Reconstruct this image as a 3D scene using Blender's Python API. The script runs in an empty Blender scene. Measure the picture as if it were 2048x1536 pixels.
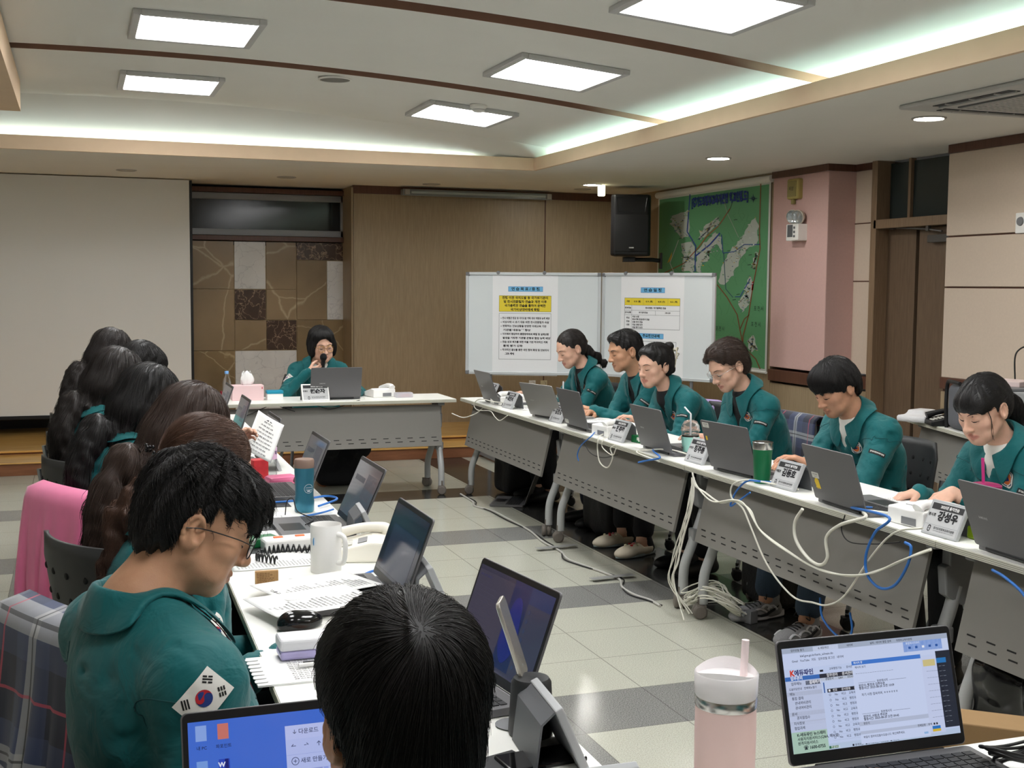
import bpy, bmesh, math, random
import numpy as np
from mathutils import Vector, Matrix
PI = math.pi
sc = bpy.context.scene
COL = sc.collection
rng = np.random.default_rng(7)
# ---------------------------------------------------------------- camera (solved from the vanishing points)
F_PX, YAW, PITCH, ROLL, CAM_H = 2434.2, .343156, .080357, .0080215, 1.56
def cam_axes():
    f = np.array([math.sin(YAW)*math.cos(PITCH), math.cos(YAW)*math.cos(PITCH), -math.sin(PITCH)])
    r = np.array([math.cos(YAW), -math.sin(YAW), 0.]); d = np.cross(f, r)
    return r*math.cos(ROLL)-d*math.sin(ROLL), d*math.cos(ROLL)+r*math.sin(ROLL), f
CR, CD, CF = cam_axes()
def ray(px, py): return CR*(px-1024)/F_PX + CD*(py-768)/F_PX + CF
def atz(px, py, z):
    q = ray(px, py); t = (z-CAM_H)/q[2]; return Vector((q[0]*t, q[1]*t, z))
def aty(px, py, y):
    q = ray(px, py); t = y/q[1]; return Vector((q[0]*t, y, CAM_H+q[2]*t))
def atx(px, py, x):
    q = ray(px, py); t = x/q[0]; return Vector((x, q[1]*t, CAM_H+q[2]*t))
def atd(px, py, d):
    q = ray(px, py)*d; return Vector((q[0], q[1], q[2]+CAM_H))
# ---------------------------------------------------------------- materials
MATS = {}
def srgb(r, g, b):
    f = lambda c: ((c/255+.055)/1.055)**2.4 if c > 10 else c/255/12.92
    return (f(r), f(g), f(b), 1)
def M(name, rgb, rough=.5, metal=0, spec=.5, var=0., vscale=30, bump=0., bscale=200, emit=0, alpha=1, trans=0, coat=0, sheen=0, sss=0, stretch=None, ior=1.45):
    if name in MATS: return MATS[name]
    m = bpy.data.materials.new(name); m.use_nodes = True; MATS[name] = m
    nt = m.node_tree; N = nt.nodes; L = nt.links; b = N['Principled BSDF']
    c = srgb(*rgb); b.inputs['Base Color'].default_value = c; m.diffuse_color = c
    b.inputs['Roughness'].default_value = rough; b.inputs['Metallic'].default_value = metal
    b.inputs['Specular IOR Level'].default_value = spec; b.inputs['IOR'].default_value = ior
    b.inputs['Alpha'].default_value = alpha; b.inputs['Transmission Weight'].default_value = trans
    b.inputs['Coat Weight'].default_value = coat; b.inputs['Sheen Weight'].default_value = sheen
    if sss:
        b.inputs['Subsurface Weight'].default_value = sss; b.inputs['Subsurface Radius'].default_value = (.012, .004, .002)
        b.inputs['Subsurface Scale'].default_value = 1
    if emit:
        b.inputs['Emission Color'].default_value = c; b.inputs['Emission Strength'].default_value = emit
    if var or bump:
        tc = N.new('ShaderNodeTexCoord'); mp = N.new('ShaderNodeMapping'); L.new(tc.outputs['Object'], mp.inputs[0])
        if stretch: mp.inputs['Scale'].default_value = stretch
    if var:
        n = N.new('ShaderNodeTexNoise'); n.inputs['Scale'].default_value = vscale; n.inputs['Detail'].default_value = 5; L.new(mp.outputs[0], n.inputs[0])
        hs = N.new('ShaderNodeMix'); hs.data_type = 'RGBA'; 
        hs.inputs[6].default_value = tuple(min(1, x*(1-var)) for x in c[:3])+(1,); hs.inputs[7].default_value = tuple(min(1, x*(1+var)) for x in c[:3])+(1,)
        L.new(n.outputs['Fac'], hs.inputs[0]); L.new(hs.outputs[2], b.inputs['Base Color'])
    if bump:
        n2 = N.new('ShaderNodeTexNoise'); n2.inputs['Scale'].default_value = bscale; n2.inputs['Detail'].default_value = 3; L.new(mp.outputs[0], n2.inputs[0])
        bp = N.new('ShaderNodeBump'); bp.inputs['Strength'].default_value = bump; bp.inputs['Distance'].default_value = .01
        L.new(n2.outputs['Fac'], bp.inputs['Height']); L.new(bp.outputs[0], b.inputs['Normal'])
    return m
def nodes(m): return m.node_tree.nodes, m.node_tree.links, m.node_tree.nodes['Principled BSDF']
def attr_mat(name, rough=.6, emit=0, spec=.3):
    """Colour comes from the 'Col' colour attribute (printed matter, screens)."""
    if name in MATS: return MATS[name]
    m = M(name, (128, 128, 128), rough, spec=spec); N, L, b = nodes(m)
    a = N.new('ShaderNodeAttribute'); a.attribute_name = 'Col'
    if emit:
        b.inputs['Base Color'].default_value = (.01, .01, .01, 1)
        L.new(a.outputs['Color'], b.inputs['Emission Color']); b.inputs['Emission Strength'].default_value = emit
    else: L.new(a.outputs['Color'], b.inputs['Base Color'])
    return m
# ---------------------------------------------------------------- mesh builder
class MB:
    def __init__(s): s.v = []; s.f = []; s.m = []; s.c = []; s.n = 0
    def add(s, V, Fc, mi=0, col=None, T=None):
        V = [Vector(v) for v in V]
        if T is not None: V = [T @ v for v in V]
        s.v += V; s.f += [tuple(i+s.n for i in f) for f in Fc]; s.m += [mi]*len(Fc); s.c += [col]*len(Fc); s.n += len(V); return s
    def box(s, c, d, mi=0, T=None, col=None):
        x, y, z = c; a, b, h = d[0]/2, d[1]/2, d[2]/2
        V = [(x+i*a, y+j*b, z+k*h) for k in (-1, 1) for j in (-1, 1) for i in (-1, 1)]
        return s.add(V, [(0, 2, 3, 1), (4, 5, 7, 6), (0, 1, 5, 4), (2, 6, 7, 3), (0, 4, 6, 2), (1, 3, 7, 5)], mi, col, T)
    def quad(s, a, b, c, d, mi=0, col=None, T=None): return s.add([a, b, c, d], [(0, 1, 2, 3)], mi, col, T)
    def prism(s, poly, axis, lo, hi, mi=0, T=None):
        n = len(poly)
        def P(q, h):
            if axis == 'x': return (h, q[0], q[1])
            if axis == 'y': return (q[0], h, q[1])
            return (q[0], q[1], h)
        V = [P(q, lo) for q in poly]+[P(q, hi) for q in poly]
        return s.add(V, [tuple(range(n))[::-1], tuple(range(n, 2*n))]+[(i, (i+1) % n, n+(i+1) % n, n+i) for i in range(n)], mi, None, T)
    def tube(s, pts, r, seg=8, mi=0, cap=True, T=None, closed=False):
        P = np.array([tuple(p) for p in pts], float); n = len(P)
        R = np.full(n, r) if np.isscalar(r) else np.array(r, float)
        tg = np.gradient(P, axis=0) if not closed else np.roll(P, -1, 0)-np.roll(P, 1, 0)
        tg /= np.maximum(np.linalg.norm(tg, axis=1, keepdims=True), 1e-9)
        up = np.array([0, 0, 1.]) if abs(tg[0][2]) < .9 else np.array([1., 0, 0])
        V = []; nrm = np.cross(tg[0], up); nrm /= np.linalg.norm(nrm)
        for i in range(n):
            nrm = nrm-tg[i]*np.dot(nrm, tg[i]); nrm /= max(np.linalg.norm(nrm), 1e-9); bn = np.cross(tg[i], nrm)
            for k in range(seg):
                a = 2*PI*k/seg; V.append(P[i]+R[i]*(nrm*math.cos(a)+bn*math.sin(a)))
        Fc = [(i*seg+k, i*seg+(k+1) % seg, (i+1)*seg+(k+1) % seg, (i+1)*seg+k) for i in range(n-1) for k in range(seg)]
        if closed: Fc += [((n-1)*seg+k, (n-1)*seg+(k+1) % seg, (k+1) % seg, k) for k in range(seg)]
        elif cap: Fc += [tuple(range(seg))[::-1], tuple((n-1)*seg+k for k in range(seg))]
        return s.add(V, Fc, mi, None, T)
    def lathe(s, prof, seg=24, mi=0, T=None, c=(0, 0)):
        V = []; Fc = []; n = len(prof)
        for r, z in prof:
            for k in range(seg):
                a = 2*PI*k/seg; V.append((c[0]+r*math.cos(a), c[1]+r*math.sin(a), z))
        for i in range(n-1):
            for k in range(seg): Fc.append((i*seg+k, i*seg+(k+1) % seg, (i+1)*seg+(k+1) % seg, (i+1)*seg+k))
        return s.add(V, Fc, mi, None, T)
    def disc(s, c, r, seg=24, mi=0, T=None, col=None, ry=None):
        V = [(c[0]+r*math.cos(2*PI*k/seg), c[1]+(ry or r)*math.sin(2*PI*k/seg), c[2]) for k in range(seg)]
        return s.add(V, [tuple(range(seg))], mi, col, T)
    def grid(s, G, mi=0, closed=False):
        """G: rows x cols x 3"""
        r, c = len(G), len(G[0]); V = [G[i][j] for i in range(r) for j in range(c)]
        Fc = [(i*c+j, i*c+(j+1) % c, (i+1)*c+(j+1) % c, (i+1)*c+j) for i in range(r-1) for j in range(c if closed else c-1)]
        return s.add(V, Fc, mi)
    def build(s, name, mats, parent=None, smooth=None, bevel=0, bseg=2, solid=0, sub=0):
        if not isinstance(mats, (list, tuple)): mats = [mats]
        me = bpy.data.meshes.new(name); me.from_pydata([tuple(v) for v in s.v], [], s.f)
        for m in mats: me.materials.append(m)
        me.polygons.foreach_set('material_index', s.m)
        if any(c is not None for c in s.c):
            ca = me.color_attributes.new('Col', 'FLOAT_COLOR', 'CORNER'); arr = []
            for p, c in zip(me.polygons, s.c): arr += list(c or (1, 1, 1, 1))*p.loop_total
            ca.data.foreach_set('color', arr)
        me.update()
        if smooth is not None:
            me.polygons.foreach_set('use_smooth', [True]*len(me.polygons))
            if smooth < 180: me.set_sharp_from_angle(angle=math.radians(smooth))
        o = bpy.data.objects.new(name, me); COL.objects.link(o)
        if parent: o.parent = parent
        if solid:
            md = o.modifiers.new('s', 'SOLIDIFY'); md.thickness = solid; md.offset = 0
        if bevel:
            md = o.modifiers.new('b', 'BEVEL'); md.width = bevel; md.segments = bseg; md.limit_method = 'ANGLE'; md.angle_limit = math.radians(35)
        if sub:
            md = o.modifiers.new('u', 'SUBSURF'); md.levels = md.render_levels = sub
        return o
def npmesh(name, V, Fq, mats, parent=None, attrs=None, mi=None):
    """smooth mesh straight from numpy arrays (quads)"""
    me = bpy.data.meshes.new(name); nv, nf = len(V), len(Fq)
    me.vertices.add(nv); me.vertices.foreach_set('co', np.asarray(V, np.float32).ravel())
    k = Fq.shape[1]; me.loops.add(nf*k); me.loops.foreach_set('vertex_index', Fq.astype(np.int32).ravel())
    me.polygons.add(nf); me.polygons.foreach_set('loop_start', np.arange(nf, dtype=np.int32)*k)
    if not isinstance(mats, (list, tuple)): mats = [mats]
    for m in mats: me.materials.append(m)
    if mi is not None: me.polygons.foreach_set('material_index', mi.astype(np.int32))
    me.polygons.foreach_set('use_smooth', np.ones(nf, bool))
    for a, val in (attrs or {}).items():
        at = me.attributes.new(a, 'FLOAT', 'POINT'); at.data.foreach_set('value', np.asarray(val, np.float32))
    me.update(); me.validate()
    o = bpy.data.objects.new(name, me); COL.objects.link(o)
    if parent: o.parent = parent
    return o
# ---------------------------------------------------------------- things and labels
def thing(name, label, cat, loc=(0, 0, 0), rz=0, group=None):
    o = bpy.data.objects.new(name, None); COL.objects.link(o); o.empty_display_size = .05
    o.location = loc; o.rotation_euler = (0, 0, rz); return tag(o, label, cat, group)
def tag(o, label, cat, group=None, kind=None):
    o['label'] = label; o['category'] = cat
    if group: o['group'] = group
    if kind: o['kind'] = kind
    return o
def struct(o): o['kind'] = 'structure'; return o
def dup(root, loc=None, rz=None, label=None, group=None):
    r = root.copy(); COL.objects.link(r)
    if loc is not None: r.location = loc
    if rz is not None: r.rotation_euler = (0, 0, rz)
    if label: r['label'] = label
    if group: r['group'] = group
    for ch in list(root.children):
        c = ch.copy(); COL.objects.link(c); c.parent = r
        for g in list(ch.children):
            d = g.copy(); COL.objects.link(d); d.parent = c
    return r
def Rz(a): return Matrix.Rotation(a, 4, 'Z')
def Rx(a): return Matrix.Rotation(a, 4, 'X')
def Ry(a): return Matrix.Rotation(a, 4, 'Y')
def Tr(x, y, z): return Matrix.Translation((x, y, z))
def frame(o, x, y):
    """matrix with origin o and in-plane axes x (right) and y (up)"""
    x = Vector(x).normalized(); y = Vector(y); y = (y-x*y.dot(x)).normalized(); z = x.cross(y)
    m = Matrix((x, y, z)).transposed().to_4x4(); m.translation = Vector(o); return m
def spline(pts, n=8):
    """Catmull-Rom through the points"""
    P = [np.array(tuple(p), float) for p in pts]; P = [2*P[0]-P[1]]+P+[2*P[-1]-P[-2]]; out = []
    for i in range(1, len(P)-2):
        a, b, c, d = P[i-1:i+3]
        for k in range(n):
            t = k/n; out.append(.5*((2*b)+(c-a)*t+(2*a-5*b+4*c-d)*t*t+(3*b-a-3*c+d)*t**3))
    out.append(P[-2]); return out
# ---------------------------------------------------------------- text as flat mesh
_TXT = {}
def text_geo(s, bold=0., align='CENTER'):
    """(verts2d, faces, width) with cap height about 0.7"""
    k = (s, bold, align)
    if k in _TXT: return _TXT[k]
    cu = bpy.data.curves.new('t', 'FONT'); cu.body = s; cu.align_x = align; cu.align_y = 'CENTER'; cu.offset = bold; cu.resolution_u = 2
    o = bpy.data.objects.new('t', cu); me = o.to_mesh(); V = [tuple(v.co[:2]) for v in me.vertices]; Fc = [tuple(p.vertices) for p in me.polygons]
    o.to_mesh_clear(); bpy.data.objects.remove(o); bpy.data.curves.remove(cu)
    xs = [v[0] for v in V] or [0]; _TXT[k] = (V, Fc, max(xs)-min(xs)); return _TXT[k]
def put_text(mb, s, x, y, size, T, z=.0006, col=(0, 0, 0, 1), mi=0, bold=0., align='CENTER', width=None, sy=1):
    V, Fc, w = text_geo(s, bold, align); sx = size
    if width and w > 0: sx = width/w
    mb.add([(x+v[0]*sx, y+v[1]*size*sy, z) for v in V], Fc, mi, col, T)
def rect(mb, x0, y0, x1, y1, T, z=.0003, col=(1, 1, 1, 1), mi=0):
    mb.quad((x0, y0, z), (x1, y0, z), (x1, y1, z), (x0, y1, z), mi, col, T)
# ---------------------------------------------------------------- signed distance modelling
def nrm(v): v = np.asarray(v, float); return v/max(np.linalg.norm(v), 1e-9)
def A(*v): return np.array(v, float)
class S:
    """list of smooth-blended primitives; each: (fn, centre, bound radius, k, op)"""
    def __init__(s): s.p = []
    def put(s, fn, c, R, k=.02, op=1): s.p.append((fn, np.asarray(c, float), R, k, op)); return s
    def cap(s, a, b, ra, rb=None, k=.02, op=1):
        a = np.asarray(a, float); b = np.asarray(b, float); rb = ra if rb is None else rb; ba = b-a; L2 = max(ba@ba, 1e-12)
        def fn(P):
            h = np.clip((P-a)@ba/L2, 0, 1); return np.linalg.norm(P-a-h[:, None]*ba, axis=1)-(ra+(rb-ra)*h)
        return s.put(fn, (a+b)/2, math.sqrt(L2)/2+max(ra, rb), k, op)
    def ell(s, c, r, k=.02, op=1, R=None):
        c = np.asarray(c, float); r = np.asarray(r, float)
        def fn(P):
            q = P-c
            if R is not None: q = q@R
            k0 = np.linalg.norm(q/r, axis=1); k1 = np.linalg.norm(q/(r*r), axis=1); return k0*(k0-1)/np.maximum(k1, 1e-9)
        return s.put(fn, c, r.max(), k, op)
    def box(s, c, h, rr=.005, k=.01, op=1, R=None):
        c = np.asarray(c, float); h = np.asarray(h, float)-rr
        def fn(P):
            q = P-c
            if R is not None: q = q@R
            q = np.abs(q)-h; return np.linalg.norm(np.maximum(q, 0), axis=1)+np.minimum(q.max(1), 0)-rr
        return s.put(fn, c, np.linalg.norm(h)+rr, k, op)
    def chain(s, pts, rs, k=.01, op=1):
        for i in range(len(pts)-1): s.cap(pts[i], pts[i+1], rs[i], rs[i+1], k, op)
        return s
    def __call__(s, P):
        P = np.asarray(P, float); d = np.full(len(P), .25)
        for fn, c, R, k, op in s.p:
            rr = R+(.12 if op == 1 else k+.03); q = P-c; m = np.nonzero(np.einsum('ij,ij->i', q, q) < rr*rr)[0]
            if not len(m): continue
            v = fn(P[m]); a = d[m]
            if op == 1:
                h = np.clip(.5+.5*(a-v)/k, 0, 1); d[m] = a+(v-a)*h-k*h*(1-h)
            else:
                v = -v; h = np.clip(.5+.5*(v-a)/k, 0, 1); d[m] = a+(v-a)*h+k*h*(1-h)
        return d
    def bounds(s, pad=.02):
        lo = np.min([c-R for f, c, R, k, op in s.p if op == 1], 0)-pad; hi = np.max([c+R for f, c, R, k, op in s.p if op == 1], 0)+pad; return lo, hi
def grad(f, P, e=.002):
    g = np.stack([f(P+A(e, 0, 0))-f(P-A(e, 0, 0)), f(P+A(0, e, 0))-f(P-A(0, e, 0)), f(P+A(0, 0, e))-f(P-A(0, 0, e))], 1)
    return g/np.maximum(np.linalg.norm(g, axis=1, keepdims=True), 1e-9)
def project(f, P, off=0., it=5):
    P = np.array(P, float)
    for _ in range(it): P = P-grad(f, P)*np.clip(f(P)-off, -.03, .03)[:, None]
    return P
def _hash(i, j, k): return np.modf(np.sin(i*127.1+j*311.7+k*74.7)*43758.5453)[0]
def vnoise(P):
    i = np.floor(P); f = P-i; f = f*f*(3-2*f); x, y, z = i.T; u, v, w = f.T; r = 0
    for a in (0, 1):
        for b in (0, 1):
            for c in (0, 1): r = r+_hash(x+a, y+b, z+c)*(u if a else 1-u)*(v if b else 1-v)*(w if c else 1-w)
    return r
def polygonize(f, lo, hi, h, B=8):
    n = np.ceil((hi-lo)/h/B).astype(int)+1
    bi = np.stack(np.meshgrid(*[np.arange(q) for q in n], indexing='ij'), -1).reshape(-1, 3)
    bc = lo+(bi+.5)*B*h; bi = bi[np.abs(f(bc)) < B*h*1.6]
    r = np.arange(B+1); lc = np.stack(np.meshgrid(r, r, r, indexing='ij'), -1).reshape(-1, 3)
    gi = bi[:, None, :]*B+lc[None]; pts = lo+gi.reshape(-1, 3)*h
    D = np.concatenate([f(pts[i:i+400000]) for i in range(0, len(pts), 400000)]).reshape(-1, B+1, B+1, B+1)
    C = np.stack([D[:, a:B+a, b:B+b, c:B+c] for a in (0, 1) for b in (0, 1) for c in (0, 1)], -1)
    s = (C < 0).sum(-1); w = np.nonzero((s > 0) & (s < 8)); V8 = C[w]; cell = bi[w[0]]*B+np.stack(w[1:], -1)
    off = np.array([(a, b, c) for a in (0, 1) for b in (0, 1) for c in (0, 1)], float)
    acc = np.zeros((len(cell), 3)); cnt = np.zeros(len(cell))
    for a in range(8):
        for b in range(a+1, 8):
            if np.abs(off[a]-off[b]).sum() != 1: continue
            va, vb = V8[:, a], V8[:, b]; m = (va < 0) != (vb < 0); t = np.where(m, va/np.where(m, va-vb, 1), 0)
            acc += np.where(m[:, None], off[a]+(off[b]-off[a])*t[:, None], 0); cnt += m
    verts = lo+(cell+acc/cnt[:, None])*h
    dim = n*B+2; key = (cell[:, 0]*dim[1]+cell[:, 1])*dim[2]+cell[:, 2]; o = np.argsort(key); key = key[o]; cell = cell[o]; verts = verts[o]; V8 = V8[o]
    st = [dim[1]*dim[2], dim[2], 1]; idx = np.arange(len(key)); faces = []
    def find(k):
        p = np.clip(np.searchsorted(key, k), 0, len(key)-1); return np.where(key[p] == k, p, -1)
    for ax in range(3):
        c1 = [4, 2, 1][ax]; m = (V8[:, 0] < 0) != (V8[:, c1] < 0); ii = idx[m]; k = key[m]; u, v = (ax+1) % 3, (ax+2) % 3
        q = np.stack([ii, find(k-st[u]), find(k-st[u]-st[v]), find(k-st[v])], 1); fl = V8[m][:, 0] < 0; ok = (q >= 0).all(1)
        q[~fl] = q[~fl][:, ::-1]; faces.append(q[ok])
    return verts, np.concatenate(faces)
# ================================================================ ROOM
Zc, YB, XR = 2.55, 12.08, 5.67
# ---- materials of the shell
def mat_floor():
    m = M('floor_terrazzo', (190, 190, 178), .16, spec=.5); N, L, b = nodes(m)
    g = N.new('ShaderNodeNewGeometry'); sx = N.new('ShaderNodeSeparateXYZ'); L.new(g.outputs['Position'], sx.inputs[0])
    def mth(op, a, bb=None, c=None):
        n = N.new('ShaderNodeMath'); n.operation = op
        for i, v in enumerate((a, bb, c)):
            if v is None: continue
            if isinstance(v, (int, float)): n.inputs[i].default_value = v
            else: L.new(v, n.inputs[i])
        return n.outputs[0]
    X, Y = sx.outputs[0], sx.outputs[1]
    def between(v, lo, hi): return mth('MULTIPLY', mth('GREATER_THAN', v, lo), mth('LESS_THAN', v, hi))
    ys = mth('FRACT', mth('DIVIDE', mth('SUBTRACT', Y, 8.51-1.565*10), 1.565))
    strip = mth('LESS_THAN', ys, .249)                                   # grey cross strips
    aisle = mth('MULTIPLY', between(X, -.35, 1.65), mth('LESS_THAN', Y, 8.51))
    grey = mth('MAXIMUM', mth('MULTIPLY', strip, mth('LESS_THAN', Y, 9.2)), aisle)
    black = mth('MAXIMUM', between(X, 2.87, 3.27), mth('MULTIPLY', between(Y, 8.51, 8.9), between(X, 1.65, 4.2)))
    tx = mth('ABSOLUTE', mth('SUBTRACT', mth('FRACT', mth('DIVIDE', mth('ADD', X, 20.35), .4)), .5))
    ty = mth('ABSOLUTE', mth('SUBTRACT', mth('FRACT', mth('DIVIDE', mth('SUBTRACT', Y, 8.51-39.12), .3912)), .5))
    seam = mth('GREATER_THAN', mth('MAXIMUM', tx, ty), .4945)
    sp = N.new('ShaderNodeTexNoise'); sp.inputs['Scale'].default_value = 210; sp.inputs['Detail'].default_value = 4; sp.inputs['Roughness'].default_value = .75
    L.new(g.outputs['Position'], sp.inputs[0])
    sp2 = N.new('ShaderNodeTexNoise'); sp2.inputs['Scale'].default_value = 2.2; L.new(g.outputs['Position'], sp2.inputs[0])
    def ramp(lo, hi, a=.38, z=.62):
        r = N.new('ShaderNodeValToRGB'); r.color_ramp.elements[0].position = a; r.color_ramp.elements[1].position = z
        r.color_ramp.elements[0].color = srgb(*lo); r.color_ramp.elements[1].color = srgb(*hi); L.new(sp.outputs['Fac'], r.inputs[0]); return r.outputs[0]
    def mix(f, a, c):
        n = N.new('ShaderNodeMix'); n.data_type = 'RGBA'
        for i, v in ((0, f), (6, a), (7, c)):
            if isinstance(v, tuple): n.inputs[i].default_value = v
            else: L.new(v, n.inputs[i])
        return n.outputs[2]
    light = ramp((160, 160, 148), (198, 198, 184)); gr = ramp((84, 84, 82), (160, 160, 156), .36, .66); bk = ramp((34, 34, 33), (54, 54, 53))
    c = mix(black, mix(grey, light, gr), bk); c = mix(mth('MULTIPLY', seam, .55), c, srgb(70, 68, 64))
    mm = N.new('ShaderNodeMix'); mm.data_type = 'RGBA'; mm.blend_type = 'MULTIPLY'; mm.inputs[0].default_value = .25
    L.new(c, mm.inputs[6]); L.new(sp2.outputs['Color'], mm.inputs[7]); 
    bw = N.new('ShaderNodeRGBToBW'); L.new(sp2.outputs['Color'], bw.inputs[0]); L.new(mth('ADD', mth('MULTIPLY', bw.outputs[0], .5), .7), mm.inputs[7])
    L.new(mm.outputs[2], b.inputs['Base Color'])
    L.new(mth('ADD', mth('MULTIPLY', sp2.outputs['Fac'], .14), .1), b.inputs['Roughness'])
    return m
def wood(name, a, bcol, scale=(14, 14, .9), rough=.4, freq=6., grain='Z'):
    m = M(name, a, rough); N, L, b = nodes(m)
    tc = N.new('ShaderNodeTexCoord'); mp = N.new('ShaderNodeMapping'); L.new(tc.outputs['Object'], mp.inputs[0])
    mp.inputs['Scale'].default_value = scale
    n = N.new('ShaderNodeTexNoise'); n.inputs['Scale'].default_value = freq; n.inputs['Detail'].default_value = 7; n.inputs['Roughness'].default_value = .65; L.new(mp.outputs[0], n.inputs[0])
    r = N.new('ShaderNodeValToRGB'); r.color_ramp.elements[0].position = .3; r.color_ramp.elements[1].position = .7
    r.color_ramp.elements[0].color = srgb(*a); r.color_ramp.elements[1].color = srgb(*bcol); L.new(n.outputs['Fac'], r.inputs[0]); L.new(r.outputs[0], b.inputs['Base Color'])
    return m
def marble(name, base, vein, scale, w, rough=.2, seed=0):
    m = M(name, base, rough); N, L, b = nodes(m)
    tc = N.new('ShaderNodeTexCoord'); mp = N.new('ShaderNodeMapping'); L.new(tc.outputs['Object'], mp.inputs[0]); mp.inputs['Location'].default_value = (seed, seed*.7, seed*1.3)
    n0 = N.new('ShaderNodeTexNoise'); n0.inputs['Scale'].default_value = scale*.8; n0.inputs['Detail'].default_value = 6; L.new(mp.outputs[0], n0.inputs[0])
    ad = N.new('ShaderNodeMix'); ad.data_type = 'RGBA'; ad.blend_type = 'ADD'; ad.inputs[0].default_value = .35; L.new(mp.outputs[0], ad.inputs[6]); L.new(n0.outputs['Color'], ad.inputs[7])
    v = N.new('ShaderNodeTexVoronoi'); v.feature = 'DISTANCE_TO_EDGE'; v.inputs['Scale'].default_value = scale; L.new(ad.outputs[2], v.inputs[0])
    r = N.new('ShaderNodeValToRGB'); r.color_ramp.elements[0].position = 0; r.color_ramp.elements[1].position = w
    r.color_ramp.elements[0].color = srgb(*vein); r.color_ramp.elements[1].color = srgb(*base); L.new(v.outputs['Distance'], r.inputs[0])
    mx = N.new('ShaderNodeMix'); mx.data_type = 'RGBA'; mx.blend_type = 'OVERLAY'; mx.inputs[0].default_value = .6; L.new(r.outputs[0], mx.inputs[6]); L.new(n0.outputs['Fac'], mx.inputs[7])
    L.new(mx.outputs[2], b.inputs['Base Color']); return m
mFloor = mat_floor()
mWhite = M('ceiling_paint', (236, 235, 230), .8, spec=.2, var=.03, vscale=3)
mSoff = M('soffit_paint', (236, 233, 226), .8, spec=.2, var=.03, vscale=3)
mPeach = M('peach_fascia', (228, 200, 170), .7, spec=.2, var=.05, vscale=9)
mGroove = M('brown_groove', (150, 118, 100), .6, var=.08, vscale=12)
mWood = wood('oak_panel', (150, 132, 106), (170, 151, 123))
mWoodD = wood('walnut_trim', (82, 54, 44), (104, 70, 56), rough=.35)
mDoor = wood('door_walnut', (96, 78, 62), (118, 97, 78), rough=.45)
mFrameW = wood('door_frame_wood', (126, 103, 80), (150, 125, 100), rough=.4)
mBeige = M('beige_fabric_panel', (212, 195, 178), .95, spec=.1, var=.05, vscale=60, bump=.25, bscale=500)
mPink = M('pink_fabric_panel', (214, 178, 172), .95, spec=.1, var=.06, vscale=60, bump=.3, bscale=450)
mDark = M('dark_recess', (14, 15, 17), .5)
mAlu = M('grey_aluminium', (150, 152, 156), .45, metal=.3)
mMA = marble('emperador_marble', (150, 130, 102), (188, 172, 142), 1.7, .02, seed=1.)
mMA2 = marble('emperador_marble_dark', (140, 120, 90), (178, 160, 128), 2.2, .02, seed=4.)
mMB = marble('grey_marble', (226, 226, 226), (204, 204, 206), 6., .03, seed=2.)
mMC = marble('dark_marble', (78, 60, 50), (176, 150, 126), 9., .04, seed=3.)
mGrout = M('grout', (214, 190, 150), .8)
def vz(x): return 2.92-.0185*(x-.3)**2                                       # profile of the vaulted ceiling
# ---- floor and stage
o = struct(MB().quad((-6, -3, 0), (8, -3, 0), (8, 13, 0), (-6, 13, 0)).build('floor', mFloor))
mStep = wood('stage_oak', (196, 150, 84), (226, 180, 106), (.6, 8, 8), .16, 5.)
mRiser = wood('stage_riser', (116, 74, 50), (140, 92, 64), (1, 8, 8), .35, 4.)
b = MB(); b.box((0.8, 10.75, .05), (9.7, .5, .1), 1); b.box((.8, 10.746, .103), (9.7, .52, .012), 0)
b.box((.8, 12.0, .06), (9.7, 2.0, .12), 1); b.box((.8, 11.99, .133), (9.7, 2.02, .018), 0)
struct(b.build('floor_stage', [mStep, mRiser], bevel=.003))
# ---- soffit with the tray opening, the lips, the vault
b = MB()
b.box((5.06, 5., Zc+.015), (2.68, 16, .03)); b.box((-1.14, 11.365, Zc+.015), (9.72, 2.97, .03))
b.box((-4.6, 5, Zc+.015), (2., 16, .03))
struct(b.build('ceiling_soffit', mSoff))
b = MB(); b.box((3.715, 3.43, 2.598), (.03, 12.86, .104)); b.box((.05, 9.865, 2.598), (7.3, .03, .104)); b.box((-3.6, 3.43, 2.598), (.03, 12.86, .104))
struct(b.build('trim_1', mPeach))
b = MB(); b.box((-.63, 3.4, 2.8), (.6, 11.0, .2)); struct(b.build('trim_2', mPeach))
b = MB(); gr = [9.54-1.88*i for i in range(1, 7)]; edges = [9.54]
xs = np.linspace(-3.5, 4.1, 60)
prev = 9.54
for gy in gr:
    G = [[(x, prev, vz(x)) for x in xs], [(x, gy+.085, vz(x)) for x in xs]]; b.grid(G)
    G = [[(x, prev, vz(x)+.1) for x in xs], [(x, gy+.085, vz(x)+.1) for x in xs]]; 
    prev = gy-.085
G = [[(x, prev, vz(x)) for x in xs], [(x, -3., vz(x)) for x in xs]]; b.grid(G)
G = [[(x, 9.54, vz(x)) for x in xs], [(x, 10.15, 2.60) for x in xs]]; b.grid(G)
struct(b.build('ceiling', mWhite, smooth=30))
b = MB()
for gy in gr:
    for y in (gy-.085, gy+.085): b.grid([[(x, y, vz(x)) for x in xs], [(x, y, vz(x)+.05) for x in xs]])
    b.grid([[(x, gy-.085, vz(x)+.05) for x in xs], [(x, gy+.085, vz(x)+.05) for x in xs]])
    b.quad((4.1, gy-.085, vz(4.1)), (4.1, gy+.085, vz(4.1)), (4.1, gy+.085, vz(4.1)+.05), (4.1, gy-.085, vz(4.1)+.05))
struct(b.build('trim_3', mGroove, smooth=30))
b = MB(); b.box((1, 5, 3.15), (14, 17, .05)); struct(b.build('ceiling_slab', mSoff))
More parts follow.
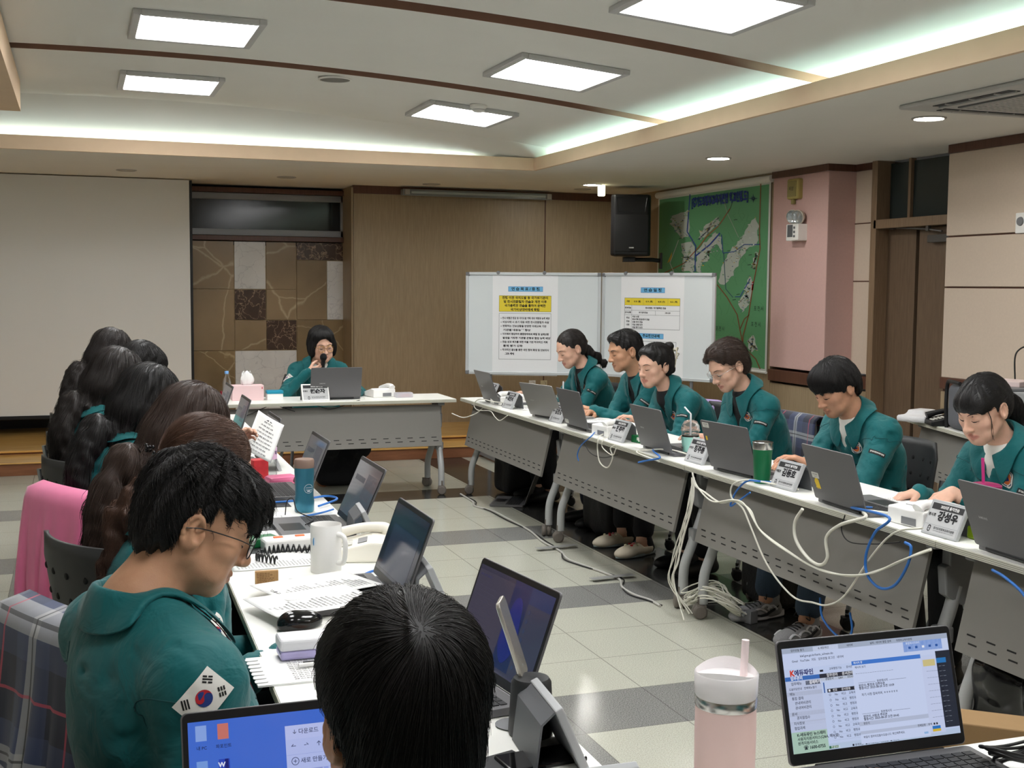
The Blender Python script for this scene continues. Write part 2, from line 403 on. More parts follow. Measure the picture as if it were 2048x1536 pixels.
# ---- walls
b = MB(); b.box((-5.55, 5, 1.55), (.1, 17, 3.2)); struct(b.build('wall_left', mWhite))
b = MB(); b.box((1, -3.05, 1.55), (14, .1, 3.2)); struct(b.build('wall_rear', mWhite))
b = MB(); b.box((4.16, 12.4, 1.33), (3.08, .64, 2.46)); b.box((4.16, 12.075, 2.51), (3.1, .02, .08), 1); b.box((4.672, 12.078, 1.27), (.012, .006, 2.4), 1)
struct(b.build('wall_back_oak', [mWood, mWoodD]))
b = MB(); b.box((-1.45, 12.72, 1.33), (8.2, .12, 2.46)); struct(b.build('wall_back', mDark))
# marble cladding
YM = 12.62
def mx(px): return aty(px, 560, YM).x
def mz(py, px=560): return aty(px, py, YM).z
mb = MB(); X0, X1 = mx(380), mx(704)
cols = [X0, mx(468), mx(531.5), mx(592.5), mx(653), X1]; zr = [mz(484), mz(579), mz(640), mz(700), mz(800)]
zA = mz(520)
til = [(0, 1, zr[0], zr[1], 0), (0, 1, zr[1], zr[3], 0), (0, 1, zr[3], .15, 1), (1, 2, zr[0], zr[1], 2), (1, 2, zr[1], zr[2], 3), (1, 2, zr[2], zr[3], 0),
       (2, 3, zr[0], zr[1], 0), (2, 3, zr[1], zr[2], 0), (2, 3, zr[2], zr[3], 3), (1, 3, zr[3], .15, 2), (3, 5, zr[0], zA, 3), (3, 4, zA, zr[2], 0), (4, 5, zA, zr[2], 2), (3, 5, zr[2], .15, 1)]
for i, j, za, zb, k in til:
    x0, x1 = cols[i]+.004, cols[j]-.004; za -= .004; zb += .004; mb.box(((x0+x1)/2, YM, (za+zb)/2), (x1-x0, .03, za-zb), k)
mb.box(((X0+X1)/2, YM+.02, 1.05), (X1-X0, .03, 1.8), 4)
struct(mb.build('wall_back_marble', [mMA, mMA2, mMB, mMC, mGrout]))
# dark interior window above the marble
b = MB(); xa, xb = mx(380), mx(702); zt, zb = 2.53, mz(484)
b.box(((xa+xb)/2, YM-.02, zt-.03), (xb-xa, .1, .05), 0); b.box(((xa+xb)/2, YM-.02, zb+.03), (xb-xa, .1, .05), 0); b.box((xb-.02, YM-.02, (zt+zb)/2), (.04, .1, zt-zb), 0)
w = struct(b.build('window_1', mWoodD, bevel=.004))
b = MB(); fx0, fx1, fz0, fz1 = xa+.0, xb-.05, zb+.06, zt-.06
b.box(((fx0+fx1)/2, YM, fz1-.03), (fx1-fx0, .04, .065)); b.box(((fx0+fx1)/2, YM, fz0+.03), (fx1-fx0, .04, .065)); b.box((fx1-.03, YM, (fz0+fz1)/2), (.065, .04, fz1-fz0))
b.build('window_frame', mAlu, w, bevel=.003)
b = MB(); b.box(((fx0+fx1)/2, YM+.012, (fz0+fz1)/2), (fx1-fx0, .01, fz1-fz0)); b.build('window_glass', M('black_glass', (10, 12, 14), .12, spec=.5), w)
b = MB(); b.box((2.60, 12.07, 1.35), (.02, .04, 2.35)); struct(b.build('trim_4', M('light_edge', (150, 132, 105), .5)))
# right wall: fabric column, recess with the door, fabric panels
def WY(px): return atx(px, 600, XR).y
yp0, yp1, yd0 = 9.2, 8.38, 6.97
b = MB()
b.box((XR+.2, 10.7, 1.28), (.4, 3.0, 2.55), 0)                              # wall behind the map
struct(b.build('wall_right', mWood))
zmid = atx(1560, 735, XR).z
b = MB(); b.box((XR+.14, (yp0+yp1)/2, (2.5+zmid)/2), (.3, yp0-yp1, 2.5-zmid), 0); b.box((XR+.15, (yp0+yp1)/2, zmid/2-.07), (.3, yp0-yp1, zmid-.14), 1)
b.box((XR+.135, (yp0+yp1)/2-.006, zmid-.07), (.315, yp0-yp1+.015, .1), 2); b.box((XR+.13, (yp0+yp1)/2-.008, 2.525), (.32, yp0-yp1+.02, .06), 2)
struct(b.build('wall_right_column', [mPink, mWood, mWoodD], bevel=.006))
XD = XR+.25
b = MB(); b.box((XD+.1, 8.23, (2.5+zmid)/2), (.2, .32, 2.5-zmid), 0); b.box((XD+.1, 8.23, zmid/2-.07), (.2, .32, zmid-.14), 1); b.box((XD+.09, 8.23, zmid-.07), (.22, .33, .1), 2); b.box((XD+.09, 8.23, 2.525), (.22, .33, .06), 2)
for z in (2.08-.0, 1.62): b.box((XD-.001, 8.23, z), (.006, .32, .008), 2)
struct(b.build('wall_right_return', [mBeige, mWood, mWoodD]))
yA, yB = 8.06, 6.95
b = MB(); b.box((XD+.02, yA, 1.28), (.16, .07, 2.55)); b.box((XD+.02, (yA+yB)/2, 2.06), (.16, yA-yB, .07)); b.box((XD+.06, yA-.3, 2.3), (.05, .03, .5)); b.box((XD+.02, yB, 1.28), (.16, .07, 2.55))
d = struct(b.build('door_1', mFrameW, bevel=.004))
b = MB(); b.box((XD+.07, (yA+yB)/2, 2.31), (.012, yA-yB, .44)); b.build('transom_glass', M('smoked_glass', (52, 60, 60), .15), d)
b = MB(); b.box((XD+.08, yA-.2, 1.02), (.04, .34, 2.02)); b.build('door_leaf', mDoor, d, bevel=.003)
b = MB(); b.box((0, -.37, 1.02), (.04, .74, 2.0), T=Tr(XD+.04, yA-.46, 0)); b.build('door_leaf', mDoor, d, bevel=.003)
MB().box((XD+.13, (yA+yB)/2, 1.27), (.02, yA-yB, 2.5)).build('door_painted_shade', mDark, d)  # black sheet stands in for the shade in the door gap
b = MB(); b.box((XD+.0, 7.28, 1.93), (.06, .34, .055)); b.tube([(XD-.02, 7.3, 1.98), (XD-.03, 7.45, 2.0), (XD-.03, 7.86, 2.03)], .009); b.box((XD-.02, 7.87, 2.035), (.03, .05, .04)); b.box((XD-.03, 7.44, 2.01), (.03, .03, .05))
b.build('door_closer', M('closer_metal', (96, 94, 92), .4, metal=.7), d, bevel=.004)
b = MB(); z1, z2 = atx(1960, 470, XR).z, atx(1960, 575, XR).z; z0 = atx(1925, 770, XR).z
ye = 2.0
for za, zb in ((2.49, z1+.006), (z1-.006, z2+.006), (z2-.006, z0+.04)): b.box((XR+.06, (yd0-2.9)/2, (za+zb)/2), (.12, yd0+2.9, za-zb), 0)
b.box((XR+.075, (yd0-2.9)/2, 1.27), (.12, yd0+2.9, 2.5), 2); b.box((XR+.055, (yd0-2.9)/2, 2.52), (.13, yd0+2.9, .06), 2)
b.box((XR+.055, (yd0-2.9)/2, z0), (.14, yd0+2.9, .08), 2); b.box((XR+.06, (yd0-2.9)/2, z0/2-.03), (.12, yd0+2.9, z0-.06), 1)
struct(b.build('wall_right_panels', [mBeige, mWood, mWoodD], bevel=.003))
# ---- lamps: lit panels in the vault, downlights, cove strips
mPanel = M('panel_diffuser', (255, 255, 255), .5, emit=12); mFrameG = M('panel_frame', (196, 196, 196), .5, var=.03)
def panel(x, y, label):
    t = thing('ceiling_light', label, 'ceiling light', (x, y, vz(x)-.004), 0, 'square lit panels on the vaulted ceiling'); t.rotation_euler = (0, math.atan(.037*(x-.3)), 0)
    a, c = .33, .345; b = MB()
    for sx in (-1, 1): b.box((sx*(a-.02), 0, -.012), (.04, 2*c, .028)); b.box((0, sx*(c-.02), -.012), (2*a-.08, .04, .028))
    b.build('frame', mFrameG, t, bevel=.004)
    b = MB(); b.box((0, 0, -.01), (2*a-.08, 2*c-.08, .01)); b.build('diffuser', mPanel, t); return t
LP = [(.62, 8.66, 'far left lit square panel near the back of the vault'), (.62, 6.78, 'left lit square panel between the two brown ceiling grooves'),
      (2.66, 8.6, 'far right lit square panel beside the smoke detector'), (2.66, 6.75, 'right lit square panel between the two brown ceiling grooves'),
      (2.66, 4.9, 'right lit square panel cut by the top edge of the picture'), (.62, 4.9, 'left lit square panel above the near end of the room'),
      (.62, 3.0, 'left lit square panel over the near table'), (2.66, 3.0, 'right lit square panel over the near table'), (.62, 1.1, 'left lit square panel over the nearest seats'), (2.66, 1.1, 'right lit square panel over the nearest seats')]  # the near panels are unseen, added along the rows for brightness
for x, y, l in LP: panel(x, y, l)
mDL = M('downlight_lens', (255, 252, 245), .5, emit=70); mDLo = M('downlight_off', (196, 186, 170), .5); mRim = M('downlight_rim', (175, 172, 168), .4)
def downlight(x, y, label, on=True, r=.085):
    t = thing('downlight', label, 'ceiling light', (x, y, Zc), 0, 'round downlights in the soffit')
    MB().lathe([(r+.014, 0), (r+.012, -.006), (r, -.008), (r-.004, -.002)], 32).build('rim', mRim, t, smooth=40)
    MB().disc((0, 0, -.003), r-.002, 32).build('lens', mDL if on else mDLo, t); return t
for px, py, l, on in ((1858, 236, 'lit round downlight in front of the air conditioner', True), (1437, 316, 'lit round downlight above the wall map', True), (1184, 369, 'lit round downlight beside the small exit lamp', True),
                      (1165, 378, 'unlit round ceiling grille beside the far downlight', False), (863, 368, 'unlit downlight above the oak back wall', False), (573, 354, 'unlit downlight above the marble wall', False), (253, 340, 'unlit downlight above the projection screen', False)):
    p = atz(px, py, Zc); downlight(p.x, p.y, l, on, .085 if on else .075)
for k, y in enumerate((3.4, .9)): downlight(4.66, y, ('lit round downlight near the right end of the soffit', 'lit round downlight nearest the viewer over the right soffit')[k])  # unseen downlights added along the row to brighten the right side
for k, y in enumerate((8.4, 5.9, 3.4, .9)): downlight(-4.4, y, ('lit round downlight in the left soffit nearest the stage', 'second lit downlight of the left soffit from the stage', 'third lit downlight of the left soffit from the stage', 'lit downlight of the left soffit farthest from the stage')[k])  # unseen downlights added on the left to raise the room light
mLED = M('cove_strip', (214, 255, 246), .5, emit=28)
def cove(x0, y0, x1, y1, label):
    b = MB(); b.box(((x0+x1)/2, (y0+y1)/2, 2.588), (max(x1-x0, .03), max(y1-y0, .03), .012)); o = b.build('led_strip', mLED); tag(o, label, 'light strip')
cove(3.93, -2.9, 3.93, 9.6, 'pale green glowing strip hidden behind the right ceiling lip')
cove(-3.8, -2.9, -3.8, 9.6, 'pale green glowing strip hidden behind the left ceiling lip')  # unseen strip added on the left to brighten the vault
mLED2 = M('cove_strip_back', (230, 250, 248), .5, emit=4)
b = MB(); b.box((.9, 9.97, 2.59), (4.6, .03, .012)); tag(b.build('led_strip', mLED2), 'dim glowing strip hidden behind the far ceiling lip', 'light strip')
# speaker, smoke detector
p = atz(670, 160, 2.88); t = thing('ceiling_speaker', 'round grey speaker grille flush in the vault', 'speaker', (p.x, p.y, vz(p.x)-.002))
MB().lathe([(.11, 0), (.108, -.008), (.098, -.01), (.096, -.006)], 32).build('rim', mWhite, t, smooth=40)
MB().disc((0, 0, -.007), .097, 32).build('grille', M('grille_grey', (128, 126, 122), .6, bump=.5, bscale=700), t)
p = atz(957, 203, 2.84); t = thing('smoke_detector', 'small white smoke detector beside the far right panel', 'smoke detector', (p.x, p.y, vz(p.x)))
MB().lathe([(.06, 0), (.06, -.018), (.045, -.03), (.043, -.042), (.03, -.05), (0, -.05)], 28).build('housing', mWhite, t, smooth=35)
MB().lathe([(.046, -.032), (.048, -.035), (.046, -.038)], 28).build('ring', mFrameG, t, smooth=35)
# exit lamp
p = aty(1203, 381, 11.0); t = thing('exit_lamp', 'small glowing exit lamp hanging under the far soffit', 'exit sign', (p.x, p.y, p.z))
MB().box((0, 0, 0), (.065, .05, .11)).build('lamp', M('exit_glow', (250, 245, 200), .5, emit=1.6), t, bevel=.01)
MB().box((0, 0, (Zc-p.z)/2+.03), (.02, .02, Zc-p.z-.06)).build('stem', mRim, t)
# ---- air conditioner cassette
p = atz(1960, 190, Zc); t = thing('air_conditioner', 'white ceiling cassette air conditioner over the right wall side', 'air conditioner', (4.68, 5.12, Zc))
mAC = M('ac_white', (196, 195, 192), .5, var=.02)
b = MB(); b.box((0, 0, -.012), (.95, .95, .024)); b.build('panel', mAC, t, bevel=.01)
b = MB()
for sx, sy in ((0, 1), (0, -1), (1, 0), (-1, 0)):
    L_ = (.56, .07) if sx == 0 else (.07, .56); b.box((sx*.37, sy*.37, -.0255), (L_[0], L_[1], .004), 0)
    L2 = (.56, .012) if sx == 0 else (.012, .56); b.box((sx*.36, sy*.36, -.03), (L2[0], L2[1], .012), 1)
    for q in (-.18, 0, .18): b.box((sx*.37+(q if sx == 0 else 0), sy*.37+(q if sy == 0 else 0), -.029), (.01, .07, .006) if sx == 0 else (.07, .01, .006), 1)
b.build('louvre', [M('ac_slot', (60, 62, 64), .6), mAC], t)
b = MB(); b.box((0, 0, -.027), (.52, .52, .006), 0)
for i in range(13):
    b.box((-.24+i*.04, 0, -.032), (.022, .5, .005), 1); b.box((0, -.24+i*.04, -.033), (.5, .008, .005), 1)
b.build('grille', [M('ac_grille_dark', (105, 105, 104), .6), mAC], t)
# ---- fluorescent bar above the oak wall
t = thing('strip_lamp', 'long unlit fluorescent lamp along the top of the oak wall', 'lamp', (3.89, 11.98, 2.49))
b = MB(); b.box((0, 0, 0), (1.6, .1, .06)); b.box((0, -.045, -.028), (1.6, .02, .012)); b.build('housing', M('lamp_housing', (140, 146, 148), .35, metal=.2), t, bevel=.006)
b = MB(); b.tube([(-.72, -.06, .0), (.72, -.06, .0)], .014, 12); b.build('tube', M('tube_glass', (170, 182, 186), .15), t, smooth=40)
b = MB()
for s in (-1, 1): MB().box((s*.76, -.055, 0), (.05, .05, .055)).build('lamp_holder', mRim, t, bevel=.006)
# ---- projection screen hanging on the left
t = thing('projection_screen', 'large pale projection screen lowered on the left of the stage', 'screen', (-1.1, 12.08, 0))
zb_ = aty(60, 832, 12.08).z; x1 = aty(381, 600, 12.08).x+1.1
b = MB(); b.box((-.2+x1/2-1.2, 0, (2.54+zb_)/2), (x1+2.8, .004, 2.54-zb_)); b.build('cloth', M('screen_white', (232, 231, 228), .85, spec=.1, var=.02, vscale=2), t)
b = MB(); b.box((-.2+x1/2-1.2, 0, zb_-.015), (x1+2.8, .03, .035)); b.build('bottom_bar', mDark, t, bevel=.006)
b = MB(); b.box((x1+.012, .002, (2.54+zb_)/2), (.028, .006, 2.54-zb_)); b.build('border', mDark, t)
# ================================================================ TABLES
mTop = M('table_top_white', (236, 236, 230), .35, spec=.4, var=.01, vscale=8); mEdge = M('table_edge', (216, 215, 200), .5)
mGroo = M('table_edge_groove', (120, 118, 106), .6); mModesty = M('modesty_panel_grey', (126, 123, 118), .55, var=.02, vscale=40)
mSlot = M('slot_black', (18, 18, 18), .8); mLegS = M('leg_silver', (186, 188, 189), .4, metal=.15); mBrk = M('bracket_grey', (140, 141, 142), .5); mCast = M('caster_grey', (112, 105, 98), .5); mCastB = M('caster_black', (24, 24, 25), .5)
def caster(parent, x, y, r=.034, rz=.4, mat=None, axle=True):
    T = Tr(x, y, r) @ Rz(rz); b = MB()
    for s in (-1, 1):
        b.lathe([(0, -.013), (r*.8, -.013), (r, -.006), (r, .006), (r*.8, .013), (0, .013)], 18, 0, T @ Tr(s*.016, 0, 0) @ Ry(PI/2))
    b.box((0, .006, r*.55), (.052, r*1.3, r*.9), 0, T); b.tube([(0, 0, r*.6), (0, 0, r*2.1)], .011, 8, 0, T=T)
    return b.build('caster', mat or mCast, parent, smooth=35, bevel=.002)
def make_table(label, length=1.8, depth=.5, group='folding training tables of the square', loc=(0, 0, 0), rz=0, inset=.1, legs=True, panel=True):
    t = thing('folding_table', label, 'table', loc, rz, group); hx, hy = length/2, depth/2
    b = MB(); b.box((0, 0, .708), (length-.008, depth-.008, .024), 0)
    b.box((0, 0, .7065), (length-.004, depth-.004, .021), 1)
    for z in (.7005, .7065, .7125): b.box((0, 0, z), (length-.0025, depth-.0025, .0013), 2)
    b.build('table_top', [mTop, mEdge, mGroo], t)
    if panel:
        T = Tr(0, -hy+.08, .675) @ Rx(math.radians(-13)); L_ = length-.22; b = MB()
        b.box((0, 0, -.155), (L_, .014, .31), 0, T)
        n = int(L_/.088)
        for row, z in enumerate((-.245, -.272)):
            for i in range(n): b.box((-L_/2+.06+i*(L_-.12)/(n-1)+(row*.014), -.0072, z), (.04, .001, .0055), 1, T)
        b.build('modesty_panel', [mModesty, mSlot], t, bevel=.0015)
    for s in (-1, 1):
        x = s*(hx-inset); b = MB()
        b.box((x, -.0, .682), (.05, depth-.12, .03)); b.box((x, -.06, .62), (.045, .12, .1)); b.prism([(-.14, .60), (.02, .66), (.04, .5), (-.06, .46), (-.13, .5)], 'x', x-.022, x+.022)
        b.build('bracket', mBrk, t, bevel=.006)
        if legs:
            p = spline([(x, -.07, .53), (x, -.10, .43), (x, -.15, .30), (x, -.185, .2), (x, -.19, .07)], 6)
            MB().tube(p, .024, 12).build('leg', mLegS, t, smooth=40)
            p = spline([(x, -.03, .53), (x, .0, .43), (x, .1, .30), (x, .185, .2), (x, .19, .07)], 6)
            MB().tube(p, .024, 12).build('leg', mLegS, t, smooth=40)
            b = MB(); b.box((x, -.125, .36), (.056, .06, .06)); b.build('leg_clamp', mBrk, t, bevel=.008)
            caster(t, x, -.205, rz=.5+x); caster(t, x, .205, rz=-.3+x)
    return t
make_table('white folding table across the back with the speaking woman behind it', loc=(1.745, 8.87, 0))
RT = ['white folding table at the far end of the right row under the whiteboards', 'second white folding table from the far end of the right row, over the clogs', 'third white folding table of the right row, over the running shoes', 'nearest white folding table of the right row, cut by the right edge']
for i, y in enumerate((7.82, 6.02, 4.22, 2.42)): make_table(RT[i], loc=(2.95, y, 0), rz=-PI/2)
LT = ['white folding table of the left row with the white mug and desk telephone', 'middle white folding table of the left row with the blue drink bottle', 'far white folding table of the left row with the teal cup']
for i, y in enumerate((3.47, 5.27, 7.07)): make_table(LT[i], loc=(.62+.017*(y-2.5), y, 0), rz=PI/2-.017)
make_table('short white table at the near corner with the black cylinder', length=.77, loc=(.613, 2.182, 0), rz=PI/2-.017)
make_table('nearest white table under the head with its back to us', loc=(-.03, 1.535, 0), rz=PI)
make_table('nearest white table under the pink tumbler and the lit laptop', loc=(1.79, 1.535, 0), rz=PI)
make_table('white folding table with the printers against the right wall', loc=(5.1, 5.68, 0), rz=-PI/2-.27, group='folding side table')
# ================================================================ CHAIRS
mShell = M('chair_plastic_black', (44, 45, 46), .45, spec=.4, var=.05, vscale=30); mHole = M('chair_hole', (12, 12, 12), .9); mChrome = M('chair_tube', (150, 152, 155), .3, metal=.8)
def make_chair(label, loc, rz, group='black perforated chairs'):
    t = thing('office_chair', label, 'chair', loc, rz, group)
    b = MB(); G = []
    for i in range(9):
        u = i/8; row = []
        for j in range(13):
            v = (j-6)/6; x = v*.225*(1-.12*max(0, u-.75)*4); z = .54+u*.30; y = -.235-.05*u+.055*v*v - .0
            row.append((x, y, z))
        G.append(row)
    b.grid(G)
    for i in range(3):
        for j in range(5):
            v = (j-2)/2.6; u = .18+.25*i; x = v*.225; y = -.235-.05*u+.055*v*v
            for q in (-.0016, .0016): b.disc((0, 0, 0), .010, 10, 1, T=Tr(x, y+q, .54+u*.30) @ Rx(PI/2))
    b.build('backrest', [mShell, mHole], t, smooth=60, solid=.014)
    b = MB(); G = []
    for i in range(8):
        u = i/7; G.append([((j-5)/5*.22*(1-.1*u), -.2+u*.42, .44+.02*((j-5)/5)**2-.03*max(0, u-.8)*5*.6) for j in range(11)])
    b.grid(G); b.build('seat', mShell, t, smooth=60, solid=.03)
    for s in (-1, 1):
        x = s*.2
        MB().tube(spline([(x, -.275, .66), (x, -.25, .52), (x, -.2, .41), (x, -.1, .36), (x*1.15, -.24, .2), (x*1.2, -.3, .07)], 6), .0125, 10).build('leg', mChrome, t, smooth=40)
        MB().tube(spline([(x, -.16, .40), (x, .0, .385), (x, .14, .37), (x*1.12, .22, .2), (x*1.2, .26, .07)], 6), .0125, 10).build('leg', mChrome, t, smooth=40)
        caster(t, x*1.2, -.3, .03, .3, mCastB); caster(t, x*1.2, .26, .03, -.4, mCastB)
    return t
LCH = [((.15, 1.99), 'black perforated chair behind the man in the left foreground'), ((.2, 2.86), 'black perforated chair under the plaid blanket'), ((.2, 3.69), 'black perforated chair between the plaid and the pink blankets'),
       ((.19, 4.52), 'black perforated chair under the pink blanket'), ((.15, 5.37), 'black perforated chair just behind the pink blanket, nearer of three'), ((.15, 6.22), 'middle black perforated chair at the far end of the left row'), ((.15, 7.12), 'farthest black perforated chair of the left row')]
for (x, y), l in LCH: make_chair(l, (x, y, 0), -PI/2+.5)
RCH = [(8.2, 'chair of the woman nearest the whiteboards'), (7.25, 'chair of the man at the right row'), (6.66, 'chair of the woman with the hair claw'), (5.87, 'chair of the short haired woman with glasses'), (4.88, 'chair of the young man at the right row'), (3.88, 'chair of the woman at the right edge')]
for y, l in RCH: make_chair('black perforated '+l, (3.56, y, 0), PI/2)
make_chair('black perforated chair of the woman at the back table', (1.76, 9.55, 0), PI)
make_chair('black perforated chair of the person with their back to us', (.28, .88, 0), 0)
# ================================================================ LAPTOPS
mLap = M('laptop_grey', (104, 103, 105), .42, metal=.3, var=.02, vscale=60); mLapL = M('laptop_silver', (150, 148, 146), .38, metal=.5, var=.02, vscale=60); mBez = M('laptop_bezel', (24, 24, 26), .35); mKey = M('laptop_keys', (30, 31, 34), .55)
mScr = attr_mat('screen_pixels', .12, emit=.4, spec=.5); mOff = M('screen_dark', (30, 32, 40), .06, spec=.9); mLogo = M('logo_silver', (178, 178, 178), .35, metal=.5)
mSticker = M('sticker_white', (214, 214, 208), .6); mYel = M('sticker_yellow', (240, 205, 40), .5)
def rrect(w, h, r, n=5):
    P = []
    for cx, cy, a0 in ((w/2-r, h/2-r, 0), (-w/2+r, h/2-r, PI/2), (-w/2+r, -h/2+r, PI), (w/2-r, -h/2+r, 1.5*PI)):
        for k in range(n+1): a = a0+PI/2*k/n; P.append((cx+r*math.cos(a), cy+r*math.sin(a)))
    return P
def laptop(label, loc, rz, tilt=18, w=.357, mat=None, screen='dark', ui=None, logo=True, stickers=(), h=.228, z=.72):
    mat = mat or mLap; t = thing('laptop', label, 'laptop', (loc[0], loc[1], z), rz, 'open laptops on the tables'); d = .24
    T0 = Tr(0, -d/2, 0); b = MB(); b.prism(rrect(w, d, .01), 'z', .002, .018, T=T0)
    for sx in (-1, 1):
        for sy in (-1, 1): b.box((sx*(w/2-.03), -d/2+sy*(d/2-.02), .001), (.03, .01, .002))
    b.build('base', mat, t, smooth=30, bevel=.0015)
    b = MB(); kw = (w-.03)/15
    for r in range(6):
        y = -.035-r*.0175
        if r == 5:
            x = -w/2+.015
            for ww in (1.3, 1, 1, 1.2, 5, 1.2, 1, 1, 1, 1.3): b.box((x+ww*kw/2, y, .0188), (ww*kw-.003, .0145, .0018)); x += ww*kw
        else:
            for k in range(15): b.box((-w/2+.015+(k+.5)*kw, y, .0188), (kw-.003, .0145, .0018))
    b.build('keyboard', mKey, t)
    MB().box((0, -.185, .0183), (.12, .075, .0008)).build('touchpad', mBez, t, bevel=.001)
    L = Tr(0, .004, .017) @ Rx(-math.radians(tilt)) @ Tr(0, 0, 0) @ Matrix(((1, 0, 0, 0), (0, 0, 1, 0), (0, 1, 0, 0), (0, 0, 0, 1)))   # lid plane: x right, y up, z towards +Y (back)
    b = MB(); Tl = L @ Tr(0, h/2+.002, 0); P = rrect(w, h, .009); b.prism(P, 'z', .0, .0055, T=Tl)
    lid = b.build('lid', mat, t, smooth=30, bevel=.001)
    MB().prism(rrect(w-.004, h-.004, .008), 'z', -.0012, .0003, T=Tl).build('bezel', mBez, lid, smooth=30)
    sw, sh = w-.018, h-.034; S_ = L @ Tr(0, .022+sh/2, -.0016) @ Matrix(((1, 0, 0, 0), (0, 1, 0, 0), (0, 0, -1, 0), (0, 0, 0, 1)))
    b = MB()
    if ui: rect(b, -sw/2, -sh/2, sw/2, sh/2, S_, 0, srgb(*ui[0])); ui[1](b, sw, sh, S_); b.build('screen', mScr, lid)
    else: rect(b, -sw/2, -sh/2, sw/2, sh/2, S_, 0); b.build('screen', mOff, lid)
    MB().tube([(-w*.36, .002, .012), (w*.36, .002, .012)], .007, 10).build('hinge', mBez, t, smooth=40)
    Bk = L @ Tr(0, h/2, .0058) @ Matrix(((-1, 0, 0, 0), (0, 1, 0, 0), (0, 0, 1, 0), (0, 0, 0, 1))) ; Bk = L @ Tr(0, h/2, .0058) @ Ry(PI) @ Matrix(((1, 0, 0, 0), (0, 1, 0, 0), (0, 0, -1, 0), (0, 0, 0, 1)))
    if logo:
        b = MB(); put_text(b, 'SAMSUNG', -w*.27, -h*.02 if logo == 1 else h*.02, .011, Bk, z=.0002, width=.042, bold=.02); b.build('logo', mLogo, lid)
    for kind, x, y in stickers:
        b = MB()
        if kind == 'w':
            b.prism(rrect(.05, .024, .003), 'z', 0, .0006, T=Bk @ Tr(x, y, 0)); b.build('sticker', mSticker, lid, bevel=0)
            b = MB(); put_text(b, '경기도교육청', x, y+.004, .006, Bk, z=.0009, bold=.02); put_text(b, 'NB-2025', x, y-.005, .005, Bk, z=.0009); b.build('sticker_text', mBez, lid)
        elif kind == 't':
            T = Bk @ Tr(x, y, 0); b.prism([(-.018, -.02), (-.012, -.012), (-.017, .008), (-.01, .02), (.004, .025), (.015, .017), (.017, -.004), (.02, -.018), (.008, -.022), (.004, -.015), (-.004, -.024), (-.01, -.016)], 'z', 0, .0006, T=T); b.build('sticker', mYel, lid)
        else:
            b.prism(rrect(.012, .02, .002), 'z', 0, .0006, T=Bk @ Tr(x, y, 0)); b.build('sticker', mYel, lid)
    return t
W_ = (205, 218, 250); 
def C(*c): return srgb(*c)
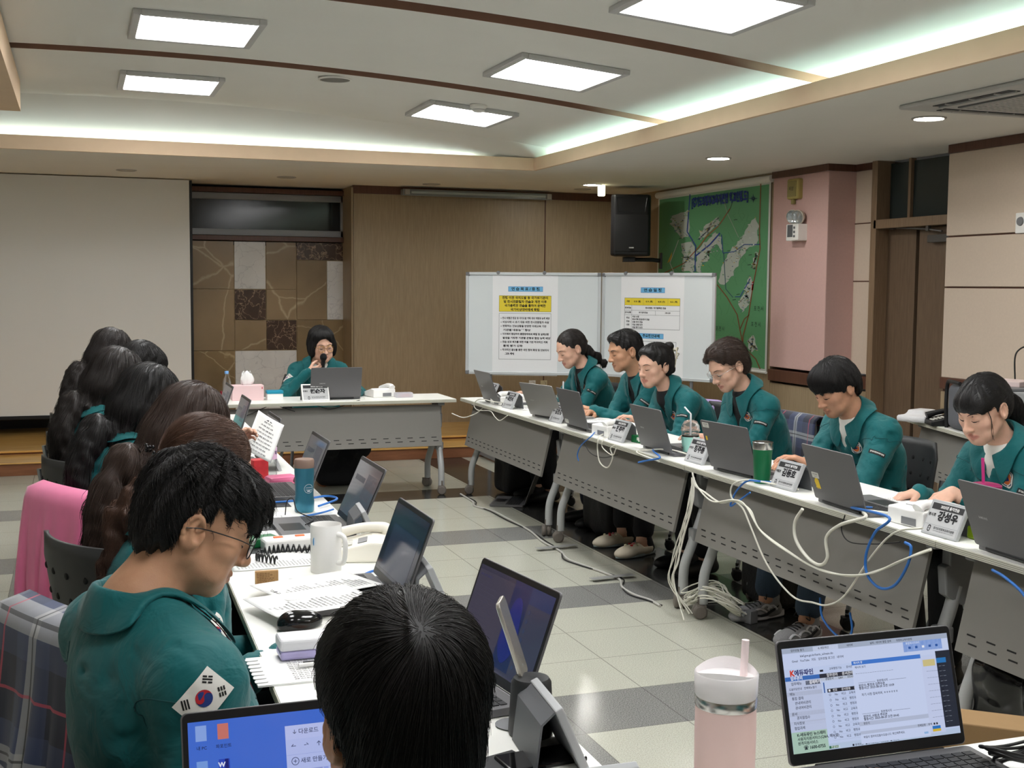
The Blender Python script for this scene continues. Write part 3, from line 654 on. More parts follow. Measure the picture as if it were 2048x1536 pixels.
def ui_browser(b, w, h, S_):
    q = lambda x0, y0, x1, y1, c, z=.0003: rect(b, -w/2+x0*w, h/2-y1*h, -w/2+x1*w, h/2-y0*h, S_, z, C(*c))
    tx = lambda s, x, y, sz, c=(30, 32, 45), z=.0008, bold=.01, al='LEFT': put_text(b, s, -w/2+x*w, h/2-y*h, sz*.78, S_, z, C(*c), 0, bold, al)
    q(0, 0, 1, .05, (170, 182, 205)); q(.18, .006, .33, .05, (212, 222, 248)); q(0, .05, 1, .20, (206, 218, 250))
    tx('업무포털 열기', .05, .027, .006); tx('K-에듀파인', .21, .027, .006); tx('네이버', .38, .027, .006); tx('날씨 : 네이버 통합 검색', .52, .027, .006); tx('의정부교육지원청', .68, .027, .006)
    tx('klef.goe.go.kr/keris_ui/main.do', .10, .085, .007); tx('Gmail   YouTube   지도   업무포털 로그인   네이버', .05, .13, .0065)
    q(.72, .05, .96, .15, (72, 130, 214)); 
    for k in range(5): q(.75+k*.042, .10, .765+k*.042, .122, (40, 90, 170) if k != 2 else (240, 244, 255), .0005)
    tx('통합메시지관리', .735, .068, .006, (225, 235, 255))
    tx('K', .03, .245, .017, (216, 60, 40), bold=.05); tx('에듀파인', .055, .245, .0135, (45, 50, 110), bold=.04)
    q(.205, .235, .225, .255, (40, 42, 52)); tx('교육행정기능   ·   문서관리시스템', .26, .235, .006)
    q(0, .275, .20, .315, (58, 110, 190)); tx('업무관리', .03, .295, .0085, (235, 240, 255), bold=.03); q(.20, .275, .55, .315, (44, 46, 60)); tx('업무관리     문서관리     메모관리', .24, .295, .008, (230, 232, 240), bold=.02)
    q(0, .315, .205, .80, (196, 206, 236)); q(.115, .325, .20, .365, (46, 50, 66)); tx('업무메뉴', .03, .345, .0075); tx('결재하기', .135, .345, .008, (240, 240, 250), bold=.03)
    tx('도움마당안내   전체메뉴열기', .015, .395, .006); q(0, .42, .205, .46, (180, 188, 212)); tx('메뉴', .015, .44, .0075)
    for k, s in enumerate(('통합 결재', '   관내여비관리', '   관내여비관리')): tx(s, .025, .485+k*.045, .0075)
    q(0, .61, .205, .65, (180, 188, 212)); tx('문서', .015, .63, .0075); tx('공지함접수', .04, .67, .0075); q(0, .70, .205, .74, (184, 192, 216)); tx('지식정보', .02, .72, .0075); tx('협업과제', .02, .765, .0075)
    q(0, .80, .205, 1, (176, 206, 190)); tx('K-에듀파인 뉴스레터', .03, .83, .0085, bold=.03); tx('사용자지원서비스(Q&A, 메뉴얼)', .03, .87, .008, bold=.02); tx('원격지원서비스', .03, .91, .008, bold=.02); tx('☎ 1600-0755', .06, .955, .0095, bold=.03)
    q(.205, .315, .46, .345, (196, 206, 226)); tx('공람문서   ·   Q&A   ·   XXXXXXXX', .23, .33, .006); q(.215, .36, .222, .46, (60, 100, 170))
    q(.235, .425, .46, .46, (36, 38, 50)); tx('■   번호      문서종류     문서번호', .24, .443, .0065, (235, 235, 245))
    for k in range(9):
        y = .485+k*.051; q(.235, y+.024, .46, y+.0255, (168, 178, 205)); tx('○     No     비고    ' + ('교육과-123', '행정과-1123', '행정과-1243')[k % 3], .24, y, .0065)
    q(.395, .185, .815, .225, (66, 124, 214), .001); q(.395, .225, .815, .985, (208, 220, 252), .001); tx('메시지 창', .405, .205, .006, (240, 245, 255), .0014); tx('메시지 보기', .41, .25, .006, z=.0014)
    tx('― ― ― ― ― ― ― ― ― ― ― ― ― ― ― ―', .41, .31, .005, z=.0014)
    for y, s in ((.40, '원본메시지'), (.70, '원본메시지')): tx('———————  '+s+'  ———————', .42, y, .0065, z=.0014)
    tx('받은이: 행정과 김주무관', .42, .43, .007, z=.0014, bold=.02); tx('발송시간: 2025-08-20 오전 10:09', .42, .455, .007, z=.0014, bold=.02); tx('자기 사정 접속하며, ㅎㅎㅎㅎㅎㅎ', .43, .52, .007, z=.0014)
    tx('받은이: 사람과 주무관', .425, .73, .007, z=.0014, bold=.02); tx('발송시간: 2025-08-20 오전 09:45', .425, .755, .007, z=.0014, bold=.02)
    q(.395, .775, .815, .815, (186, 196, 222), .0012); q(.395, .865, .815, .895, (186, 196, 222), .0012); tx('받은이', .42, .795, .006, z=.0016); tx('전체답장    삭제  ■ ■', .74, .88, .006, z=.0016); tx('파일이 첨부되었을수있습니다. 확인해주세요.', .41, .925, .006, z=.0014)
    q(.775, .945, .80, .965, (150, 190, 235), .0014)
    q(.815, .215, .91, .97, (204, 214, 246), .0008); q(.825, .245, .90, .31, (214, 200, 140), .001); q(.83, .90, .88, .955, (40, 120, 200), .001); q(.83, .93, .88, .955, (220, 190, 60), .0012)
    for k in range(8): tx('— — — — —  ■', .84, .36+k*.065, .0055, z=.0012)
    q(.91, .17, 1, .93, (34, 40, 56), .0008); q(.91, .24, .97, .29, (40, 120, 190), .001)
    for k in range(12): tx('— · —', .92, .32+k*.05, .006, (190, 200, 215), .0012)
    q(0, .945, 1, 1, (190, 208, 236), .0002); q(.205, .965, .26, .99, (50, 110, 80), .001); tx('한글2022', .215, .978, .006, (235, 245, 235), .0014); tx('■ 원격지원   ■ K-에듀파인 - Chrome   ■ 메신저', .34, .985, .006)
def ui_desktop(b, w, h, S_):
    q = lambda x0, y0, x1, y1, c, z=.0003: rect(b, -w/2+x0*w, h/2-y1*h, -w/2+x1*w, h/2-y0*h, S_, z, C(*c))
    tx = lambda s, x, y, sz, c=(40, 50, 90), z=.0010, bold=.01, al='LEFT': put_text(b, s, -w/2+x*w, h/2-y*h, sz, S_, z, C(*c), 0, bold, al)
    ic = [(.02, .03, (140, 170, 235), '내 PC'), (.02, .28, (120, 160, 230), '네트워크'), (.02, .53, (236, 240, 250), '휴지통'), (.02, .78, (230, 236, 250), '메모'), (.11, .03, (206, 120, 110), '파포인트'), (.11, .28, (40, 70, 190), '워드문서'), (.11, .53, (226, 170, 90), '나의폴더'), (.11, .78, (120, 150, 225), '문서')]
    for x, y, c, s in ic:
        q(x+.01, y, x+.055, y+.11, c); tx(s, x+.033, y+.16, .006, (25, 30, 60), al='CENTER')
        if c == (40, 70, 190): q(x+.035, y, x+.05, y+.11, (20, 30, 120), .0005); tx('W', x+.022, y+.04, .009, (230, 235, 255), .001, .04, 'CENTER')
    X = .40; q(X, .10, 1, 1, (184, 196, 246), .0004); q(X, .10, 1, .19, (160, 172, 232), .0006); q(X, .10, X+.25, .20, (190, 200, 248), .0008); tx('↓ 다운로드', X+.03, .15, .008); tx('×', X+.24, .13, .008)
    tx('←    →    ↑    C    □   ›  다운로드', X+.02, .25, .009); q(X, .31, 1, .312, (150, 165, 225), .0008); tx('⊕ 새로 만들기      X    □    □', X+.02, .36, .008); q(X, .42, 1, .422, (150, 165, 225), .0008)
    q(X, .42, X+.15, .52, (140, 150, 214), .0007)
    for k, s in enumerate(('↓ 다운로드', '■ 문서', '▲ 사진', '● 음악', '■ 동영상')): tx(s+('      ♪' if k else ''), X+.04, .47+k*.11, .008)
    q(X+.155, .42, X+.175, 1, (150, 166, 236), .0007); tx('이름', X+.21, .45, .007)
    for k, s in enumerate(('- 어제', '■ 2025년 학교 내 CCTV', '■ 2025 현장체험학습', '■ InstallSecurity', '■ 문서 모음')): tx(s, X+.19, .54+k*.095, .0075)
    X = .74; q(X, .17, 1, .36, (206, 190, 236), .0010); q(X, .36, 1, 1, (112, 160, 240), .0010); tx('.1A  나의 방', X+.05, .2, .008, z=.0014)
    b.disc((-w/2+(X+.035)*w, h/2-.28*h, .0013), .009, 18, 0, S_, C(60, 110, 190)); tx('김주무', X+.07, .25, .007, z=.0014); q(X+.10, .40, X+.26, .46, (200, 190, 100), .0013); tx('● 안내문', X+.12, .43, .007, z=.0016)
    for k in range(4):
        y = .55+k*.16; b.disc((-w/2+(X+.035)*w, h/2-y*h, .0013), .0085, 16, 0, S_, C(60, 105, 185)); tx('공동체 주무관', X+.075, y-.05, .007, z=.0014, bold=.02); q(X+.07, y-.02, X+.17, y+.05, (222, 228, 250), .0013); tx(('네네네', '자리 접속했어요', 'ㅎ', '넵')[k], X+.08, y+.015, .0065, z=.0016)
def ui_dim(b, w, h, S_):
    q = lambda x0, y0, x1, y1, c, z=.0003: rect(b, -w/2+x0*w, h/2-y1*h, -w/2+x1*w, h/2-y0*h, S_, z, C(*c))
    tx = lambda s, x, y, sz, c=(62, 60, 88), z=.0008: put_text(b, s, -w/2+x*w, h/2-y*h, sz, S_, z, C(*c), 0, 0, 'LEFT')
    q(0, 0, .5, .95, (62, 58, 76)); q(0, 0, .5, .05, (52, 50, 66)); q(.5, .0, .72, .95, (30, 38, 78)); q(.72, 0, 1, .95, (58, 58, 78)); q(.72, 0, 1, .18, (36, 50, 90), .0005)
    for k in range(7): tx('■ ■ □ ■ □ ■ ■ □', .03, .1+.001*k, .006)
    for k in range(10): tx('— —— — — ——— — —— — —', .04, .22+.055*k, .006)
    V = [(-w/2+(.61+.10*math.cos(a)*(1+.15*math.sin(3*a)))*w, h/2-(.52+.36*math.sin(a))*h, .0006) for a in np.linspace(0, 2*PI, 24, endpoint=False)]; b.add(V, [tuple(range(24))], 0, C(28, 36, 110), S_)
    for k in range(7): b.disc((-w/2+.76*w, h/2-(.26+.1*k)*h, .0006), .005, 12, 0, S_, C(52, 60, 90)); tx('— ——', .79, .26+.1*k, .006)
def ui_night(b, w, h, S_):
    q = lambda x0, y0, x1, y1, c, z=.0003: rect(b, -w/2+x0*w, h/2-y1*h, -w/2+x1*w, h/2-y0*h, S_, z, C(*c))
    q(.0, .0, 1, .1, (34, 36, 52)); q(.12, .28, .9, .30, (30, 36, 62)); q(.12, .30, .9, .95, (40, 46, 66)); q(.0, .96, 1, 1, (30, 34, 52))
def ui_grey(b, w, h, S_):
    q = lambda x0, y0, x1, y1, c, z=.0003: rect(b, -w/2+x0*w, h/2-y1*h, -w/2+x1*w, h/2-y0*h, S_, z, C(*c))
    q(.0, .0, 1, .93, (74, 74, 80)); q(.1, .25, .5, .35, (62, 64, 70)); q(.55, .15, .9, .6, (80, 80, 86))
# right row, lids towards us
RL = [((2.79, 8.22), 0, 20, 'dark laptop at the far end of the right row, first from the back table', None, ()), ((2.80, 7.16), .25, 24, 'lighter silver laptop open before the woman by the whiteboards', 'silver', ()),
      ((2.765, 6.58), .0, 16, 'dark laptop before the man, with a white label low on its lid', None, (('w', -.13, -.09),)), ((2.775, 5.55), 0, 18, 'dark laptop before the woman with the hair claw', None, ()),
      ((2.775, 4.77), .1, 17, 'dark laptop behind the green tumbler with a white label in its corner', None, (('w', -.14, .095), ('y', -.155, .03))), ((2.735, 3.90), -.05, 18, 'dark laptop with a yellow sticker before the young man', None, (('w', -.13, -.01), ('t', -.13, -.045))), ((2.735, 2.99), -.06, 20, 'dark laptop cut by the right edge of the picture', None, ())]
for (x, y), a, tl, l, m, st in RL: laptop(l, (x, y), PI/2+a, tl, mat=mLapL if m else None, stickers=st, logo=1 if not st else 0)
# left row, screens away from us
LLs = [((.79, 2.37), -.13, 20, 'laptop with a dim split window, right of the near head', (56, 54, 76), ui_dim), ((.78, 3.19), -.0, 20, 'laptop with a dark navy screen behind the white desk telephone', (26, 28, 42), ui_night), ((.86, 4.1), 0, 24, 'laptop with a grey screen just behind the blue bottle', (72, 72, 78), ui_grey),
       ((.83, 4.87), .0, 22, 'laptop seen above the blue bottle with dark grey screen', (70, 70, 74), ui_grey), ((.78, 5.67), .0, 18, 'laptop half hidden by the raised sheet of paper', (80, 80, 84), ui_grey), ((.77, 6.6), .0, 18, 'laptop just behind the teal cup with the red straw reflected', (90, 90, 94), ui_grey), ((.78, 7.5), .0, 20, 'farthest laptop of the left row in front of the tissue box', (100, 100, 104), ui_grey)]
for (x, y), a, tl, l, c, u in LLs: laptop(l, (x, y), -PI/2-a, tl, ui=(c, u))
laptop('open laptop with a bright browser window at the lower right', (1.322, 1.745), -.02, 16, w=.364, ui=((200, 214, 248), ui_browser), logo=0, h=.212)
laptop('open laptop with a blue desktop at the bottom of the picture', (.305, 1.655), .0, 20, w=.357, ui=((66, 110, 214), ui_desktop), logo=0)
laptop('dark laptop before the speaking woman on the back table', (1.77, 8.80), PI, 14, w=.375)
# ================================================================ PEOPLE
def skin_mat(name, rgb, lip):
    m = M(name, rgb, .48, spec=.35, sss=.08); N, L, b = nodes(m)
    tc = N.new('ShaderNodeTexCoord'); n = N.new('ShaderNodeTexNoise'); n.inputs['Scale'].default_value = 55; n.inputs['Detail'].default_value = 6; L.new(tc.outputs['Object'], n.inputs[0])
    a = N.new('ShaderNodeAttribute'); a.attribute_name = 'lip'; c = srgb(*rgb)
    m1 = N.new('ShaderNodeMix'); m1.data_type = 'RGBA'; m1.inputs[6].default_value = (c[0]*.9, c[1]*.84, c[2]*.82, 1); m1.inputs[7].default_value = (min(1, c[0]*1.08), c[1]*1.1, c[2]*1.1, 1); L.new(n.outputs['Fac'], m1.inputs[0])
    m2 = N.new('ShaderNodeMix'); m2.data_type = 'RGBA'; m2.inputs[7].default_value = srgb(*lip); L.new(a.outputs['Fac'], m2.inputs[0]); L.new(m1.outputs[2], m2.inputs[6]); L.new(m2.outputs[2], b.inputs['Base Color'])
    bp = N.new('ShaderNodeBump'); bp.inputs['Strength'].default_value = .06; bp.inputs['Distance'].default_value = .004; n2 = N.new('ShaderNodeTexNoise'); n2.inputs['Scale'].default_value = 420; L.new(tc.outputs['Object'], n2.inputs[0]); L.new(n2.outputs['Fac'], bp.inputs['Height']); L.new(bp.outputs[0], b.inputs['Normal'])
    return m
SK = {'light': skin_mat('skin_light', (214, 172, 150), (186, 104, 98)), 'mid': skin_mat('skin_mid', (196, 148, 120), (158, 96, 86)), 'tan': skin_mat('skin_tan', (196, 150, 120), (156, 100, 86))}
def hair_mat(name, rgb, rough=.46):
    m = M(name, rgb, rough, spec=.35, var=.25, vscale=90); return m
HM = {'black': hair_mat('hair_black', (27, 25, 25)), 'soft': hair_mat('hair_soft_black', (38, 33, 31)), 'brown': hair_mat('hair_brown', (74, 52, 41)), 'dark': hair_mat('hair_dark_brown', (58, 45, 39))}
def cloth_mat():
    m = M('teal_jacket_cloth', (10, 94, 97), .62, spec=.28, sheen=.12); N, L, b = nodes(m); c = srgb(10, 94, 97)
    tc = N.new('ShaderNodeTexCoord'); n = N.new('ShaderNodeTexNoise'); n.inputs['Scale'].default_value = 7; n.inputs['Detail'].default_value = 6; L.new(tc.outputs['Object'], n.inputs[0])
    mx = N.new('ShaderNodeMix'); mx.data_type = 'RGBA'; mx.inputs[6].default_value = (c[0]*.8, c[1]*.86, c[2]*.85, 1); mx.inputs[7].default_value = (c[0]*1.2, c[1]*1.12, c[2]*1.14, 1); L.new(n.outputs['Fac'], mx.inputs[0]); L.new(mx.outputs[2], b.inputs['Base Color'])
    n2 = N.new('ShaderNodeTexNoise'); n2.inputs['Scale'].default_value = 14; n2.inputs['Detail'].default_value = 3; n2.inputs['Distortion'].default_value = 1.2; L.new(tc.outputs['Object'], n2.inputs[0])
    n3 = N.new('ShaderNodeTexNoise'); n3.inputs['Scale'].default_value = 900; L.new(tc.outputs['Object'], n3.inputs[0])
    b1 = N.new('ShaderNodeBump'); b1.inputs['Strength'].default_value = .35; b1.inputs['Distance'].default_value = .02; L.new(n2.outputs['Fac'], b1.inputs['Height'])
    b2 = N.new('ShaderNodeBump'); b2.inputs['Strength'].default_value = .12; b2.inputs['Distance'].default_value = .001; L.new(n3.outputs['Fac'], b2.inputs['Height']); L.new(b1.outputs[0], b2.inputs['Normal']); L.new(b2.outputs[0], b.inputs['Normal'])
    return m
mTeal = cloth_mat(); mSeam = M('teal_seam', (8, 72, 76), .7); mShirtK = M('shirt_black', (26, 27, 30), .8, var=.08); mShirtW = M('shirt_white', (226, 224, 218), .8, var=.03)
mTrouK = M('trousers_black', (24, 25, 29), .85, var=.1, bump=.2, bscale=60); mJean = M('jeans_blue', (62, 78, 96), .85, var=.16, vscale=25, bump=.3, bscale=350); mNavy = M('trousers_navy', (34, 40, 54), .85, var=.1)
mLens = M('lens_glass', (240, 244, 246), .03, trans=1, ior=1.05, alpha=.25); mGold = M('gold', (212, 170, 90), .25, metal=1); mSilv = M('silver_wire', (170, 168, 166), .25, metal=1); mRimK = M('rim_black', (26, 26, 28), .3)
mEye = M('eye_dark', (30, 22, 20), .15); mLash = M('lash_black', (26, 20, 19), .6); mBrow = M('brow_dark', (58, 46, 42), .8)
mWhiteP = M('patch_white', (232, 230, 224), .7); mRed = M('patch_red', (190, 36, 48), .7); mBlue = M('patch_blue', (34, 60, 130), .7); mOrg = M('patch_orange', (226, 116, 60), .7); mBlk = M('patch_black', (20, 20, 22), .7); mNavyP = M('patch_navy', (36, 44, 84), .7)
def rotm(yaw=0, pitch=0, roll=0): return np.array((Rz(yaw) @ Rx(-pitch) @ Ry(roll)).to_3x3())
def head_prims(s, c, R, hs=1., jaw=1., fem=False, nose=1.):
    w = lambda x, y, z: c+R@(A(x, y, z)*hs)
    e = lambda x, y, z, a, b_, d, k=.02, op=1, rr=None: s.ell(w(x, y, z), A(a, b_, d)*hs, k*hs, op, R if rr is None else R@rr)
    e(0, -.015, .045, .076, .096, .086, .03); e(0, .031, .012, .062, .063, .078, .03)
    e(0, .034, -.046, .050*jaw, .053, .056, .03); e(0, .068, -.083, .020*jaw, .018, .018, .026)
    for q in (-1, 1):
        s.cap(w(q*.051*jaw, -.002, -.038), w(q*.018*jaw, .062, -.088), .015*hs, .012*hs, .03*hs)
        e(q*.043, .055, -.016, .024, .022, .022, .022)
        s.cap(w(q*.014, .087, .031), w(q*.048, .068, .033), .009*hs, .007*hs, .016*hs)
        e(q*.031, .102, .012, .019, .018, .012, .014, -1)
        e(q*.031, .0745, .011, .0165, .0145, .0135, .006)
        e(q*.011*nose, .098, -.030, .0085, .0095, .0075, .008)
        e(q*.0065, .107, -.0385, .0035, .005, .003, .003, -1)
        rr = np.array((Rz(q*-.35) @ Rx(.15)).to_3x3())
        e(q*.0765, -.012, .002, .0085, .0185, .031, .006, 1, rr); e(q*.0735, -.016, -.018, .008, .011, .014, .008, 1, rr); e(q*.0855, -.006, .006, .0075, .0105, .020, .004, -1, rr)
        s.chain([w(q*(.078+.0025*math.cos(t)), -.013-.0165*math.sin(t)*.98-.003, .003+.0285*math.cos(t)) for t in np.linspace(-.9, 2.7, 9)], [.0036*hs]*9, .004*hs)
        s.cap(w(q*.079, .003, .002), w(q*.079, .003, -.006), .004*hs, .0035*hs, .004*hs); s.chain([w(q*.0795, -.013, .022), w(q*.08, -.02, .006), w(q*.079, -.014, -.008)], [.003*hs]*3, .004*hs)
        e(q*.0445, .052, -.062, .018, .018, .018, .03)
    s.cap(w(0, .087, .02), w(0, .107*1., -.022), .0075*hs, .0095*hs*nose, .012*hs); e(0, .108, -.027, .0105*nose, .0105, .0095, .008)
    s.chain([w(-.024, .074, -.0605), w(-.009, .0895, -.0555), w(0, .0905, -.057), w(.009, .0895, -.0555), w(.024, .074, -.0605)], [.0028*hs, .0052*hs, .005*hs, .0052*hs, .0028*hs], .006*hs)
    s.chain([w(-.021, .075, -.0645), w(0, .0895, -.0685), w(.021, .075, -.0645)], [.003*hs, .0058*hs, .003*hs], .006*hs)
    s.chain([w(-.024, .079, -.0617), w(-.01, .0965, -.0615), w(.01, .0965, -.0615), w(.024, .079, -.0617)], [.0008*hs]*4, .003*hs, -1)
    e(0, .096, -.046, .004, .006, .008, .008, -1)
def hand_prims(s, wrist, d, n, side, curl=.5, sc_=1., spread=1., curls=None, thumb=.5):
    """d: along the fingers, n: palm normal (the way the palm faces); side +1 right, -1 left"""
    d = nrm(d); n = nrm(n-d*(np.dot(n, d))); t = nrm(np.cross(n, d))*side*-1.  # t points to the thumb side
    k = .006; tips = []
    P = lambda a, b_, c_: wrist+(d*a+t*b_+n*c_)*sc_
    for q in (-.026, -.009, .009, .025): s.cap(P(.012, q*.75, 0), P(.085-abs(q)*.25, q, -.002), .0135*sc_, .0115*sc_, .012)
    s.cap(P(.0, 0, 0), P(.03, 0, 0), .021*sc_, .02*sc_, .015)
    L = [(.026, .040, .025, .021, .0088), (.009, .045, .029, .022, .0092), (-.009, .041, .027, .022, .0088), (-.025, .032, .02, .019, .0078)]
    for i, (q, l1, l2, l3, r) in enumerate(L):
        cu = (curls[i] if curls else curl); p = P(.085-abs(q)*.25, q, -.002); a = cu*.75; pts = [p]; rs = [r*1.1*sc_]
        for l, da in ((l1, 0), (l2, cu*1.15), (l3, cu*.8)):
            a += da; v = d*math.cos(a)+n*math.sin(a)+t*q*spread*2.2*math.cos(a); p = p+nrm(v)*l*sc_; pts.append(p); rs.append(r*sc_*(1.-.08*len(rs)))
        s.chain(pts, rs, .0035)
    p = P(.022, .024, .006); v1 = nrm(d*.72+t*.62+n*(.1+.5*thumb)); p2 = p+v1*.04*sc_; v2 = nrm(d*.9+t*.12+n*(.15+.7*thumb)); p3 = p2+v2*.032*sc_; v3 = nrm(d*.95-t*.15*thumb+n*(.1+.7*thumb)); p4 = p3+v3*.024*sc_
    s.chain([p, p2, p3, p4], [.0145*sc_, .0115*sc_, .0098*sc_, .0078*sc_], .006)
def ik(a, b, l1, l2, pole):
    d = b-a; L = np.linalg.norm(d)
    if L > (l1+l2)*.995: b = a+d/L*(l1+l2)*.995; d = b-a; L = np.linalg.norm(d)
    u = d/L; x = (l1*l1-l2*l2+L*L)/(2*L); h = math.sqrt(max(l1*l1-x*x, 0)); p = pole-u*np.dot(pole, u); return a+u*x+nrm(p)*h, b
def decal_mesh(items, T, f, off, mb, mi0):
    """items: (verts2d, faces, material index, lift); T: 4x4 (z out of the cloth)"""
    Tn = np.array(T)
    for V, Fc, mi, lift in items:
        P = np.array([(v[0], v[1], 0., 1.) for v in V])@Tn.T; P = P[:, :3]; n = Tn[:3, 2]; P = P+n*.05
        for _ in range(40): P = P-n*(np.clip(f(P)-off-lift, -.01, .01)*.8)[:, None]
        mb.add(P, Fc, mi0+mi)
def fan(V): return V+[(sum(v[0] for v in V)/len(V), sum(v[1] for v in V)/len(V))], [(i, (i+1) % len(V), len(V)) for i in range(len(V))]
def disc2(r, n=28, cx=0, cy=0, a0=0, a1=2*PI):
    V = [(cx+r*q*math.cos(a0+(a1-a0)*k/n), cy+r*q*math.sin(a0+(a1-a0)*k/n)) for q in (.5, 1.) for k in range(n)]+[(cx, cy)]
    return V, [(k, (k+1) % n, 2*n) for k in range(n)]+[(k, n+k, n+(k+1) % n, (k+1) % n) for k in range(n)]
def rect2(x0, y0, x1, y1, n=4, m=4, rot=0):
    V = [(x0+(x1-x0)*i/n, y0+(y1-y0)*j/m) for j in range(m+1) for i in range(n+1)]
    if rot: c, s_ = math.cos(rot), math.sin(rot); V = [(x*c-y*s_, x*s_+y*c) for x, y in V]
    return V, [(j*(n+1)+i, j*(n+1)+i+1, (j+1)*(n+1)+i+1, (j+1)*(n+1)+i) for j in range(m) for i in range(n)]
def emblem_items(r=.031):
    a = [(*disc2(r), 0, 0), (*disc2(r*.86), 3, .0005), (*disc2(r*.72), 0, .001), (*disc2(r*.60), 2, .0015)]
    V, Fc = fan([(r*.36*math.cos(PI/2+k*2*PI/3), r*.36*math.sin(PI/2+k*2*PI/3)) for k in range(3)]); a.append((V, Fc, 1, .002))
    for k in range(3):
        q = PI/2+k*2*PI/3+PI/3; V, Fc = rect2(-.003, r*.66, .003, r*.9, 1, 2); c, s_ = math.cos(q-PI/2), math.sin(q-PI/2); a.append(([(x*c-y*s_, x*s_+y*c) for x, y in V], Fc, 0, .0012))
    return a
def flag_items(w=.078, h=.054, rot=0):
    """the national flag patch: white field, red and blue circle, four black trigrams"""
    a = [(*rect2(-w/2, -h/2, w/2, h/2, 10, 8), 0, 0)]; r = h*.24; n = 16; t0 = -.55
    up = [(r*math.cos(t0+PI*k/n), r*math.sin(t0+PI*k/n)) for k in range(n+1)]
    c0 = (r/2*math.cos(t0+PI), r/2*math.sin(t0+PI)); c1 = (r/2*math.cos(t0), r/2*math.sin(t0))
    s1 = [(c0[0]+r/2*math.cos(t0+PI+PI*k/n), c0[1]+r/2*math.sin(t0+PI+PI*k/n)) for k in range(1, n)]; s2 = [(c1[0]+r/2*math.cos(t0+PI-PI*k/n), c1[1]+r/2*math.sin(t0+PI-PI*k/n)) for k in range(1, n+1)]
    a.append((*disc2(r), 1, .0005)); V = up+s1+s2; a.append((V, [tuple(range(len(V)))], 4, .0010))
    for (sx, sy), gaps in zip(((-1, 1), (1, 1), (-1, -1), (1, -1)), ((0, 0, 0), (1, 0, 1), (0, 1, 0), (1, 1, 1))):
        ang = math.atan2(sy*h, sx*w); cx, cy = sx*w*.31, sy*h*.27; c, s_ = math.cos(ang), math.sin(ang)
        for k in range(3):
            o = (k-1)*.0042
            for lo, hi in (((-.0075, .0075),) if not gaps[k] else ((-.0075, -.001), (.001, .0075))):
                V, Fc = rect2(o-.0013, lo, o+.0013, hi, 1, 1); a.append(([(cx+x*c-y*s_, cy+x*s_+y*c) for x, y in V], Fc, 5, .0006))
    return [([(x*math.cos(rot)-y*math.sin(rot), x*math.sin(rot)+y*math.cos(rot)) for x, y in V], Fc, m, l) for V, Fc, m, l in a]
def tag_items(w=.075, h=.02):
    a = [(*rect2(-w/2, -h/2, w/2, h/2, 10, 2), 5, 0)]; V, Fc, tw = text_geo('경기도의정부교육지원청', .03); k = w*.86/tw; a.append(([(v[0]*k, v[1]*k*1.35) for v in V], Fc, 0, .0006)); return a
PATCH = [mWhiteP, mBlue, mOrg, mNavyP, mRed, mBlk]
def strands(name, f, V, N, dirf, L, parent, mat, steps=11, lift=.0015, rad=.0007, jit=.25, keep=None, curl=0., rim=None):
    idx = rng.integers(0, len(V), N); P = V[idx]+rng.normal(0, .002, (N, 3))
    if keep is not None:
        m = keep(P); P = P[m]; N = len(P)
    if not N: return None
    P = project(f, P, .0004, 3); out = [P]; Ls = L*rng.uniform(.55, 1.1, N); ph = rng.normal(0, 1, (N, 3)); lf = np.abs(rng.normal(0, 1, N))
    for i in range(steps):
        D = dirf(P); D = D/np.maximum(np.linalg.norm(D, axis=1, keepdims=True), 1e-6)
        D = D+jit*(.35*ph+ (curl*np.stack([np.sin(i*1.3+ph[:, 0]*9), np.cos(i*1.3+ph[:, 0]*9), np.sin(i*.9+ph[:, 1]*7)], 1) if curl else 0))
        g = grad(f, P); D = D-g*np.einsum('ij,ij->i', D, g)[:, None]*.9; D = D/np.maximum(np.linalg.norm(D, axis=1, keepdims=True), 1e-6)
        go = 1. if rim is None else np.clip((np.einsum('ij,ij->i', g, (P-rim)/np.maximum(np.linalg.norm(P-rim, axis=1, keepdims=True), 1e-6))-.25)/.35, .0, 1)[:, None]
        P = P+D*(Ls/steps)[:, None]*go; tgt = lift*lf*((i+1)/steps)
        P = P-grad(f, P)*np.clip(f(P)-tgt, -.01, .01)[:, None]*.8; out.append(P)
    pts = np.stack(out, 1).astype(np.float32); hc = bpy.data.hair_curves.new(name); hc.add_curves([steps+1]*N)
    hc.attributes['position'].data.foreach_set('vector', pts.ravel()) if 'position' in hc.attributes else hc.points.foreach_set('position', pts.ravel())
    ra = hc.attributes.get('radius') or hc.attributes.new('radius', 'FLOAT', 'POINT'); ra.data.foreach_set('value', np.tile(np.linspace(rad, rad*.35, steps+1), N).astype(np.float32))
    hc.materials.append(mat); o = bpy.data.objects.new(name, hc); COL.objects.link(o); o.parent = parent; return o
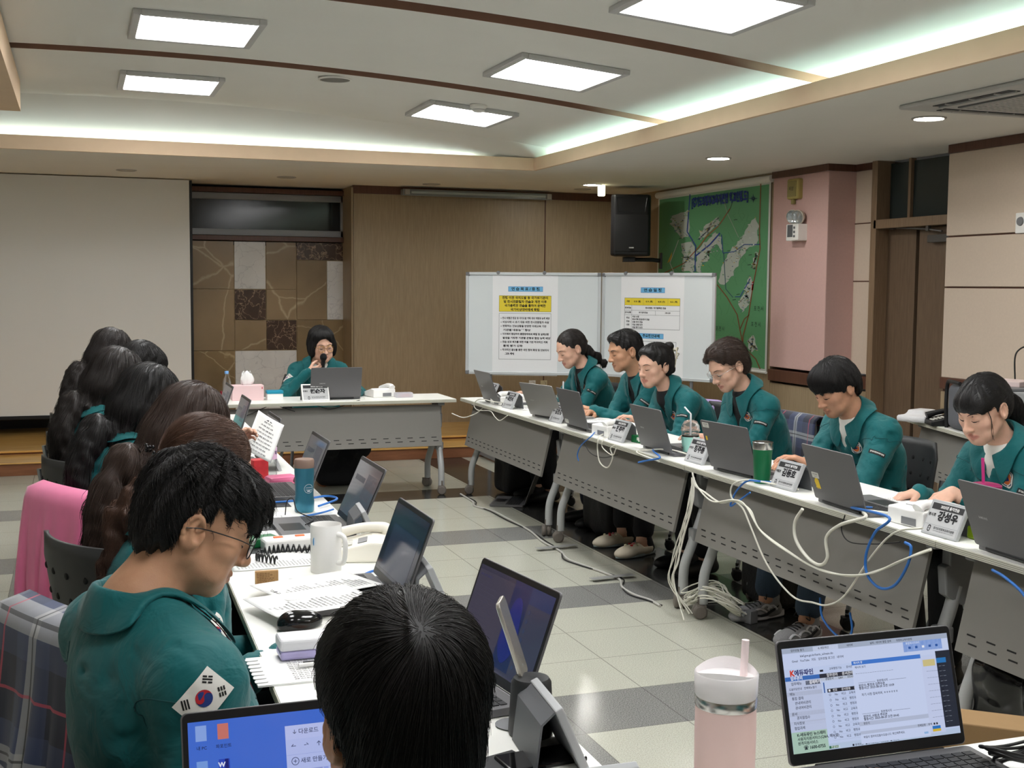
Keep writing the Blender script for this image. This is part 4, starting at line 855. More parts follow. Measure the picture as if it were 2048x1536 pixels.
def person(label, pel, rz, head, hyaw=0, hpitch=.35, hroll=0, hs=1.06, skin='mid', fem=False, jaw=1., hair=None, hmat='black', rh=None, lh=None, tyaw=0, bulk=1., shirt='k', vdepth=.16, trousers='k', feet=None, shoes='dark',
           patches=(), hand_r={}, hand_l={}, res=.0034, jres=.008, glasses=None, wrinkle=1., seams=False, group=None, hip_z=.5, shoulder=1., arm_pole=(0, 0), legs=True, lean_back=.05, strandN=2200, lanyard=False, extra=None, nose=1., hunch=0.):
    Tw = Tr(pel[0], pel[1], 0) @ Rz(rz); Ti = Tw.inverted(); loc = lambda p: np.array(Ti @ Vector(p))
    c = loc(head); R = rotm(hyaw, hpitch, hroll); fw = .5 if fem else 1.
    sw = (.165 if fem else .19)*shoulder*bulk**.3
    B = c+R@(A(0, -.022, -.055)*hs); P3 = B+A(0, -.06, -.105); P0 = A(0, 0, hip_z); C1 = A(0, -.05-hunch, hip_z+.26)
    sp = lambda t: (1-t)**2*P0+2*t*(1-t)*C1+t*t*P3
    tl = nrm(sp(1)-sp(.7)); lat = A(math.cos(tyaw), math.sin(tyaw), 0); fwd = nrm(np.cross(A(0, 0, 1), lat)); Rt = np.stack([lat, fwd, np.cross(lat, fwd)], 1)
    ang = math.atan2(tl[1], tl[2]); Rs = np.array((Rz(tyaw) @ Rx(-ang)).to_3x3()); d0 = nrm(sp(.5)-sp(.2)); Rl = np.array((Rz(tyaw*.5) @ Rx(-math.atan2(d0[1], d0[2]))).to_3x3())
    shc = sp(.9); SH = {1: shc+lat*sw-tl*.02, -1: shc-lat*sw-tl*.02}
    tgt = {1: loc(rh) if rh is not None else P0+A(.16, .34, .27), -1: loc(lh) if lh is not None else P0+A(-.16, .34, .27)}
    arm = {}
    for q in (1, -1):
        pole = lat*q*(.5+arm_pole[0])+A(0, -.5, -.9+arm_pole[1]); el, wr = ik(SH[q], tgt[q], .285*bulk**.2, .25, pole); arm[q] = (SH[q], el, wr)
    ft = feet or {1: A(.1, .42, .0), -1: A(-.1, .42, .0)}
    leg = {}
    for q in (1, -1):
        an = (loc(ft[q]) if feet else ft[q])+A(0, -.03, .09); hp = P0+A(q*.09, .02, -.02); kn, an = ik(hp, an, .42, .42, A(q*.15, .8, 1.)); leg[q] = (hp, kn, an)
    def torso(s, g, fl=0.):
        bk = bulk
        s.ell(sp(0.02), A(.17*bk, .13*bk, .12)+g+fl, .06, 1, Rl); s.ell(sp(.3)+Rl@A(0, .02*(bk-1)*6, 0), A(.15*bk, .115*bk, .15)+g+fl*1.6, .06, 1, Rl)
        s.ell(sp(.62), A((.155 if fem else .168)*bk, .112*bk, .15)+g+fl, .06, 1, Rs)
        if fem: s.ell(sp(.62)+Rs@A(0, .055, -.0), A(.125, .07, .07)+g, .05, 1, Rs)
        s.ell(sp(.84), A(.148*bk, .09*bk, .10)+g, .05, 1, Rs); s.cap(SH[1], SH[-1], .052+g, None, .05)
        for q in (1, -1): s.cap(P3+A(0, 0, .035)+lat*q*.02, SH[q]+A(0, 0, .008), .036+g*.6, .046+g*.7, .04)
    def arms(s, r, k=.025):
        for q in (1, -1):
            a, e, w = arm[q]; s.cap(a, e, r[0], r[1], k+.015); s.cap(e, w, r[1]*.98, r[2], k)
    def legs_(s, r, k=.03, cut=1.):
        for q in (1, -1):
            h_, kn, an = leg[q]; s.cap(h_, kn, r[0], r[1], .05); s.cap(kn, kn+(an-kn)*cut, r[1], r[2], k)
    parts = []
    # -- head and neck
    s = S(); head_prims(s, c, R, hs, jaw, fem, nose); s.cap(B+R@A(0, .0, -.0), P3+A(0, -.0, .02), (.045 if fem else .056)*hs, (.05 if fem else .062), .035); s.cap(P3+A(0, 0, .02), P3+A(0, -.025, -.05), (.05 if fem else .058), .05, .03)
    hf = s; V, Fq = polygonize(s, *s.bounds(), res); parts.append((V, Fq))
    q = (V-c)@R/hs; lip = np.clip(1.25-np.sqrt(((q[:, 0])/.023)**2+((q[:, 2]+.0615)/.0105)**2), 0, .3)/.3*(q[:, 1] > .07)*(.6 if fem else .4)
    cheek = np.clip(1-np.sqrt(((np.abs(q[:, 0])-.045)/.025)**2+((q[:, 2]+.025)/.022)**2), 0, 1)*(q[:, 1] > .03)*.16
    attrs = [np.maximum(lip, cheek)]
    # -- hands
    for qd, hd in ((1, hand_r), (-1, hand_l)):
        a, e, w = arm[qd]; d = nrm(w-e); dd = np.array(Ti.to_3x3() @ Vector(hd['d'])) if 'd' in hd else nrm(d*.8+A(-qd*.1, .2, 0)); n = np.array(Ti.to_3x3() @ Vector(hd['n'])) if 'n' in hd else A(0, 0, -1.)
        s = S(); s.cap(e+(w-e)*.75, w, .026, .022*hs, .01); hand_prims(s, w, dd, n, qd, hd.get('curl', .4), (.9 if fem else 1.)*1.0, hd.get('spread', 1.), hd.get('curls'), hd.get('thumb', .5))
        V, Fq = polygonize(s, *s.bounds(), hd.get('res', .0032)); parts.append((V, Fq)); attrs.append(np.zeros(len(V)))
    s = S(); torso(s, -.014); arms(s, (.032, .03, .027)); legs_(s, (.07, .05, .038))
    for qd in (1, -1):
        if legs: s.cap(leg[qd][2]+A(0, -.02, -.05), leg[qd][2]+A(0, .12, -.06), .03, .024, .02)
    V, Fq = polygonize(s, *s.bounds(), .014); parts.append((V, Fq)); attrs.append(np.zeros(len(V)))
    off = 0; VV = []; FF = []
    for V, Fq in parts: VV.append(V); FF.append(Fq+off); off += len(V)
    body = npmesh('person', np.concatenate(VV), np.concatenate(FF), SK[skin], None, {'lip': np.concatenate(attrs)})
    tag(body, label, 'person', group); body.matrix_world = Tw
    # -- face details
    w = lambda x, y, z: c+R@(A(x, y, z)*hs)
    def onface(pts, o=.0006): return project(hf, np.array([w(*p) for p in pts]), o, 6)
    b = MB(); b2 = MB(); b3 = MB()
    for qd in (-1, 1):
        p = onface([(qd*.0155, .089, .0045), (qd*.022, .091, .0015), (qd*.030, .0905, .0003), (qd*.038, .088, .0015), (qd*.0455, .081, .0045)], .0003); b.tube(spline(p, 4), np.concatenate([np.linspace(.0006, .0015, 8), np.linspace(.0015, .0007, 9)])*hs, 6)
        p = onface([(qd*.021, .091, .0005), (qd*.030, .0905, -.0012), (qd*.038, .088, .0005)], .0000); b3.tube(spline(p, 4), np.array([.0004]+[.0013]*7+[.0004])*hs, 6)
        p = onface([(qd*.013, .098, .0285), (qd*.022, .096, .0325), (qd*.034, .09, .0345), (qd*.044, .08, .032), (qd*.05, .072, .028)], -.0006); G = spline(p, 4); b2.tube(G, np.concatenate([np.linspace(.0016, .0026, 8), np.linspace(.0026, .0008, 9)])*hs*(.85 if fem else 1.15), 6)
    b.build('eyelashes', mLash, body, smooth=180); b3.build('eyes', mEye, body, smooth=180); b2.build('eyebrows', mBrow, body, smooth=180)
    # -- jacket
    js = S(); torso(js, .016, .012); ra = (.068*bulk**.5, .062*bulk**.5, .04) if not fem else (.062, .056, .036)
    arms(js, ra, .02)
    for qd in (1, -1):
        a, e, w_ = arm[qd]; u = nrm(w_-e); js.cap(w_-u*.035, w_-u*.006, ra[2]+.001, ra[2]-.003, .006)
    nk0 = P3+A(0, -.0, -.02); nk1 = B+A(0, .015, .03); js.cap(nk0+A(0, 0, .05), nk1, .062, .075, .012, -1)
    fr = sp(.86)+Rs@A(0, .125*bulk, 0)
    if vdepth: # open front: a wedge cut out of the cloth so the shirt shows
        n1 = nrm(Rs@A(1, 0, .0)); a0 = P3+Rs@A(0, .06, .04); tip = sp(.84)+Rs@A(0, .14*bulk, .1-vdepth)
        def wedge(P, a0=a0, tip=tip):
            q = (P-tip)@Rs; h_ = np.clip(q[:, 2]/max(np.dot(a0-tip, Rs[:, 2]), .05), 0, 1.6); return np.maximum(np.abs(q[:, 0])-h_*.052-.004, np.maximum(-q[:, 2], -(q[:, 1]+.085)))
        js.put(wedge, tip+(a0-tip)*.5, .17, .006, -1)
    seed = rng.uniform(0, 50, 3)
    def jf(P, js=js):
        d = js(P); m = np.nonzero(np.abs(d) < .04)[0]
        if len(m):
            Q = P[m]; amp = .0045*wrinkle; n1 = vnoise(Q*A(9, 9, 15)+seed); n2 = vnoise((Q+.03*n1[:, None])*A(26, 26, 34)+seed*1.7); z = np.zeros(len(m))
            for qd in (1, -1):
                a, e, w_ = arm[qd]
                for p, q2 in ((a, e), (e, w_)):
                    L2 = np.dot(q2-p, q2-p); t = (Q-p)@(q2-p)/L2; dd = np.linalg.norm(Q-p-np.clip(t, 0, 1)[:, None]*(q2-p), axis=1); mk = np.exp(-(np.maximum(dd-.05, 0)/.02)**2)*((t > -.1) & (t < 1.1))
                    ph = t*math.sqrt(L2)*105+6.*vnoise(Q*11+seed)+2.5*np.einsum('ij,j->i', Q, A(18, 9, -12)); r_ = np.sin(ph); z = z+mk*np.maximum(r_, -.2)*.0042*(.35+.9*np.exp(-((t-(1 if p is a else 0))/.3)**2)+.35*vnoise(Q*5+seed))
            ridge = (1-np.abs(2*n2-1))**3
            d[m] = d[m]-amp*((n1-.5)*1.6+ridge*.6)-z*wrinkle
        return d
    V, Fq = polygonize(jf, *js.bounds(), jres); jk = npmesh('jacket', V, Fq, mTeal, body)
    # -- collar
    th = np.linspace(-1, 1, 41); rows = []; gap = .16 if vdepth else .05
    for k, (rr, zz) in enumerate(((.066, -.012), (.066, .02), (.068, .038), (.076, .040), (.088, .020), (.1, -.006), (.111, -.03))):
        row = []
        for t in th:
            a = t*(PI-gap); fr_ = (1-math.cos(a))/2  # 0 back, 1 front
            r0 = rr*(1.0+(.10 if fr_ > .5 else 0)*(fr_-.5))
            x = r0*math.sin(a)*1.0; y = -r0*math.cos(a)*.98; z = zz*(1-.25*fr_)+.012*(1-fr_)-.034*fr_
            if k >= 4: z -= fr_**5*.02*(k-3); x += math.copysign(1, math.sin(a))*fr_**6*.010*(k-3); y += fr_**6*.004*(k-3)
            if k <= 2: y -= .0
            row.append(P3+A(0, .008, .028)+Rs@A(x, y, z))
        rows.append(row)
    G = np.array(rows); pts = G.reshape(-1, 3); dmin = np.repeat([-.03, -.004, .0, .006, .009, .010, .0095], 41)
    for _ in range(6):
        d = js(pts); pts = pts+grad(js, pts)*np.clip(dmin-d, 0, .02)[:, None]
    G = pts.reshape(7, 41, 3)
    if vdepth is not None:
        b = MB(); b.grid([list(r) for r in G]); col = b.build('collar', mTeal, body, smooth=180, solid=.0028, sub=1)
    # -- shirt
    s = S(); torso(s, .006, .004); s.cap(P3+A(0, 0, -.03), P3+A(0, .008, .035), .066, .06, .03); s.cap(B, B+A(0, .02, .09), .03, .03, .01, -1)
    lo, hi = s.bounds(); lo[2] = max(lo[2], hip_z+.15); f2 = lambda P, s=s: np.maximum(s(P), np.maximum(hip_z+.2-P[:, 2], (P-(P3+A(0, .01, .03)))@nrm(A(0, .35, 1)))); q0 = P3+Rs@A(0, .0, .03); q1 = sp(.6)+Rs@A(0, .13, 0); qd_ = q1-q0
    f3 = f2; f2 = lambda P: np.maximum(f3(P), np.linalg.norm(P-q0-np.clip((P-q0)@qd_/(qd_@qd_), 0, 1)[:, None]*qd_, axis=1)-.085); V, Fq = polygonize(f2, lo, hi, .011)
    npmesh('shirt', V, Fq, mShirtW if shirt == 'w' else mShirtK, body)
    # -- trousers, shoes
    if legs:
        s = S(); legs_(s, (.098, .07, .062), cut=.86 if trousers != 'skirt' else .7); s.ell(P0+A(0, .02, -.04), A(.18*bulk, .15*bulk, .1), .05)
        if trousers == 'skirt': s.box((leg[1][1]+leg[-1][1]+leg[1][2]+leg[-1][2])/4+A(0, -.02, .0), A(.17, .1, .2), .06, .08)
        V, Fq = polygonize(s, *s.bounds(), .012); npmesh('trousers' if trousers != 'skirt' else 'skirt', V, Fq, {'k': mTrouK, 'jean': mJean, 'navy': mNavy, 'skirt': mTrouK}[trousers], body)
        for qd in (1, -1): SHOES[shoes](body, leg[qd][2], qd, leg[qd])
    # -- patches on the cloth
    for kind, anchor, sz in patches:
        b = MB()
        if kind == 'emblem': o_ = sp(.84)+Rs@A(-.088, .16, .0); T = frame(o_, -lat if False else Rs@A(-1, 0, 0), Rs@A(0, .15, 1)); items = emblem_items(sz)
        else:
            qd, tt = anchor if isinstance(anchor, tuple) else (anchor, .42 if kind == 'tag' else .5); a, e, w_ = arm[qd]; u = nrm(a-e); p = a+(e-a)*tt; out = nrm(np.array(Ti.to_3x3() @ Vector(sz)) if sz else lat*qd+A(0, .5, 0)); out = nrm(out-u*np.dot(out, u)); o_ = p+out*.08
            x = np.cross(u, out); T = frame(o_, x, u); items = tag_items() if kind == 'tag' else flag_items(rot=.78)
        decal_mesh(items, T, jf, .0026, b, 0); b.build({'emblem': 'emblem_patch', 'tag': 'name_patch', 'flag': 'flag_patch'}[kind], PATCH, jk, smooth=180)
    if seams:
        b = MB()
        def seam(pts, r=.0014): 
            p = project(jf, np.array(spline(pts, 8)), .0, 6); b.tube(p, r, 6)
        for qd in (1, -1):
            a, e, w_ = arm[qd]; ax = nrm(e-a); u1 = nrm(np.cross(ax, A(0, 1, 0))); u2 = np.cross(ax, u1); ce = a+ax*.035
            seam([ce+(u1*math.cos(t)+u2*math.sin(t))*.085-ax*.03*math.sin(t*1) for t in np.linspace(0, 2*PI, 14)])
        for qd in (1, -1):
            p0 = sp(.7)+Rs@A(qd*.045, .15, .0); seam([p0, p0+Rs@A(qd*.045, 0, -.004), p0+Rs@A(qd*.09, -.01, .002)]); 
        seam([fr+Rs@A(0, .02, -.1+.04*0), sp(.55)+Rs@A(.0, .16, 0), sp(.35)+Rl@A(0, .17, 0)])
        b.build('stitched_seam', mSeam, jk, smooth=180)
    ctx = dict(c=c, R=R, hs=hs, B=B, P3=P3, sp=sp, Rs=Rs, lat=lat, SH=SH, arm=arm, body=body, hf=hf, jf=jf, js=js, w=w, Tw=Tw, Ti=Ti, loc=loc, hm=HM[hmat], fem=fem, jk=jk, G=G)
    if hair: HAIR[hair](ctx, strandN)
    if glasses: add_glasses(ctx, *glasses)
    if lanyard:
        pts = [P3+Rs@A(.05, -.045, .03), P3+Rs@A(.075, .02, .02), sp(.84)+Rs@A(.06, .13, .04), sp(.62)+Rs@A(.03, .15, 0), sp(.45)+Rs@A(.01, .16, 0)]; p = project(jf, np.array(spline(pts, 8)), .004, 6)
        p2 = p+np.cross(np.gradient(p, axis=0)/np.linalg.norm(np.gradient(p, axis=0), axis=1, keepdims=True), grad(jf, p))*.015
        b = MB(); b.grid([list(p), list(p2)]); lan = b.build('lanyard', [M('lanyard_red', (110, 36, 48), .7, var=.3, vscale=120)], body, smooth=180, solid=.0015)
        b = MB(); e_ = (p[-1]+p2[-1])/2; b.box(tuple(e_+A(0, .006, -.035)), (.03, .008, .06)); b.build('badge_reel', mWhiteP, body, bevel=.004)
    if extra: extra(ctx)
    return ctx
# ---------------------------------------------------------------- shoes
def shoe_sdf(an, R, L=.26, wd=.045, h=.07):
    s = S(); w = lambda x, y, z: A(an[0], an[1], 0)+R@A(x, y, z)
    s.cap(w(0, -.05, .04), w(0, .02, .045), .034, .036, .03); s.ell(w(0, .06, .035), A(wd, .11, .038), .03, 1, R); s.ell(w(0, .14, .026), A(wd*.95, .065, .03), .03, 1, R); s.cap(w(0, -.02, .06), w(0, -.03, .10), .036, .038, .03)
    s.box(w(0, .05, -.03), A(.2, .4, .03), .001, .004, -1, R); return s, w
def yawR(leg): v = leg[2]-leg[1]; return rotm(0)
def shoes_dark(body, an, q, leg):
    s, w = shoe_sdf(an, rotm(-.1*q)); V, Fq = polygonize(s, *s.bounds(), .008); npmesh('shoe', V, Fq, M('shoe_black', (26, 26, 28), .5), body)
def sole_poly(w, z0, z1, g=1.):
    P = []
    for t in np.linspace(0, 2*PI, 30, endpoint=False):
        y = .045+.148*math.cos(t); x = (.047-.010*(y < 0)+.004*(y > .1))*math.sin(t)*(1 if abs(math.cos(t)) < .9 else 1)
        P.append((x*g, y*g))
    return P
def shoes_runner(body, an, q, leg):
    R = rotm(.18-.12*q); s, w = shoe_sdf(an, R); V, Fq = polygonize(s, *s.bounds(), .005); sh = npmesh('running_shoe', V, Fq, [M('shoe_mesh', (150, 150, 152), .7, var=.3, vscale=160)], body)
    T = Matrix(R.tolist()).to_4x4(); T.translation = (an[0], an[1], 0); b = MB(); b.prism(sole_poly(w, 0, 0), 'z', .004, .036, T=T); b.build('sole', M('sole_grey', (206, 206, 210), .6), sh, smooth=50, bevel=.006)
    b = MB()
    for z, y0, y1 in ((.05, -.03, .02), (.042, .03, .1), (.036, .1, .16), (.06, .0, .05)):
        for sx in (-1, 1):
            p = project(s, np.array([w(sx*(.05-.01*k/5), y0+(y1-y0)*k/5, z+.02*math.sin(k/5*PI)) for k in range(6)]), .001, 5); MB().tube(p, .0065, 6).build('silver_overlay', M('overlay_silver', (216, 216, 220), .4), sh, smooth=60)
    b = MB()
    for sx in (-1, 1):
        p = project(s, np.array([w(sx*.06, .09, .03), w(sx*.055, .06, .026), w(sx*.055, .03, .03), w(sx*.05, -.01, .05), w(sx*.045, -.045, .066)]), .002, 5); b.tube(p, [.002, .006, .007, .005, .002], 6); b.build('black_stripe', mBlk, sh, smooth=60); b = MB()
    b = MB()
    for k in range(5):
        y = .03+.02*k; z = .09-.008*k
        p = project(s, np.array([w(-.028, y, z), w(0, y+.008, z+.03), w(.028, y, z)]), .003, 5); b.tube(spline(p, 4), .0032, 6)
    p0 = project(s, np.array([w(0, .03, .12)]), .004, 5)[0]
    for sx in (-1, 1): b.tube(spline([p0, p0+R@A(sx*.03, .01, .018), p0+R@A(sx*.045, .02, -.004), p0+R@A(sx*.01, .01, .0)], 5), .0024, 6)
    b.build('laces', mRimK, sh, smooth=60)
def shoes_clog(body, an, q, leg):
    R = rotm(.2-.1*q); s, w = shoe_sdf(an, R, wd=.052); f = lambda P, s=s: np.maximum(s(P), ((P-w(0, -.01, .055))@R)[:, 2]-.0+np.minimum(0, -((P-w(0, 0, 0))@R)[:, 1]+.02)*1.2)
    V, Fq = polygonize(f, *s.bounds(), .006); sh = npmesh('clog', V, Fq, [M('clog_cream', (206, 196, 176), .6, var=.04)], body)
    T = Matrix(R.tolist()).to_4x4(); T.translation = (an[0], an[1], 0); b = MB(); b.prism(sole_poly(w, 0, 0, 1.04), 'z', .002, .026, T=T); b.build('sole', M('clog_sole', (140, 150, 150), .6), sh, smooth=50, bevel=.006)
    b = MB(); hit = 0
    for k, (x, y, mi) in enumerate(((-.02, .1, 0), (.015, .12, 1), (.0, .07, 2), (.025, .08, 0), (-.03, .06, 1))):
        p = project(s, np.array([w(x, y, .08)]), .002, 6)[0]; b.lathe([(0, -.005), (.008, -.003), (.009, .002), (.005, .006), (0, .007)], 10, mi, Matrix.Translation(p))
    b.build('charm', [mRed, M('charm_cream', (230, 220, 190), .6), M('charm_pink', (222, 130, 140), .6)], sh, smooth=60)
    s2 = S(); s2.cap(w(0, -.05, .04), w(0, -.02, .1), .037, .04, .03); V, Fq = polygonize(s2, *s2.bounds(), .008); npmesh('sock', V, Fq, mShirtK, body)
def shoes_sandal(body, an, q, leg):
    R = rotm(-.15*q); s, w = shoe_sdf(an, R); s2 = S(); s2.ell(w(0, .05, .075), A(.04, .1, .026), .02, 1, R); s2.cap(w(0, -.03, .09), w(0, -.02, .15), .034, .034, .02)
    for k in range(5): s2.cap(w((k-2)*.016, .13, .066), w((k-2)*.017, .165-abs(k-1)*.006, .06), .009, .008, .005)
    V, Fq = polygonize(s2, *s2.bounds(), .006); foot = npmesh('foot', V, Fq, SK['mid'], body)
    m = M('sandal_tan', (128, 76, 42), .5, var=.1, vscale=30); T = Matrix(R.tolist()).to_4x4(); T.translation = (an[0], an[1], 0); b = MB()
    P = sole_poly(w, 0, 0); n = len(P); b.add([(x, y, .0) for x, y in P]+[(x*1.02, y, .055 if y > -.0 else .075) for x, y in P], [tuple(range(n))[::-1], tuple(range(n, 2*n))]+[(i, (i+1) % n, n+(i+1) % n, n+i) for i in range(n)], 0, None, T); sa = b.build('sandal', m, body, smooth=50, bevel=.004)
    b = MB()
    for y, z in ((.1, .1), (.045, .12), (-.035, .14)):
        p = project(s2, np.array([w(.05*math.cos(t), y+(.02*math.sin(t) if y > 0 else -.04*math.sin(t)), z-.045+.05*math.sin(t)) for t in np.linspace(-.2, PI+.2, 9)]), .003, 4); G2 = p+R@A(0, .03, 0); G2 = project(s2, G2, .003, 4); b.grid([list(p), list(G2)])
    b.build('strap', m, sa, smooth=180, solid=.003)
SHOES = {'dark': shoes_dark, 'runner': shoes_runner, 'clog': shoes_clog, 'sandal': shoes_sandal}
# ---------------------------------------------------------------- hair
def hair_obj(ctx, s, name='hair', res=.006, noise=.0016, nscale=(60, 60, 14)):
    c, R, hs = ctx['c'], ctx['R'], ctx['hs']; sd = rng.uniform(0, 40, 3); hf = ctx['hf']
    def f(P):
        d = s(P); m = np.nonzero(np.abs(d) < .03)[0]
        if len(m):
            Q = P[m]; q = (Q-c)@R; az = np.arctan2(q[:, 0], -q[:, 1]); rr = np.linalg.norm(q, axis=1)
            n = vnoise(np.stack([az*9, rr*40, q[:, 2]*12], 1)+sd); d[m] -= noise*(n-.5)*1.7
        return d
    V, Fq = polygonize(f, *s.bounds(), res); return f, V, npmesh(name, V, Fq, ctx['hm'], ctx['body'])
def hh(ctx):
    c, R, hs = ctx['c'], ctx['R'], ctx['hs']; s = S(); w = ctx['w']
    e = lambda x, y, z, a, b, d, k=.02, op=1, rr=None: s.ell(w(x, y, z), A(a, b, d)*hs, k*hs, op, R if rr is None else R@rr)
    bx = lambda x, y, z, a, b, d, k=.01, op=-1, rr=None: s.box(w(x, y, z), A(a, b, d)*hs, .002, k*hs, op, R if rr is None else R@rr)
    return s, e, bx, w
def flow(ctx, whorl, grav=.5, fwd=0.):
    c, R, hs = ctx['c'], ctx['R'], ctx['hs']; wp = ctx['w'](*whorl)
    def d(P):
        v = P-wp; l = np.linalg.norm(v, axis=1, keepdims=True); return v/np.maximum(l, .01)+A(0, 0, -grav)*np.minimum(l/.08, 1.2)+(R@A(0, fwd, 0))[None]
    return d
def hair_bowl(ctx, N):
    s, e, bx, w = hh(ctx); e(0, -.013, .05, .087, .107, .096, .02); e(0, .05, .07, .072, .055, .055, .03); e(0, -.05, .0, .083, .075, .09, .03)
    e(0, .135, -.042, .085, .088, .077, .008, -1); bx(0, .05, -.085, .2, .1, .08, .01, -1, np.array(Rx(.0).to_3x3())); bx(0, -.09, -.135, .2, .12, .07, .012, -1)
    for q in (-1, 1): e(q*.095, -.008, -.012, .03, .026, .034, .006, -1)
    f, V, o = hair_obj(ctx, s); strands('hair_strands', f, V, N, flow(ctx, (0, -.06, .13), .7, .3), .085, o, ctx['hm'], rim=ctx['c']+ctx['R']@A(0, -.01, .02))
def hair_part(ctx, N):     # short, swept up from the forehead
    s, e, bx, w = hh(ctx); e(0, -.018, .052, .084, .104, .092, .02); e(0, .05, .095, .06, .045, .034, .03); e(0, -.055, .0, .078, .066, .085, .03)
    e(0, .122, -.002, .071, .09, .102, .018, -1); bx(0, .06, -.09, .2, .1, .085, .01, -1); bx(0, -.09, -.145, .2, .12, .07, .012, -1)
    for q in (-1, 1): e(q*.092, -.005, -.004, .03, .03, .04, .006, -1)
    f, V, o = hair_obj(ctx, s, noise=.002); strands('hair_strands', f, V, N, flow(ctx, (.01, .085, .10), .15, -.3), .06, o, ctx['hm'], rim=ctx['c']+ctx['R']@A(0, -.01, .02), curl=.3)
def hair_wavy(ctx, N):     # thick wavy top, shaved nape
    s, e, bx, w = hh(ctx); e(0, -.02, .058, .086, .106, .094, .02); e(0, .045, .082, .074, .066, .048, .03); e(0, .082, .05, .058, .028, .033, .02); e(0, -.058, .0, .077, .058, .083, .03)
    e(0, .14, -.05, .085, .088, .085, .008, -1); bx(0, .07, -.095, .2, .1, .085, .01, -1); bx(0, -.085, -.155, .2, .12, .07, .012, -1)
    for q in (-1, 1): e(q*.1, -.004, -.008, .036, .033, .046, .006, -1); e(q*.09, .05, -.02, .03, .03, .05, .01, -1)
    f, V, o = hair_obj(ctx, s, res=.004, noise=.006)
    c, R = ctx['c'], ctx['R']; strands('hair_strands', f, V, N, flow(ctx, (0, -.07, .12), .35, .5), .045, o, ctx['hm'], rim=ctx['c']+ctx['R']@A(0, -.01, .02), curl=.6, lift=.005, rad=.00055, keep=lambda P: ((P-c)@R)[:, 2] > -.02)
    strands('nape_strands', f, V, N//3, flow(ctx, (0, -.07, .12), 1.), .018, o, ctx['hm'], lift=.002, rad=.0005, keep=lambda P: ((P-c)@R)[:, 2] < .0)
def hair_whorl(ctx, N):    # seen from behind and above
    s, e, bx, w = hh(ctx); e(0, -.013, .054, .089, .106, .092, .02); e(0, .05, .06, .072, .055, .05, .03); e(0, -.05, -.02, .07, .062, .085, .03)
    e(0, .135, -.042, .085, .088, .077, .008, -1); bx(0, .05, -.085, .2, .1, .075, .01, -1); bx(0, -.09, -.165, .2, .12, .07, .012, -1)
    for q in (-1, 1): e(q*.103, -.002, -.028, .034, .034, .05, .008, -1)
    wp = w(.0, -.088, .108); f, V, o = hair_obj(ctx, s, res=.004, noise=.0016)
    f0 = flow(ctx, (0, -.088, .125), .6, .15)
    def swirl(P): return f0(P)+.18*np.cross(P-wp, ctx['R']@A(0, -.3, 1))/np.maximum(np.linalg.norm(P-wp, axis=1, keepdims=True), .02)
    c, R = ctx['c'], ctx['R']; strands('hair_strands', f, V, N, swirl, .07, o, ctx['hm'], rim=ctx['c']+ctx['R']@A(0, -.01, .02), steps=12, lift=.0025, rad=.0005, jit=.12, keep=lambda P: np.linalg.norm(P-wp, axis=1) > .003+.007*rng.random(len(P)))
def tail_chain(ctx, s, pts, rs, k=.02): s.chain([np.asarray(p) for p in pts], rs, k)
